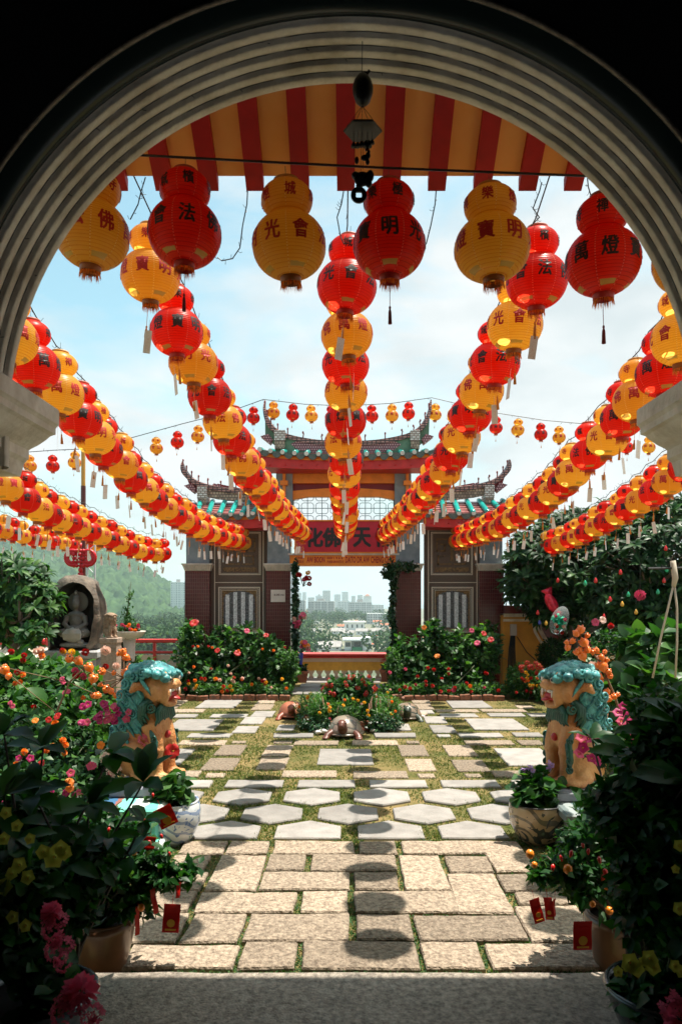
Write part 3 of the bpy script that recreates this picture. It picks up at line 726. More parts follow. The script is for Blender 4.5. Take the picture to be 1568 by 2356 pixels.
PROTO = {}
def make_lantern(c, style):
    t = thing('gourd_lantern', 'x', 'lantern')
    mesh_obj('paper_body', ME['body', c], t); mesh_obj('cap', ME['cap', c], t); mesh_obj('hanging_wire', ME['hook', 0], t)
    r = mesh_obj('base_ring', ME['ring', c], t); mesh_obj('fringe', ME['fringe', 'orange' if style != 'porch' or c == 'yellow' else 'orange'], r)
    if style == 'porch' and c == 'red': mesh_obj('tassel', ME['tassel', 'long'], t)
    if style == 'string':
        mesh_obj('tassel', ME['tassel', random.choice('ab')], t)
        mesh_obj('name_slip', ME['tag', 0], t, (0.012, -.02, -.29))
    if style == 'small': mesh_obj('tassel', ME['tassel', 'b'], t)
    return t
USED = set()
def put_lantern(c, style, p, label, group, yaw=None, sca=1.0):
    k = (c, style)
    if k not in PROTO: PROTO[k] = make_lantern(c, style); o = PROTO[k]
    else: o = copy_tree(PROTO[k])
    o.location = p; o.scale = (sca,)*3
    yaw = random.choice(range(8))*PI/4+random.uniform(-.3, .3)+PI/8 if yaw is None else yaw
    o.rotation_euler = (random.uniform(-.07, .07), random.uniform(-.07, .07), yaw); o.scale = (sca*random.uniform(.97, 1.03), sca*random.uniform(.97, 1.03), sca*random.uniform(.96, 1.02))
    tag(o, label, 'lantern', group)
    for ch_ in kids(o):
        if ch_.name.startswith('name_slip'):
            # the slip dangles on its own thread and turns freely
            ch_.rotation_euler = (random.uniform(-.12, .12), random.uniform(-.15, .15), random.uniform(-PI, PI)); ch_.location = (random.uniform(-.02, .02), random.uniform(-.02, .02), -.33+random.uniform(-.04, .02))
        if ch_.name.startswith('tassel') and style == 'string': ch_.rotation_euler = (random.uniform(-.1, .1), random.uniform(-.1, .1), 0)
    return o
ORD = ['first', 'second', 'third', 'fourth', 'fifth', 'sixth', 'seventh', 'eighth', 'ninth', 'tenth', 'eleventh', 'twelfth', 'thirteenth', 'fourteenth', 'fifteenth', 'sixteenth', 'seventeenth', 'eighteenth', 'nineteenth', 'twentieth',
       'twenty-first', 'twenty-second', 'twenty-third', 'twenty-fourth', 'twenty-fifth', 'twenty-sixth', 'twenty-seventh', 'twenty-eighth']
m_cable = mat('black_cable', (.015, .015, .015), .55)
def cable_obj(pts, label, twig=0.0, rad=.005, name='light_cable', cat='cable', group=None, twigd=None):
    mb = MB(); c = sum(pts, Vector())/len(pts)
    mb.tube([p-c for p in pts], rad, 5)
    if twig:
        for i in range(len(pts)-1):
            for k in range(2):
                p = pts[i].lerp(pts[i+1], random.random())-c; d = Vector(rdir(1)[0])*twig; mb.tube([p, p+d*.5+Vector((0, 0, -twig*.3)), p+d], rad*.45, 3)
    o = mb.build(name, m_cable, None, loc=c); return tag(o, label, cat, group)
def curve_through(cps, n):
    """even Catmull-Rom through world points"""
    P = [cps[0]*2-cps[1]]+cps+[cps[-1]*2-cps[-2]]; out = []
    for i in range(1, len(P)-2):
        for k in range(24):
            t = k/24; a, b, c, d = P[i-1], P[i], P[i+1], P[i+2]
            out.append(.5*((2*b)+(-a+c)*t+(2*a-5*b+4*c-d)*t*t+(-a+3*b-3*c+d)*t**3))
    out.append(P[-2]); return out
def resample(pts, step):
    out = [pts[0]]; acc = 0
    for a, b in zip(pts, pts[1:]):
        l = (b-a).length
        while acc+l >= step:
            t = (step-acc)/l; a = a.lerp(b, t); out.append(a); l = (b-a).length; acc = 0
        acc += l
    return out
def string(cps, first, where, group, cable_label, step=.475, lift=.34):
    pts = resample(curve_through([at(x, y, Y) for (Y, x, y) in cps], 0), step)
    cc = ['red', 'yellow'] if first == 'red' else ['yellow', 'red']
    for i, p in enumerate(pts):
        c = cc[i % 2]
        q = p+Vector((random.uniform(-.015, .015), random.uniform(-.03, .03), random.uniform(-.015, .015)))
        put_lantern(c, 'string', q, f'{c} gourd lantern, {ORD[i]} from the near end, {where}', group)
    cp_ = []
    ext = [pts[0]+(pts[0]-pts[1])*1.5]+pts+[pts[-1]+(pts[-1]-pts[-2])*.6]
    for a, b in zip(ext, ext[1:]):
        for t in (0, .5): cp_.append(a.lerp(b, t)+Vector((random.uniform(-.01, .01), 0, lift+.03*(t > 0))))
    cable_obj(cp_, cable_label, twig=.045, group='cables the lantern strings hang from', rad=.004)
string([(4.25,796,655),(4.70,794,765),(5.2,796,845),(6.1,793,965),(7.0,793,1055),(8.2,793,1130),(10.2,793,1200),(12.8,793,1222)], 'red', 'middle string', 'lanterns on the middle string', 'black cable with fairy lights over the middle lantern string')
string([(4.25,350,640),(4.68,408,755),(5.2,450,840),(5.6,482,905),(6.1,512,968),(6.6,535,1018),(7.4,568,1085),(9,615,1150),(11,655,1197),(14.6,702,1232)], 'yellow', 'string just left of middle', 'lanterns on the string just left of middle', 'black cable with fairy lights over the string just left of middle')
string([(4.07,1230,645),(4.5,1188,745),(4.95,1145,825),(5.4,1117,890),(5.85,1087,940),(6.3,1063,993),(6.8,1040,1040),(7.4,1020,1085),(9,970,1150),(11,930,1197),(14.6,882,1232)], 'red', 'string just right of middle', 'lanterns on the string just right of middle', 'black cable with fairy lights over the string just right of middle')
string([(4.3,22,775),(4.78,83,853),(5.4,145,922),(5.9,195,980),(6.6,240,1030),(7.1,274,1066),(7.6,303,1100),(8.1,332,1130),(9,375,1170),(10.5,440,1208),(12,490,1230),(14.8,560,1248)], 'yellow', 'long left string', 'lanterns on the long left string', 'black cable with fairy lights over the long left string')
string([(4.3,1572,783),(4.8,1515,862),(5.4,1455,935),(5.95,1413,993),(6.5,1368,1037),(7,1328,1078),(7.6,1295,1110),(8.3,1260,1142),(9.2,1215,1175),(10.8,1150,1212),(12.5,1100,1232),(14.8,1048,1246)], 'yellow', 'long right string', 'lanterns on the long right string', 'black cable with fairy lights over the long right string')
string([(7.25,15,1122),(7.8,57,1152),(8.4,95,1177),(9,130,1194),(10,180,1212),(11,227,1230),(12,275,1252),(13,320,1268),(14.5,380,1276)], 'yellow', 'lower left string', 'lanterns on the lower left string', 'black cable with fairy lights over the lower left string')
string([(7.3,1575,1078),(8,1521,1118),(8.5,1484,1145),(9,1454,1165),(9.6,1420,1185),(10.3,1385,1205),(11,1350,1222),(12,1310,1240),(13.5,1255,1260),(15,1208,1270)], 'red', 'lower right string', 'lanterns on the lower right string', 'black cable with fairy lights over the lower right string')
string([(12.6,-45,1208),(13.5,5,1222),(15,80,1240),(16.5,150,1250),(18.5,225,1255)], 'yellow', 'far left string', 'lanterns on the far left string', 'black cable over the far left lantern string')
string([(13,1640,1200),(14.4,1585,1212),(16,1545,1222)], 'yellow', 'short far right string', 'lanterns on the short far right string', 'black cable over the short far right lantern string')
# the row under the eave
porch = [(212,540,'yellow'),(425,538,'red'),(665,566,'yellow'),(895,565,'red'),(1131,572,'yellow'),(1386,603,'red'),(1590,600,'yellow')]
names = ['leftmost', 'second from left', 'third from left', 'fourth from left', 'fifth from left', 'sixth from left', 'rightmost']
yaws = [0.30, -.12, .0, .35, .05, .25, 0]
for i, (x, y, c) in enumerate(porch):
    p = at(x, y, 3.38); put_lantern(c, 'porch', p, f'large {c} gourd lantern hung under the striped eave, {names[i]}', 'lanterns in the row under the eave', yaw=-PI/2+PI/8*0+yaws[i]+i*PI/4)
cable_obj([at(250, 352, 3.25), at(320, 357, 3.25), at(600, 372, 3.25), at(900, 387, 3.25), at(1200, 399, 3.25), at(1345, 405, 3.25), at(1500, 412, 3.25)], 'thick black cable sagging in front of the striped eave', rad=.0055)
# the far row on a wire between the roof horns and the sides
far = [(70,1073,'yellow'),(122,1073,'red'),(172,1065,'yellow'),(360,1032,'yellow'),(408,1018,'red'),(455,1005,'yellow'),(583,962,'red'),(629,950,'yellow'),(673,955,'red'),(716,958,'yellow'),(762,960,'red'),(855,958,'red'),(901,957,'yellow'),(939,952,'red'),(1000,955,'yellow'),(1140,985,'red'),(1190,990,'yellow'),(1243,1000,'red'),(1285,1007,'yellow'),(1440,1030,'red'),(1491,1030,'yellow')]
for i, (x, y, c) in enumerate(far):
    put_lantern(c, 'small', at(x, y, 15.3), f'small {c} gourd lantern on the far wire, {ORD[i]} from left', 'small lanterns on the far wire', sca=.80)
for pts, lab in (([(40,1042),(122,1036),(190,1033),(300,1008),(420,975),(520,950),(606,919)], 'thin wire of small lanterns sloping up to the left roof horn'), ([(606,919),(700,930),(795,934),(900,928),(993,915)], 'thin wire of small lanterns strung between the two roof horns'), ([(993,915),(1140,950),(1250,967),(1340,975),(1450,990),(1560,1000)], 'thin wire of small lanterns sloping down from the right roof horn')):
    cable_obj([at(x, y, 15.3) for x, y in pts], lab, rad=.008, twig=.06, name='lantern_wire', cat='wire', group='wires of the far lantern row')
# loose flex with icicle lights dangling below the eave
for k, (x0, y0, pts) in enumerate([(570,430,[(568,470),(558,520),(552,570),(535,595),(510,600),(500,592)]),(1003,432,[(1000,470),(990,520),(980,560),(972,572)]),(335,408,[(325,440),(318,470),(300,505)]),(790,440,[(785,470),(775,500),(783,545),(790,560)]),(1245,420,[(1240,440),(1225,480),(1240,500),(1220,520)]),(1350,410,[(1352,430),(1358,450)])]):
    where = ['between the second and third eave lanterns', 'between the fourth and fifth eave lanterns', 'beside the leftmost eave lantern', 'above the middle lantern string', 'above the string just right of middle', 'beside the sixth eave lantern'][k]
    cable_obj([at(x0, y0, 3.62)]+[at(x, y, 3.62) for x, y in pts], f'dangling fairy light flex {where}', rad=.003, twig=.022, name='light_flex', cat='light flex', group='flexes dangling below the eave')
# ------------------------------------------------------------------ temple gate
GY = 15.0; GS = GY/F
def gp(x, y, dy=0.0): return Vector(((x-795)*GS, dy, EYE-(y-1385)*GS))
GX = (795-800)*GS
gate = thing('temple_gate', 'Chinese temple gate with upswept tiled roofs and maroon tiled columns', 'gate', (GX, GY, 0))
def tiles(name, c1, c2, s, mortar, rough=.25, mc=(.05, .03, .03), w=1.0, h=1.0, off=0.0, bump=.4):
    m = bpy.data.materials.new(name); m.use_nodes = True; nt = m.node_tree; L = nt.links; b = nt.nodes['Principled BSDF']; b.inputs['Roughness'].default_value = rough
    t = nt.nodes.new('ShaderNodeTexCoord'); sp = nt.nodes.new('ShaderNodeSeparateXYZ'); cb = nt.nodes.new('ShaderNodeCombineXYZ'); ad = nt.nodes.new('ShaderNodeMath'); ad.operation = 'ADD'
    L.new(t.outputs['Object'], sp.inputs['Vector']); L.new(sp.outputs['X'], ad.inputs[0]); L.new(sp.outputs['Y'], ad.inputs[1]); L.new(ad.outputs[0], cb.inputs['X']); L.new(sp.outputs['Z'], cb.inputs['Y'])
    k = nt.nodes.new('ShaderNodeTexBrick'); k.offset = off; k.inputs['Scale'].default_value = s; k.inputs['Mortar Size'].default_value = mortar; k.inputs['Color1'].default_value = (*c1, 1); k.inputs['Color2'].default_value = (*c2, 1); k.inputs['Mortar'].default_value = (*mc, 1)
    k.inputs['Brick Width'].default_value = w; k.inputs['Row Height'].default_value = h; k.inputs['Mortar Smooth'].default_value = .1
    L.new(cb.outputs['Vector'], k.inputs['Vector']); L.new(k.outputs['Color'], b.inputs['Base Color'])
    bp = nt.nodes.new('ShaderNodeBump'); bp.inputs['Strength'].default_value = bump; bp.inputs['Distance'].default_value = .004; bp.invert = True; L.new(k.outputs['Fac'], bp.inputs['Height']); L.new(bp.outputs['Normal'], b.inputs['Normal'])
    return m
m_maroon = tiles('maroon_tile', (.070, .006, .010), (.095, .010, .014), 1, .004, .22, (.16, .075, .065), .045, .075)
m_concrete = mat('grey_plaster', (.16, .20, .22), .8, col2=(.28, .32, .34), noise_scale=4, bump=.15)
m_cap = mat('fluted_cap', (.62, .57, .50), .7, noise_amt=.15)
m_fascia = mat('fascia_red', (.50, .014, .012), .45, noise_amt=.15, noise_scale=6)
m_beam = mat('beam_orange', (.82, .25, .025), .6, noise_amt=.12, noise_scale=5)
m_dred = mat('dark_red_panel', (.20, .008, .014), .5)
m_ridge = mat('ridge_green', (.07, .17, .10), .6, col2=(.14, .24, .15), noise_scale=9)
m_coping = tiles('ridge_brown', (.36, .15, .12), (.48, .24, .20), 1, .012, .4, (.05, .03, .03), .09, .05)
m_pinkpat = tiles('pink_diaper', (.66, .36, .37), (.54, .28, .29), 1, .012, .5, (.16, .05, .06), .05, .05, .5)
m_brownpat = tiles('brown_diaper', (.50, .36, .25), (.20, .13, .09), 1, .006, .5, (.08, .05, .04), .06, .06, .5)
m_whitepat = tiles('mosaic_pale', (.74, .72, .68), (.58, .50, .44), 1, .010, .5, (.25, .18, .15), .085, .045, .5)
m_roof = mat('roof_tile_maroon', (.20, .045, .040), .35, col2=(.40, .15, .14), noise_scale=14)
m_teal = mat('teal_glaze', (.012, .27, .24), .18, col2=(.02, .40, .34), noise_scale=10)
m_drip = mat('drip_tile', (.045, .075, .060), .5, col2=(.12, .13, .11), noise_scale=30)
m_black = mat('black_paint', (.012, .011, .012), .5)
# columns
m_capf = m_cap
for (x0, x1) in ((425, 488), (604, 668), (908, 970), (1096, 1158)):
    col = MB(); a, b = gp(x0, 0).x, gp(x1, 0).x; sgn = 1 if x0 < 700 else -1
    if x0 in (604, 908): a, b = (gp(612, 0).x, b) if x0 == 604 else (a, gp(968, 0).x)
    else: a, b = (a, gp(482, 0).x) if x0 == 425 else (gp(1102, 0).x, b)
    col.cbox(((a+b)/2, .26, 1.17), (b-a, .52, 2.34), bev=.012); c = col.build('column', m_maroon, gate)
    cp_ = MB(); z0 = 2.335
    for k, (z, w) in enumerate(((0, .0), (.03, .012), (.115, .05), (.14, .055), (.15, .05))):
        pass
    rows = []
    for z, w in ((.0, .004), (.02, .010), (.115, .045), (.12, .06), (.145, .06)):
        rows.append((z0+z, w))
    for (za, wa), (zb, wb) in zip(rows, rows[1:]):
        p = [(a-wa, -wa, za), (b+wa, -wa, za), (b+wa, .52+wa, za), (a-wa, .52+wa, za), (a-wb, -wb, zb), (b+wb, -wb, zb), (b+wb, .52+wb, zb), (a-wb, .52+wb, zb)]
        cp_.add(p, [(0, 1, 5, 4), (1, 2, 6, 5), (2, 3, 7, 6), (3, 0, 4, 7), (4, 5, 6, 7)])
    nfl = 14
    for i in range(nfl):
        x = a+(b-a)*(i+.5)/nfl; cp_.tube([(x, -.016, z0+.012), (x, -.05, z0+.112)], .011, 5)
    cp_.build('capital', m_cap, c)
    post = MB(); sh = .05
    post.box(a+.02, b-.02, .04, .46, 2.485, gp(0, 1205).z+.10); post.build('grey_post', m_concrete, gate)
# wall bays between columns
m_mesh = tiles('dark_lattice_wall', (.030, .020, .016), (.05, .034, .026), 1, .006, .6, (.15, .105, .075), .03, .022, .5)
m_line = mat('cream_line', (.74, .66, .54), .7); m_gold = mat('fretwork_ochre', (.30, .17, .055), .6, col2=(.06, .04, .025), noise_scale=40, detail=2)
m_glass = mat('bright_window_backing', (.62, .70, .74), .4); m_bar = mat('white_bar', (.86, .88, .88), .5, col2=(.45, .47, .48), noise_scale=40, detail=2); m_fret = mat('mottled_fret', (.012, .012, .012), .6, col2=(.20, .21, .22), noise_scale=55, detail=2)
def frame_mb(mb, x0, x1, y0, y1, w, dy, d=.012):
    a, b = gp(x0, y1, 0), gp(x1, y0, 0); W = w*GS
    mb.box(a.x, b.x, dy-d, dy, b.z-W, b.z); mb.box(a.x, b.x, dy-d, dy, a.z, a.z+W); mb.box(a.x, a.x+W, dy-d, dy, a.z+W, b.z-W); mb.box(b.x-W, b.x, dy-d, dy, a.z+W, b.z-W)
for sgn in (-1, 1):
    X = lambda x: 795+sgn*(795-x)*-1 if sgn > 0 else x        # mirror the left bay to the right
    X = (lambda x: x) if sgn < 0 else (lambda x: 1590-x)
    def fr(mb, x0, x1, y0, y1, w, dy, d=.012):
        a, b = sorted((X(x0), X(x1))); frame_mb(mb, a, b, y0, y1, w, dy, d)
    wall = MB(); a, b = sorted((gp(X(482), 0).x, gp(X(612), 0).x)); wall.box(a, b, .20, .34, 0, gp(0, 1215).z); w_ = wall.build('bay_wall', m_mesh, gate)
    ln = MB(); fr(ln, 489, 604, 1216, 1480, 2.0, .199); fr(ln, 500, 597, 1222, 1322, 1.6, .199); fr(ln, 503, 594, 1225, 1319, 0.9, .199)
    for yy in (1339,): p, q = gp(min(X(489), X(604)), yy), gp(max(X(489), X(604)), yy); ln.box(p.x, q.x, .19, .198, p.z-.012, p.z)
    ln.build('cream_line', m_line, w_)
    # fretwork relief in the upper panel
    fw = MB()
    a, b = sorted((X(507), X(590)))
    pa, pb = gp(a, 1316), gp(b, 1228); W = pb.x-pa.x; H = pb.z-pa.z
    for (u0, u1, v0, v1) in ((.06,.40,.86,.9),(.06,.1,.55,.9),(.06,.32,.55,.59),(.28,.32,.55,.76),(.16,.32,.72,.76),(.6,.94,.86,.9),(.9,.94,.55,.9),(.68,.94,.55,.59),(.68,.72,.55,.76),(.68,.84,.72,.76),(.1,.5,.2,.24),(.1,.14,.2,.45),(.1,.36,.42,.45),(.56,.9,.2,.24),(.86,.9,.2,.45),(.6,.9,.42,.45),(.46,.54,.3,.85)):
        fw.box(pa.x+u0*W, pa.x+u1*W, .182, .198, pa.z+v0*H, pa.z+v1*H)
    fw.box(pa.x+.03*W, pa.x+.97*W, .186, .198, pa.z+.02*H, pa.z+.13*H)
    fw.build('fretwork', m_gold, w_)
    # barred window
    win = MB(); fr(win, 499, 596, 1350, 1456, 2.2, .197, .03); fr(win, 503, 592, 1354, 1452, 1.0, .197, .02); fr(win, 506.5, 588.5, 1357.5, 1448.5, .8, .172, .012); win_o = win.build('window', m_line, gate)
    a, b = sorted((X(506), X(589))); pa, pb = gp(a, 1450), gp(b, 1356)
    sp = MB(); sp.box(pa.x, pb.x, .186, .1985, pa.z, pb.z); sp.build('fretted_surround', m_gold, win_o)
    # arched opening: pale bars on dark
    cx = (pa.x+pb.x)/2; hw = (pb.x-pa.x)*.5-.045; zb, zt = pa.z+.04, pb.z-.03
    pts = [(cx-hw, zb), (cx+hw, zb), (cx+hw, zt-.16)]+[(cx+hw*math.cos(t), zt-.16+.16*math.sin(t)) for t in np.linspace(0.2, PI-.2, 9)]+[(cx-hw, zt-.16)]
    pn = MB(); pn.prism(pts, .01, Matrix.Translation((0, .174, 0))); pn.build('arched_panel', m_fret, win_o)
    br = MB(); nb = 4
    for i in range(nb):
        x = cx-hw+2*hw*(i+.5)/nb; top = zt-.16+.16*math.sqrt(max(0, 1-((x-cx)/hw)**2))-.02
        br.box(x-.040, x+.040, .160, .1735, zb+.01, top)
    br.build('window_bar', m_bar, win_o)
# lintel, board, lattice storey
zl = lambda y: gp(0, y).z
bm_ = MB(); bm_.box(gp(668, 0).x-.02, gp(910, 0).x+.02, .06, .40, zl(1301), zl(1277)); lintel = bm_.build('lintel', m_beam, gate)
bm_ = MB(); bm_.box(gp(662, 0).x, gp(918, 0).x, .02, .44, zl(1276.8), zl(1272.5)); bm_.build('lintel_moulding', m_cap, gate)
tx = MB()
def line(t, x0, x1, y0, y1): text_mesh(tx, t, gp((x0+x1)/2, (y0+y1)/2, .06), (y1-y0)*GS, (x1-x0)*GS, bold=.03)
line('1930', 683, 697, 1280.5, 1286.5); line('ERECTED BY', 681, 698.5, 1289, 1295)
line('AW BOON', 705, 747, 1280.5, 1294.5); line('HAW', 751.5, 765, 1280.5, 1286.5); line('PAR', 752, 765.5, 1289, 1295)
line('1 9 6 6', 767, 788, 1280.5, 1286.5); line('RENOVATED BY', 765.8, 791, 1289, 1295); line('DATO DR AW CHENG CHYE', 794, 907, 1280, 1295)
tx.build('inscription', mat('inscription_red', (.42, .02, .015), .6), lintel, fix=False)
bm_ = MB(); bm_.box(gp(680, 0).x, gp(910, 0).x, .03, .36, zl(1272), zl(1199)); board = bm_.build('name_board', mat('board_crimson', (.52, .008, .028), .5, noise_amt=.1), gate)
fr_ = MB(); frame_mb(fr_, 677, 913, 1196, 1273, 3.0, .029, .03); fr_.build('board_frame', m_beam, board)
for chh, x in (('化', 722), ('佛', 762), ('天', 832), ('隨', 888)): tx = MB(); [text_mesh(tx, chh, gp(x+ox, 1236+oy, .03), 44*GS, 40*GS, bold=.012, raise_=.008+.0006*k_) for k_, (ox, oy) in enumerate(((0, 0), (1.1, .5), (-1.1, -.5), (.4, -1.0), (-.4, 1.0), (1.6, 1.0)))]; tx.build('lettering', m_black, board, fix=False)
for x0, x1 in ((634, 672), (908, 946)):
    p_ = MB(); p_.box(gp(x0, 0).x, gp(x1, 0).x, .08, .48, zl(1204), zl(1084)); p_.build('upper_post', m_concrete, gate)
    q_ = MB(); xx = gp(653 if x0 < 800 else 937, 0).x; q_.box(xx-.03, xx+.03, .03, .078, zl(1150), zl(1075)); q_.box(xx-.08, xx+.08, -.03, .078, zl(1116), zl(1106)); q_.build('bracket', m_beam, gate)
p_ = MB(); p_.box(gp(672, 0).x, gp(908, 0).x, .14, .40, zl(1109), zl(1084)); p_.build('upper_beam', m_beam, gate)
p_ = MB(); p_.box(gp(672, 0).x, gp(908, 0).x, .24, .34, zl(1127), zl(1109.3)); p_.build('recessed_panel', m_dred, gate)
a, b = gp(672, 0).x, gp(908, 0).x; zt_, zb_ = zl(1122), zl(1140); n_ = 16
pts = [(a, zb_-.06), (a, zt_-.04)]+[(a+(b-a)*t, zt_-.04+.06*math.sin(PI*t)) for t in np.linspace(.05, .95, n_)]+[(b, zt_-.04), (b, zb_-.06)]+[(b-(b-a)*t, zb_-.06+.06*min(1, math.sin(PI*t)*2.2)) for t in np.linspace(.02, .98, n_)]
p_ = MB(); p_.prism(pts, .16, Matrix.Translation((0, .16, 0))); p_.build('arched_beam', m_beam, gate)
# quatrefoil grille
lt = MB(); zc0, zc1 = zl(1196), zl(1136); W = b-a; cw = .298; nx_ = round(W/cw); cw = W/nx_; nz_ = 2; chh_ = (zc1-zc0)/nz_
def seg(p, q, r=.007): lt.tube([(p[0], .24, p[1]), (q[0], .24, q[1])], r, 4)
for i in range(nx_+1): seg((a+i*cw, zc0), (a+i*cw, zc1))
for j in range(nz_+1): seg((a, zc0+j*chh_), (b, zc0+j*chh_))
for i in range(nx_+1):
    for j in range(nz_+1):
        cx, cz = a+i*cw, zc0+j*chh_
        for k in range(4):
            a0 = k*PI/2; ra = .30*cw; pts = []
            for t in np.linspace(0, PI/2, 7):
                # bulging petals between straight bars
                ang = a0+t; rr = ra*(1+.28*math.sin(2*t)**2)*1.35; x, z = cx+rr*math.cos(ang), cz+rr*math.sin(ang)*chh_/cw
                if a-.001 <= x <= b+.001 and zc0-.001 <= z <= zc1+.001: pts.append((x, .24, z))
            if len(pts) > 2: lt.tube(pts, .006, 4)
lt.build('grille', mat('grille_blue', (.10, .20, .24), .5), gate)
p_ = MB(); frame_mb(p_, 672, 908, 1136, 1198, 2.0, .26, .05); p_.build('grille_frame', mat('frame_dark', (.06, .07, .08), .6), gate)

pq = MB(); pa, pb = gp(623, 1385), gp(656, 1357); pq.box(pa.x, pb.x, -.016, -.001, pa.z, pb.z); plq = pq.build('notice_plaque', mat('plaque_white', (.72, .66, .60), .5, noise_amt=.06), gate); plq['label'] = 'white notice plaque with the hour 6.00 PM on the tiles'
pq = MB(); text_mesh(pq, '6.00', gp(637, 1368.5, -.016), 5*GS, 13*GS, bold=.02); text_mesh(pq, 'PM', gp(649.5, 1369, -.016), 3*GS, 7*GS, bold=.02)
pq.build('hour', mat('plaque_dark_ink', (.10, .02, .02), .6), plq, fix=False)
# ---- roofs
def smooth_curve(pts, n=10): return [p for p in curve_through([Vector(q) for q in pts], 0)][::max(1, 24//n)]+[Vector(pts[-1])]
def bez(pts): return smooth_curve([(p.x, p.y, p.z) for p in pts], 8)
def roof(name, xl, xr, eave_y, ridge_y, top_pts, blocks, panel, tube_px, lean, flare, fascia, depth=.62):
    """a swallow-tail roof; all numbers in picture units on the gate's plane"""
    root = bpy.data.objects.new(name, None); link(root, gate)
    RY = .26                                            # ridge plane
    ey = -depth+.10
    # sagging eave line and slope
    zc = zl(eave_y); zr = zl(ridge_y)
    def eave_z(x): u = (x-(xl+xr)/2)/((xr-xl)/2); return zc+flare*GS*(abs(u)**3)
    body = MB(); rows = []
    nS = 6
    for k in range(nS):                                 # stepped courses of pan tiles
        t0, t1 = k/nS, (k+1)/nS
        for t, dz in ((t0, .018), (t1, .0)):
            rows.append([Vector((gp(x+lean*(x-(xl+xr)/2)/((xr-xl)/2)*(1-t)*0, 0).x, ey+(RY-ey)*t, eave_z(x)+(zr-eave_z(x))*t+dz)) for x in np.linspace(xl, xr, 26)])
    body.sheet(rows); body.build('tile_field', m_roof, root, smooth=False)
    under = MB(); under.sheet([[Vector((gp(x, 0).x, ey, eave_z(x)-.01)) for x in np.linspace(xl, xr, 26)], [Vector((gp(x, 0).x, RY+.1, zc-.06)) for x in np.linspace(xl, xr, 26)]]); under.build('eave_underside', m_dred, root)
    back = MB(); back.sheet([[Vector((gp(x, 0).x, RY, zr-.02)) for x in np.linspace(xl, xr, 26)], [Vector((gp(x, 0).x, RY+depth, eave_z(x))) for x in np.linspace(xl, xr, 26)]]); back.build('back_slope', m_roof, root)
    # rolls of half-round tile, teal
    n = int((xr-xl)/tube_px); 
    for i in range(n+1):
        x = xl+(xr-xl)*(i+.0)/n; x = min(max(x, xl+3), xr-3); u = (x-(xl+xr)/2)/((xr-xl)/2)
        p0 = Vector((gp(x+lean*u, 0).x, ey-.035, eave_z(x)+.02)); p1 = Vector((gp(x, 0).x, RY-.04, zr+.01)); pts = [p0.lerp(p1, t)+Vector((0, 0, .012)) for t in np.linspace(0, 1, 9)]
        tb = MB(); tb.tube(pts, [.050+.006*(k % 2) for k in range(9)], 9); t_ = tb.build('roll_tile', m_teal, root, smooth=True)
        d = MB(); d.lathe([(.001, -.004), (.044, -.004), (.044, .004), (.001, .004)], 12, Matrix.Translation(pts[0]+Vector((0, -.008, 0))) @ Matrix.Rotation(PI/2, 4, 'X')); d.build('end_disc', m_cap, t_)
    # scalloped drip tiles along the eave
    dr = MB(); W_ = (xr-xl)/n
    for i in range(n):
        xa, xb = xl+W_*i+2.5, xl+W_*(i+1)-2.5; pts = []
        for t in np.linspace(0, 1, 9):
            x = xa+(xb-xa)*t; pts.append((gp(x, 0).x, eave_z(x)-.085*math.sin(PI*t)**.7))
        top = [(gp(xb, 0).x, eave_z(xb)+.035), (gp(xa, 0).x, eave_z(xa)+.035)]
        dr.prism(pts+top, .03, Matrix.Translation((0, ey-.025, 0)))
    dr.build('drip_tile', m_drip, root)
    # orange strip and red fascia under the eave
    f_ = MB(); rows = []
    for x in np.linspace(xl+6, xr-6, 20): rows.append(x)
    f_.sheet([[Vector((gp(x, 0).x, ey+.05, eave_z(x)-.015-.9*GS*fascia[0])) for x in rows], [Vector((gp(x, 0).x, ey+.06, eave_z(x)-.005)) for x in rows]]); f_.build('eave_board', m_beam, root)
    f_ = MB(); yo = fascia[0]
    f_.sheet([[Vector((gp(x, 0).x, ey+.07, eave_z(x)*.7+zc*.3-GS*(yo+fascia[1]))) for x in rows], [Vector((gp(x, 0).x, ey+.07, eave_z(x)*.7+zc*.3-GS*yo*.85)) for x in rows]])
    f_.sheet([[Vector((gp(x, 0).x, ey+.07, eave_z(x)*.7+zc*.3-GS*(yo+fascia[1]))) for x in rows], [Vector((gp(x, 0).x, ey+.50, zc-GS*(yo+fascia[1]+1))) for x in rows]])
    fo = f_.build('fascia', m_fascia, root)
    for x in np.linspace(xl+24, xr-24, max(3, int((xr-xl)/34))):
        bb = MB(); bb.ell((gp(x, 0).x, ey+.062, zl(eave_y)-GS*(yo+fascia[1]*.5)), (.022, .022, .022), None, 8, 6)
        bb.build('boss', m_fascia, fo)
    # ridge wall with coping sweeping up into horns
    top = bez([gp(x, y) for x, y in top_pts])
    inner = [p for p in top]
    base_z = zr-.02
    th = .11
    i0 = next(i for i, p in enumerate(top) if p.x > gp(blocks[0][0], 0).x); i1 = max(i for i, p in enumerate(top) if p.x < gp(blocks[-1][1], 0).x)
    poly = [(p.x, p.z-.03) for p in top[i0:i1+1]]+[(top[i1].x, base_z), (top[i0].x, base_z)]
    rd = MB(); rd.prism(poly, 2*th, Matrix.Translation((0, RY-th, 0))); rg = rd.build('ridge', m_ridge, root)
    cop = MB(); rows = []
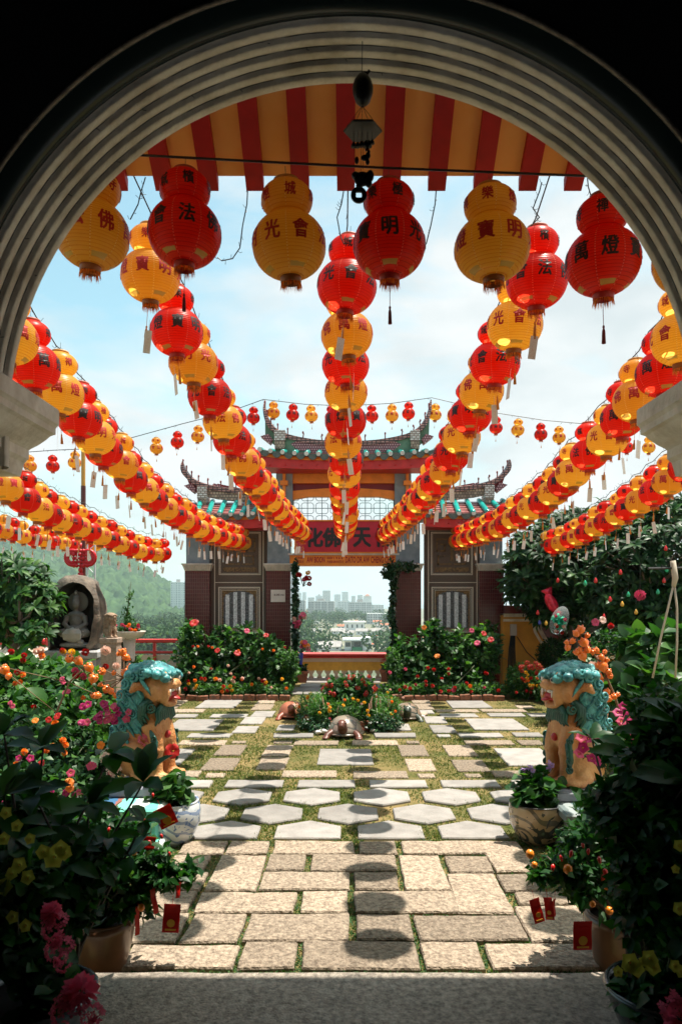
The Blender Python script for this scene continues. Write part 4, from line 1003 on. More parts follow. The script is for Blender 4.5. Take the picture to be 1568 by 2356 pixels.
    for i, p in enumerate(top):
        e = min(i, len(top)-1-i)/ (len(top)*.20); k = min(1, .10+e**.7); t = (top[min(i+1, len(top)-1)]-top[max(i-1, 0)]).normalized(); nn = Vector((-t.z, 0, t.x)); nn = nn if nn.z > 0 else -nn
        w = (th+.05)*k; h = .085*max(.25, k)
        rows.append([Vector((p.x, RY-w, p.z))-nn*h, Vector((p.x, RY-w, p.z)), Vector((p.x, RY-w*.4, p.z))+nn*.022*k, Vector((p.x, RY+w*.4, p.z))+nn*.022*k, Vector((p.x, RY+w, p.z)), Vector((p.x, RY+w, p.z))-nn*h, Vector((p.x, RY-w, p.z))-nn*h])
    cop.sheet(rows); cop.build('ridge_coping', m_coping, rg)
    # green web and folded leaf under each horn
    for s in (0, 1):
        seq = top if s == 0 else top[::-1]
        k1 = int(len(seq)*.04)+1; k2 = i0+1 if s == 0 else len(top)-i1
        bx = blocks[0][0] if s == 0 else blocks[-1][1]
        q = [seq[k] for k in range(k1, max(k1+3, k2+1))]; outp = [(p.x, p.z-.05) for p in q]; lo = gp(bx, 0).x
        sg = 1 if s == 0 else -1
        tail = [(lo, base_z+.18), (lo-sg*.05, base_z+.22), (lo-sg*.20, base_z+.40)]
        hw_ = MB(); hw_.prism(outp+tail if s == 0 else (outp+tail)[::-1], .10, Matrix.Translation((0, RY-.05, 0))); hw_.build('horn_web', m_ridge if panel == 'pink' else m_dred, rg)
        lf = MB(); cx_ = lo-sg*.16; zc_ = base_z+.30
        lf.prism([(cx_-sg*.13, zc_+.05), (cx_+sg*.03, zc_+.10), (cx_+sg*.12, zc_-.02), (cx_+sg*.06, zc_-.10)], .22, Matrix.Translation((0, RY-.11, 0))); lf.build('folded_leaf', m_pinkpat, rg)
    for (xa, xb, ya, yb, ym) in blocks:
        bk = MB(); bk.box(gp(xa, 0).x, gp(xb, 0).x, RY-.20, RY+.20, zl(ym)+.002, zl(ya)); b1 = bk.build('ridge_block', m_whitepat, rg)
        bk = MB(); bk.box(gp(xa+1, 0).x, gp(xb-1, 0).x, RY-.19, RY+.19, zl(yb), zl(ym)); bk.build('block_foot', m_brownpat, b1)
    (pa, pb, pya, pyb) = panel_px[name]
    N = 18; up = []; lo_ = []
    for x in np.linspace(pa, pb, N):
        zt = min((p for p in top), key=lambda p: abs(p.x-gp(x, 0).x)).z; u = abs((x-(pa+pb)/2)/((pb-pa)/2)); r = 1-max(0, (u-.93)/.07)**2*.9
        mid = zt-GS*(pya+pyb)/2; h = GS*(pyb-pya)/2*r; up.append((gp(x, 0).x, mid+h)); lo_.append((gp(x, 0).x, mid-h))
    pn = MB(); pn.prism(up+lo_[::-1], .012, Matrix.Translation((0, RY-th-.010, 0))); pn.build('patterned_panel', m_pinkpat if panel == 'pink' else m_brownpat, rg)
    # little bulbs standing on the coping
    for i in range(6, len(top)-5, 7):
        bu = MB(); bu.tube([top[i]+Vector((0, RY-.1, .01)), top[i]+Vector((random.uniform(-.02, .02), RY-.1, .10))], .013, 5); bu.ell(top[i]+Vector((0, RY-.1, .115)), (.02, .02, .03), None, 8, 5)
        bu.build('coping_bulb', mat('bulb_dark_red', (.25, .05, .04), .4), rg)
panel_px = {'upper_roof': (668, 922, 9, 30), 'left_roof': (468, 600, 10, 29), 'right_roof': (990, 1122, 10, 29)}
up_top = [(606,915),(608,938),(616,962),(630,980),(652,993),(690,1003),(740,1010),(797,1012),(854,1010),(904,1003),(942,993),(964,980),(978,962),(988,938),(993,912)]
roof('upper_roof', 602, 1000, 1061, 1037, up_top, [(630, 655, 988, 1030, 1012), (944, 966, 988, 1030, 1012)], 'pink', 25.5, 0, 11, (8, 20))
lf_top = [(414,1056),(419,1073),(430,1089),(446,1102),(468,1111),(500,1118),(540,1123),(580,1126),(622,1127)]
roof('left_roof', 428, 628, 1194, 1152, lf_top, [(452, 474, 1117, 1170, 1146)], 'brown', 26, -14, 6, (7, 20))
rt_top = [(1590-x, y-4) for x, y in lf_top][::-1]
roof('right_roof', 962, 1162, 1192, 1150, rt_top, [(1116, 1138, 1115, 1168, 1144)], 'brown', 26, 14, 6, (7, 20))

# ------------------------------------------------------------------ balustrade behind the gate opening
BY = 15.95; BS = BY/F
def bp(x, y, dy=0.0): return Vector(((x-795)*BS, dy, EYE-(y-1385)*BS))
m_bal = mat('balustrade_beige', (.58, .45, .33), .75, noise_amt=.08); m_rail = mat('rail_red', (.55, .03, .025), .45, noise_amt=.12)
m_band = mat('band_ochre', (.66, .36, .05), .7, noise_amt=.12)
bal = thing('balustrade', 'beige balustrade with red rail and bottle shaped gaps in gate opening', 'balustrade', ((795-800)*BS, BY, 0))
x0, x1 = bp(660, 0).x, bp(935, 0).x; bz = lambda y: bp(0, y).z
q = MB(); q.cbox(((x0+x1)/2, .02, (bz(1502)+bz(1508))/2), (x1-x0, .36, bz(1502)-bz(1508)), bev=.015); q.cbox(((x0+x1)/2, .02, (bz(1509)+bz(1513))/2), (x1-x0, .30, bz(1509)-bz(1513.2)), bev=.01); q.build('handrail', m_rail, bal)
q = MB(); q.box(x0, x1, -.10, .14, bz(1522), bz(1513.3)); q.build('moulding', m_bal, bal)
q = MB(); q.box(x0, x1, -.07, .12, bz(1542), bz(1522.2)); q.build('ochre_band', m_band, bal)
q = MB(); q.box(x0, x1, -.14, .2, -.02, bz(1560)); q.build('plinth', mat('plinth_grey', (.5, .47, .43), .8), bal)
def hole(t): return float(np.interp(t, [0, .04, .10, .22, .36, .50, .62, .72, .80, 1.0], [4.4, 4.4, 3.2, 5.2, 6.3, 5.9, 4.6, 3.1, 2.5, 2.3]))      # half width of a gap against height 0..1
pitch = 19.2; xs = [706+pitch*k for k in range(-2, 12)]
for k in range(len(xs)-1):
    L_, R_ = [], []
    for t in np.linspace(0, 1, 18):
        y = 1560-(1560-1542)*t; hw = hole(t); L_.append((bp(xs[k]+hw, 0).x, bz(y))); R_.append((bp(xs[k+1]-hw, 0).x, bz(y)))
    q = MB(); q.prism(L_+R_[::-1], .13, Matrix.Translation((0, -.045, 0))); q.build('baluster', m_bal, bal)
# terracotta troughs either side
m_terra = mat('terracotta', (.42, .145, .075), .8, noise_amt=.2, noise_scale=12)
troughs = []
for (x0_, x1_, y0_, y1_, lab) in ((672, 708, 1543, 1570, 'ribbed terracotta trough with low herbs left of the balustrade'), (874, 910, 1540, 1568, 'ribbed terracotta trough with red flowers right of the balustrade')):
    Yt = 14.6; s = Yt/F; o = thing('flower_trough', lab, 'planter', tuple(at((x0_+x1_)/2, y1_, Yt)), group='terracotta troughs by the balustrade'); w, h = (x1_-x0_)*s, (y1_-y0_)*s
    q = MB(); rows = []
    for z, k in ((0, .80), (h*.80, 1.0), (h*.80, 1.09), (h, 1.09), (h, .95), (h*.9, .93)): rows.append([Vector((sx*w/2*k, sy*.12*k, z)) for sx, sy in ((-1, -1), (1, -1), (1, 1), (-1, 1), (-1, -1))])
    q.sheet(rows); q.face(tuple(len(q.v)-5+i for i in range(4)))
    for i in range(11):
        x = -w/2*.78+w*.78*i/10; q.tube([(x, -.12*.82, h*.05), (x*1.17, -.12*.985, h*.74)], .008, 4)
    q.build('trough', m_terra, o); troughs.append((o, w, h))
# ------------------------------------------------------------------ guardian lions
m_lorange = mat('lion_orange_glaze', (.44, .135, .026), .45, col2=(.68, .37, .15), noise_scale=4, bump=.5, bump_scale=70, detail=8)
m_lteal = mat('lion_teal_paint', (.008, .10, .12), .4, col2=(.10, .42, .42), noise_scale=16, bump=.4, bump_scale=40)
m_lgreen = mat('lion_dark_green', (.010, .075, .055), .35, noise_amt=.3, noise_scale=12)
m_lred = mat('lion_mouth_red', (.42, .02, .02), .4)
m_white = mat('chalk_white', (.72, .68, .60), .5)
def spiral_curl(mb, c, r, nrm, h=.5, turns=1.6, n=22, tube=.28):
    """a raised curl of hair: a tube wound in a flat spiral on a small dome"""
    nrm = Vector(nrm).normalized(); u = nrm.orthogonal().normalized(); v = nrm.cross(u); c = Vector(c)
    mb.tube([c+(u*math.cos(2*PI*turns*t)+v*math.sin(2*PI*turns*t))*r*(1-t*.85)+nrm*r*h*t for t in np.linspace(0, 1, n)], [r*tube*(1-.35*t) for t in np.linspace(0, 1, n)], 7)
def lion(name, label, loc, rz, mats, H=.84, group=None, simple=False):
    """seated lion looking along +x; measured for a height of .84, then scaled"""
    mo, mt, mg, mr, mw = mats
    t = thing(name, label, 'lion statue', loc, rz, group); s = H/.84; t.scale = (s, s, s)
    b = MB(); E = lambda c, r, ry=0, rz_=0: b.ell(c, r, Euler((0, ry, rz_)), 18, 12)
    E((-.03, 0, .36), (.135, .135, .23), .22); E((.05, 0, .42), (.105, .13, .19), -.08)          # trunk and breast
    E((-.13, 0, .20), (.15, .16, .16)); E((-.07, 0, .10), (.16, .155, .10))
    E((.03, 0, .58), (.125, .125, .14), .1); E((.05, 0, .69), (.155, .150, .130))                # neck and broad skull
    E((.165, 0, .700), (.070, .110, .045), -.12); E((.215, 0, .715), (.030, .060, .036))           # upper jaw, flat nose
    E((.150, 0, .575), (.070, .090, .030), .30)                                                  # dropped lower jaw
    for sy in (-1, 1):
        E((.225, .038*sy, .705), (.020, .022, .022)); E((.165, .085*sy, .640), (.050, .030, .075)); E((.105, .120*sy, .655), (.055, .040, .070))   # nostrils, lips, jowls
        E((.165, .072*sy, .775), (.045, .046, .030), -.2)                                         # heavy brow
        b.tube([(.02, .130*sy, .70), (-.02, .170*sy, .70), (-.055, .180*sy, .655)], [.040, .036, .014], 10)   # ear
        b.tube([(.06, .090*sy, .42), (.110, .095*sy, .28), (.105, .098*sy, .15), (.110, .098*sy, .04)], [.075, .060, .052, .055], 12); E((.135, .098*sy, .034), (.085, .060, .040))
        E((.115, .100*sy, .235), (.058, .060, .040)); 
        for k in (-1, 0, 1): E((.205, .098*sy+k*.034, .030), (.030, .019, .030))
        E((-.03, .130*sy, .17), (.120, .066, .130), -.3); b.tube([(.03, .145*sy, .12), (-.02, .155*sy, .05), (.05, .155*sy, .03)], [.06, .045, .045], 10); E((.08, .155*sy, .032), (.065, .045, .034))
    body = b.build('body', mo, t, smooth=True); remesh(body, .010 if not simple else .016, 3)
    if simple: jitter(body, .004, 40)
    a = MB(); A = lambda c, r, ry=0: a.ell(c, r, Euler((0, ry, 0)), 16, 10)
    A((.045, 0, .805), (.150, .150, .062), .10); A((-.075, 0, .72), (.105, .160, .130), .25); A((-.125, 0, .56), (.085, .130, .17), .22); A((-.175, 0, .40), (.065, .095, .15), .25)
    for sy in (-1, 1): A((-.045, .130*sy, .60), (.080, .035, .15), .15); A((-.03, .120*sy, .44), (.07, .035, .10), -.1)
    cap = a.build('mane', mt, t, smooth=True); remesh(cap, .011, 2)
    c = MB()
    for ring, (x, z, w, n_) in enumerate(((.185, .800, .10, 4), (.130, .835, .135, 5), (.065, .862, .150, 6), (-.005, .868, .155, 6), (-.075, .845, .155, 6))):
        for k in range(n_):
            y = -w+2*w*k/(n_-1)+(.01 if ring % 2 else 0); zz = z-.9*(abs(y)/.16)**2*.055; c.ell((x, y, zz-.022), (.040, .036, .034), None, 10, 7); spiral_curl(c, (x, y, zz-.004), .031, (.25, y*5, 1), .45)
    for sy in (-1, 1):
        for x, z, r in ((.04, .80, .040), (-.03, .775, .042), (-.10, .72, .042), (-.14, .635, .042), (-.06, .68, .04), (-.155, .545, .042), (-.09, .585, .040), (-.10, .49, .038), (-.185, .45, .038), (-.03, .60, .034), (-.04, .50, .034), (-.13, .40, .036), (-.20, .34, .034)):
            y = sy*(.160 if z > .6 else .145-.1*max(0, .45-z)); spiral_curl(c, (x, y, z), r, (-.2, sy, .15), .4, tube=.30)
            for k in range(4): c.tube([(x-.015, y*.96, z-.02-k*.012), (x-.012+.017*k, y*1.03, z-.055-k*.02), (x+.004+.020*k, y*.98, z-.105-k*.02)], [.012, .011, .003], 6)
    for z in np.linspace(.82, .30, 12): c.ell((-.20+.06*(z-.30)/.52-.03*math.sin((z-.30)/.52*PI), 0, z), (.030, .030, .034), None, 10, 7)
    for sy in (-1, 1):
        for k in range(3): c.tube([(.205-.02*k, .03*sy+.035*k*sy, .80), (.225-.02*k, .045*sy+.035*k*sy, .785), (.215-.025*k, .062*sy+.035*k*sy, .765)], [.016, .018, .006], 7)
    c.build('mane_curls', mt, cap, smooth=True)
    g = MB()
    for k in range(9):
        y = -.10+.025*k; g.tube([(.150, y*.8, .565), (.125, y*1.1, .515), (.140, y*1.2, .46), (.115+.01*(k % 2), y*1.3, .40+.015*(k % 3))], [.022, .022, .017, .004], 8)
    for sy in (-1, 1):
        for k in range(3): g.tube([(.09-.02*k, .125*sy, .60), (.045-.02*k, .140*sy, .57-.01*k), (.04-.015*k, .145*sy, .50-.02*k), (.08-.02*k, .140*sy, .455-.03*k)], [.022, .026, .020, .004], 8)
        spiral_curl(g, (.095, .140*sy, .545), .036, (0, sy, 0), .35, tube=.3)
        g.tube([(.085, .140*sy, .40), (.130, .152*sy, .30), (.120, .155*sy, .20), (.125, .150*sy, .10)], [.014, .026, .026, .010], 8)
        for zz in (.33, .26, .19, .13): spiral_curl(g, (.125, .165*sy, zz), .026, (0, sy, 0), .35, tube=.32)
    g.build('beard', mg, t, smooth=True)
    m = MB(); m.ell((.135, 0, .628), (.085, .092, .042)); m.ell((.205, 0, .615), (.050, .040, .012), Euler((0, .3, 0))); m.build('mouth', mr, t, smooth=True); m = MB(); m.ell((.150, 0, .335), (.026, .03, .03), None, 12, 8); m.build('bell', mr, t, smooth=True)
    for sy in (-1, 1):
        e = MB(); e.ell((.195, .070*sy, .750), (.026, .027, .026), None, 12, 8); e = e.build('eye', mw, t, smooth=True)
        p = MB(); p.ell((.214, .078*sy, .750), (.012, .012, .012), None, 8, 6); p.build('pupil', m_black, e, smooth=True)
    f = MB()
    for sy in (-1, 1):
        f.tube([(.205, .065*sy, .675), (.212, .067*sy, .625)], [.014, .003], 6); f.tube([(.185, .070*sy, .60), (.192, .070*sy, .645)], [.011, .003], 6)
        for k in range(3): f.ell((.215-.006*k, .045*sy-.022*k*sy, .668), (.009, .010, .014), None, 6, 5)
    f.build('fang', mw, t, smooth=True)
    tl = MB(); tl.tube([(-.24, 0, .12), (-.30, 0, .22), (-.27, 0, .36), (-.22, 0, .46)], [.035, .05, .045, .012], 10)
    for z in (.2, .28, .36):
        for sy in (-1, 1): spiral_curl(tl, (-.28, .04*sy, z), .03, (0, sy, 0), .3)
    tl.build('tail', mt, t, smooth=True)
    return t
LM = (m_lorange, m_lteal, m_lgreen, m_lred, m_white)
pl = at(343, 1790, 5.45); pr_ = at(1318, 1800, 5.45)
lion('guardian_lion', 'painted lion statue with teal mane facing right above the blue pot', tuple(pl), R(-14), LM, .83, 'painted guardian lions')
lion('guardian_lion', 'painted lion statue with teal mane facing left above the brown pot', tuple(pr_), R(194), LM, .86, 'painted guardian lions')
# pedestals
def stripes(name, cols, sc_):
    m = bpy.data.materials.new(name); m.use_nodes = True; nt = m.node_tree; L = nt.links; b = nt.nodes['Principled BSDF']; b.inputs['Roughness'].default_value = .4
    t = nt.nodes.new('ShaderNodeTexCoord'); s = nt.nodes.new('ShaderNodeSeparateXYZ'); L.new(t.outputs['Object'], s.inputs['Vector'])
    a = nt.nodes.new('ShaderNodeMath'); a.operation = 'MULTIPLY_ADD'; a.inputs[1].default_value = sc_; a.inputs[2].default_value = .5; L.new(s.outputs['X'], a.inputs[0])
    n = nt.nodes.new('ShaderNodeTexNoise'); n.inputs['Scale'].default_value = 12; n.inputs['Detail'].default_value = 4; L.new(t.outputs['Object'], n.inputs['Vector'])
    a2 = nt.nodes.new('ShaderNodeMath'); a2.operation = 'MULTIPLY_ADD'; a2.inputs[1].default_value = .10; L.new(n.outputs['Fac'], a2.inputs[0]); L.new(a.outputs[0], a2.inputs[2])
    r = nt.nodes.new('ShaderNodeValToRGB'); r.color_ramp.interpolation = 'CONSTANT'
    for i, (p, c) in enumerate(cols):
        e = r.color_ramp.elements[i] if i < 2 else r.color_ramp.elements.new(p); e.position = p; e.color = (*c, 1)
    L.new(a2.outputs[0], r.inputs['Fac']); L.new(r.outputs['Color'], b.inputs['Base Color']); return m
m_mint = stripes('mint_stripes', [(0, (.05, .16, .30)), (.36, (.30, .12, .10)), (.42, (.18, .58, .48)), (.56, (.66, .72, .66)), (.72, (.16, .56, .46)), (.84, (.62, .72, .66))], 1.5)
m_greyst = stripes('grey_green_stripes', [(0, (.16, .20, .20)), (.30, (.30, .34, .34)), (.40, (.10, .16, .16)), (.52, (.34, .37, .36)), (.70, (.12, .06, .05)), (.76, (.20, .22, .25))], 1.4)
for (p, mm, lab, dx) in ((pl, m_mint, 'mint and white striped pedestal under the lion facing right', 0), (pr_, m_greyst, 'grey green stepped pedestal under the lion facing left', 0)):
    o = thing('lion_pedestal', lab, 'pedestal', (p.x, p.y-.12, 0), 0, 'pedestals of the painted lions')
    q = MB(); q.cbox((0, .12, p.z-.035), (.40, .58, .07), bev=.012); q.build('plinth_block', mat('plinth_blue_grey', (.22, .23, .27), .6, noise_amt=.2), o)
    q = MB(); q.cbox((0, 0, p.z-.105), (.45, .92, .068), bev=.014); q.build('top_slab', mm, o)
    q = MB(); q.cbox((0, 0, (p.z-.14)/2), (.36, .80, p.z-.142), bev=.01); q.build('shaft', mm, o)
    q = MB(); q.cbox((0, -.02, .05), (.46, .98, .10), bev=.012); q.build('foot_slab', mm, o)

# ------------------------------------------------------------------ glazed pots
def porcelain(name, base, ink, sc_=9.0, thr=.56):
    m = bpy.data.materials.new(name); m.use_nodes = True; nt = m.node_tree; L = nt.links; b = nt.nodes['Principled BSDF']; b.inputs['Roughness'].default_value = .18; b.inputs['Coat Weight'].default_value = .5
    t = nt.nodes.new('ShaderNodeTexCoord'); n = nt.nodes.new('ShaderNodeTexNoise'); n.inputs['Scale'].default_value = sc_; n.inputs['Detail'].default_value = 3; n.inputs['Distortion'].default_value = 2.4; L.new(t.outputs['Object'], n.inputs['Vector'])
    w = nt.nodes.new('ShaderNodeTexWave'); w.wave_type = 'RINGS'; w.inputs['Scale'].default_value = sc_*.55; w.inputs['Distortion'].default_value = 7; w.inputs['Detail'].default_value = 2; L.new(t.outputs['Object'], w.inputs['Vector'])
    s = nt.nodes.new('ShaderNodeSeparateXYZ'); L.new(t.outputs['Object'], s.inputs['Vector'])
    g = nt.nodes.new('ShaderNodeMath'); g.operation = 'GREATER_THAN'; g.inputs[1].default_value = .80; L.new(w.outputs['Fac'], g.inputs[0])
    g2 = nt.nodes.new('ShaderNodeMath'); g2.operation = 'GREATER_THAN'; g2.inputs[1].default_value = thr; L.new(n.outputs['Fac'], g2.inputs[0])
    mx_ = nt.nodes.new('ShaderNodeMath'); mx_.operation = 'MAXIMUM'; L.new(g2.outputs[0], mx_.inputs[1])
    mu = nt.nodes.new('ShaderNodeMath'); mu.operation = 'MULTIPLY'; mu.inputs[1].default_value = .75; L.new(g.outputs[0], mu.inputs[0]); L.new(mu.outputs[0], mx_.inputs[0])
    x = nt.nodes.new('ShaderNodeMixRGB'); x.inputs['Color1'].default_value = (*base, 1); x.inputs['Color2'].default_value = (*ink, 1); L.new(mx_.outputs[0], x.inputs['Fac']); L.new(x.outputs['Color'], b.inputs['Base Color']); return m
m_blue = porcelain('blue_white_glaze', (.58, .62, .64), (.10, .18, .36), 10, .60)
m_brownpot = porcelain('landscape_glaze', (.42, .30, .17), (.05, .055, .05), 7, .57)
m_soilp = mat('pot_soil', (.02, .016, .012), .95)
def pot(name, label, p, prof, m, cat='pot', rim=None, soil=.9, group=None):
    o = thing(name, label, cat, p, random.uniform(0, 6), group); q = MB(); q.lathe(prof, 40, cap1=False); q.build('bowl', m, o, smooth=True)
    rt, zt = prof[-1]; i = max(range(len(prof)), key=lambda k: prof[k][1])
    q = MB(); r_, z_ = prof[i]; q.lathe([(r_-.002, z_-.006), (r_+.006, z_), (r_+.002, z_+.006), (r_-.012, z_+.004), (r_-.014, z_-.05)], 40, cap0=False, cap1=False); q.build('rim', rim or m, o, smooth=True)
    q = MB(); q.lathe([(.001, z_*soil), (r_-.012, z_*soil-.004)], 24); q.build('soil', m_soilp, o); return o
pA = gnd(392, 1938); pA.z = 0; potA = pot('glazed_pot', 'blue and white porcelain pot of water plants below the left lion', tuple(pA), [(.13, 0), (.165, .05), (.205, .14), (.215, .22), (.205, .275), (.195, .295)], m_blue, group='glazed pots before the lions')
pB = gnd(1236, 1938); pB.z = 0; potB = pot('glazed_pot', 'brown glazed pot with painted landscape below the right lion', tuple(pB), [(.11, 0), (.15, .05), (.19, .13), (.205, .22), (.20, .265), (.195, .285)], m_brownpot, rim=mat('pot_rim_black', (.03, .028, .026), .3), group='glazed pots before the lions')

# ------------------------------------------------------------------ turtles and the round flower bed
def turtle(label, p, rz, s, mshell, mskin, group):
    t = thing('turtle_statue', label, 'turtle statue', tuple(p), rz, group); t.scale = (s, s, s)      # looks along -y
    b = MB(); b.lathe([(.255, .07), (.262, .09), (.25, .13), (.225, .19), (.175, .25), (.11, .29), (.05, .305), (.001, .31)], 28, Matrix.Diagonal((1, 1.15, 1, 1)), cap0=True); sh = b.build('shell', mshell, t, smooth=True); jitter(sh, .012, 9)
    q = MB(); q.lathe([(.262, .075), (.285, .062), (.280, .045), (.25, .04)], 28, Matrix.Diagonal((1, 1.15, 1, 1)), cap0=False, cap1=False); q.build('shell_rim', mshell, sh, smooth=True)
    q = MB(); q.ell((0, 0, .07), (.22, .26, .06)); q.tube([(0, -.18, .10), (0, -.28, .15), (0, -.33, .21)], [.085, .075, .07], 12); q.ell((0, -.35, .23), (.075, .10, .070)); q.ell((0, -.42, .215), (.05, .05, .04))
    for sx in (-1, 1):
        q.tube([(.15*sx, -.17, .09), (.22*sx, -.25, .05), (.25*sx, -.30, .02)], [.06, .055, .05], 10); q.ell((.25*sx, -.32, .02), (.06, .07, .025))
        q.tube([(.15*sx, .18, .08), (.23*sx, .25, .04), (.25*sx, .26, .02)], [.06, .05, .045], 10)
    q.tube([(0, .27, .07), (0, .36, .03)], [.03, .006], 8)
    bd = q.build('body', mskin, t, smooth=True); remesh(bd, .014, 4)
    for sx in (-1, 1): q = MB(); q.ell((.055*sx, -.395, .255), (.013, .013, .013), None, 8, 6); q.build('eye', m_black, t, smooth=True)
    return t
def scutes(name, c1, c2, c3):
    m = bpy.data.materials.new(name); m.use_nodes = True; nt = m.node_tree; L = nt.links; b = nt.nodes['Principled BSDF']; b.inputs['Roughness'].default_value = .28
    t = nt.nodes.new('ShaderNodeTexCoord'); v = nt.nodes.new('ShaderNodeTexVoronoi'); v.inputs['Scale'].default_value = 5.5; L.new(t.outputs['Object'], v.inputs['Vector'])
    v2 = nt.nodes.new('ShaderNodeTexVoronoi'); v2.feature = 'DISTANCE_TO_EDGE'; v2.inputs['Scale'].default_value = 5.5; L.new(t.outputs['Object'], v2.inputs['Vector'])
    r = nt.nodes.new('ShaderNodeValToRGB'); r.color_ramp.elements[0].color = (*c1, 1); r.color_ramp.elements[1].color = (*c2, 1); L.new(v.outputs['Color'], r.inputs['Fac'])
    l = nt.nodes.new('ShaderNodeMath'); l.operation = 'LESS_THAN'; l.inputs[1].default_value = .05; L.new(v2.outputs['Distance'], l.inputs[0])
    x = nt.nodes.new('ShaderNodeMixRGB'); x.inputs['Color2'].default_value = (*c3, 1); L.new(r.outputs['Color'], x.inputs['Color1']); L.new(l.outputs[0], x.inputs['Fac']); L.new(x.outputs['Color'], b.inputs['Base Color'])
    bp_ = nt.nodes.new('ShaderNodeBump'); bp_.inputs['Strength'].default_value = .6; bp_.inputs['Distance'].default_value = .02; L.new(v2.outputs['Distance'], bp_.inputs['Height']); L.new(bp_.outputs['Normal'], b.inputs['Normal']); return m
tf = gnd(794, 1693); tl_ = gnd(672, 1651); tr_ = gnd(936, 1655)
turtle('grey brown shelled turtle statue in front of the round flower bed', tf, R(-8), .84, scutes('shell_grey_green', (.16, .20, .16), (.34, .21, .16), (.10, .09, .07)), mat('skin_brown', (.11, .035, .02), .4, noise_amt=.3), 'turtle statues round the flower bed')
turtle('rust red turtle statue left of the round flower bed', tl_, R(2), .78, mat('rust_shell', (.36, .115, .06), .45, noise_amt=.25, noise_scale=7), mat('rust_skin', (.24, .06, .03), .45, noise_amt=.25), 'turtle statues round the flower bed')
turtle('dark green turtle statue right of the round flower bed', tr_, R(-4), .78, scutes('shell_green', (.10, .13, .10), (.32, .18, .12), (.03, .04, .03)), mat('skin_dark_green', (.035, .05, .035), .4, noise_amt=.3), 'turtle statues round the flower bed')
m_pebble = mat('white_pebble', (.62, .58, .54), .7, isl=.25)
pm = []
for k in range(4):
    q = MB(); q.ell((0, 0, .02), (.05, .038, .026), None, 10, 7); q.mats = [m_pebble if k else mat('tan_pebble', (.42, .31, .24), .8)]; q2 = q.mesh('pebble', True)
    for v in q2.vertices: v.co += v.normal*.010*noise.noise(v.co*30+Vector((k*7, 0, 0)))
    pm.append(q2)
for (cx, cy, n, rx, ry, lab) in ((748, 1688, 10, .16, .10, 'pebble lying at the left foot of the grey turtle'), (845, 1683, 12, .14, .10, 'pebble lying at the right foot of the grey turtle'), (957, 1650, 11, .16, .10, 'white pebble beside the dark green turtle')):
    c = gnd(cx, cy)
    for i in range(n):
        tag(mesh_obj('pebble', random.choice(pm), None, (c.x+random.uniform(-rx, rx), c.y+random.uniform(-ry, ry), random.choice((0, .005, .02))), (0, 0, random.uniform(0, 6)), random.uniform(.6, 1.25)), lab, 'pebble', lab.replace('pebble lying', 'pebbles').replace('white pebble', 'white pebbles'))
m_brick = mat('edging_brick', (.33, .12, .06), .9, col2=(.10, .06, .04), noise_scale=18, bump=.5)
# ------------------------------------------------------------------ grotto with seated goddess
m_rock = mat('boulder', (.06, .055, .05), .9, col2=(.25, .20, .15), noise_scale=5, bump=1.0, bump_scale=16, detail=10)
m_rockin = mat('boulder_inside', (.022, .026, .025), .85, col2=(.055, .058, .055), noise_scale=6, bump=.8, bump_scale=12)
NY = 11.6; NS = NY/F
nb_ = at(168, 1497, NY); gro = thing('grotto_boulder', 'hollowed boulder shrine holding a white seated goddess figure', 'boulder shrine', tuple(nb_))
def npx(x, y, dy=0): return Vector(((x-168)*NS, dy, (1497-y)*NS))
outl = [(108,1497),(106,1470),(107,1440),(111,1410),(118,1380),(124,1352),(133,1332),(150,1323),(170,1320),(192,1325),(208,1336),(214,1352),(224,1375),(228,1400),(226,1430),(222,1455),(217,1480),(208,1497)]
inl = [(118,1486),(116,1468),(118,1440),(122,1412),(129,1388),(136,1366),(145,1352),(158,1343),(170,1339),(184,1343),(196,1350),(205,1362),(213,1380),(216,1402),(214,1430),(210,1455),(206,1474),(200,1486)]
rings = []
for fr_i, (src, k, dy) in enumerate(((inl, .88, .36), (inl, .97, .22), (inl, 1.0, .04), (inl, 1.035, -.02), (outl, .985, .03), (outl, 1.0, .16), (outl, .97, .42), (outl, .80, .62))):
    row = []
    dense = []
    for (xa, ya), (xb, yb) in zip(src, src[1:]):
        for t in (0, .33, .66): dense.append((xa+(xb-xa)*t, ya+(yb-ya)*t))
    dense.append(src[-1])
    for x, y in dense:
        p = npx(168+(x-168)*k, 1420+(y-1420)*k if y < 1480 else y, dy); p += Vector((noise.noise(p*5), noise.noise(p*5+Vector((3, 1, 7))), noise.noise(p*5+Vector((9, 4, 2)))))*.03*(1 if fr_i > 2 else .3); row.append(p)
    rings.append(row)
q = MB(); q.sheet(rings[3:]); N_ = len(rings[0]); q.face(tuple(len(q.v)-N_+i for i in range(N_))); q.build('rock_shell', m_rock, gro, smooth=True)
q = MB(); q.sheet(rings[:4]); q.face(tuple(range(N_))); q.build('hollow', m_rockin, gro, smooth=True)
m_statue = mat('statue_grey', (.15, .155, .15), .7, col2=(.25, .25, .24), noise_scale=9); m_robe = mat('statue_white', (.50, .50, .48), .6, noise_amt=.1)
god = thing('goddess_statue', 'pale seated goddess statue with halo inside the hollowed boulder', 'statue', tuple(nb_+npx(167, 1482, .12)))
def sp_(x, y, dy=0): return Vector(((x-167)*NS, dy, (1482-y)*NS))
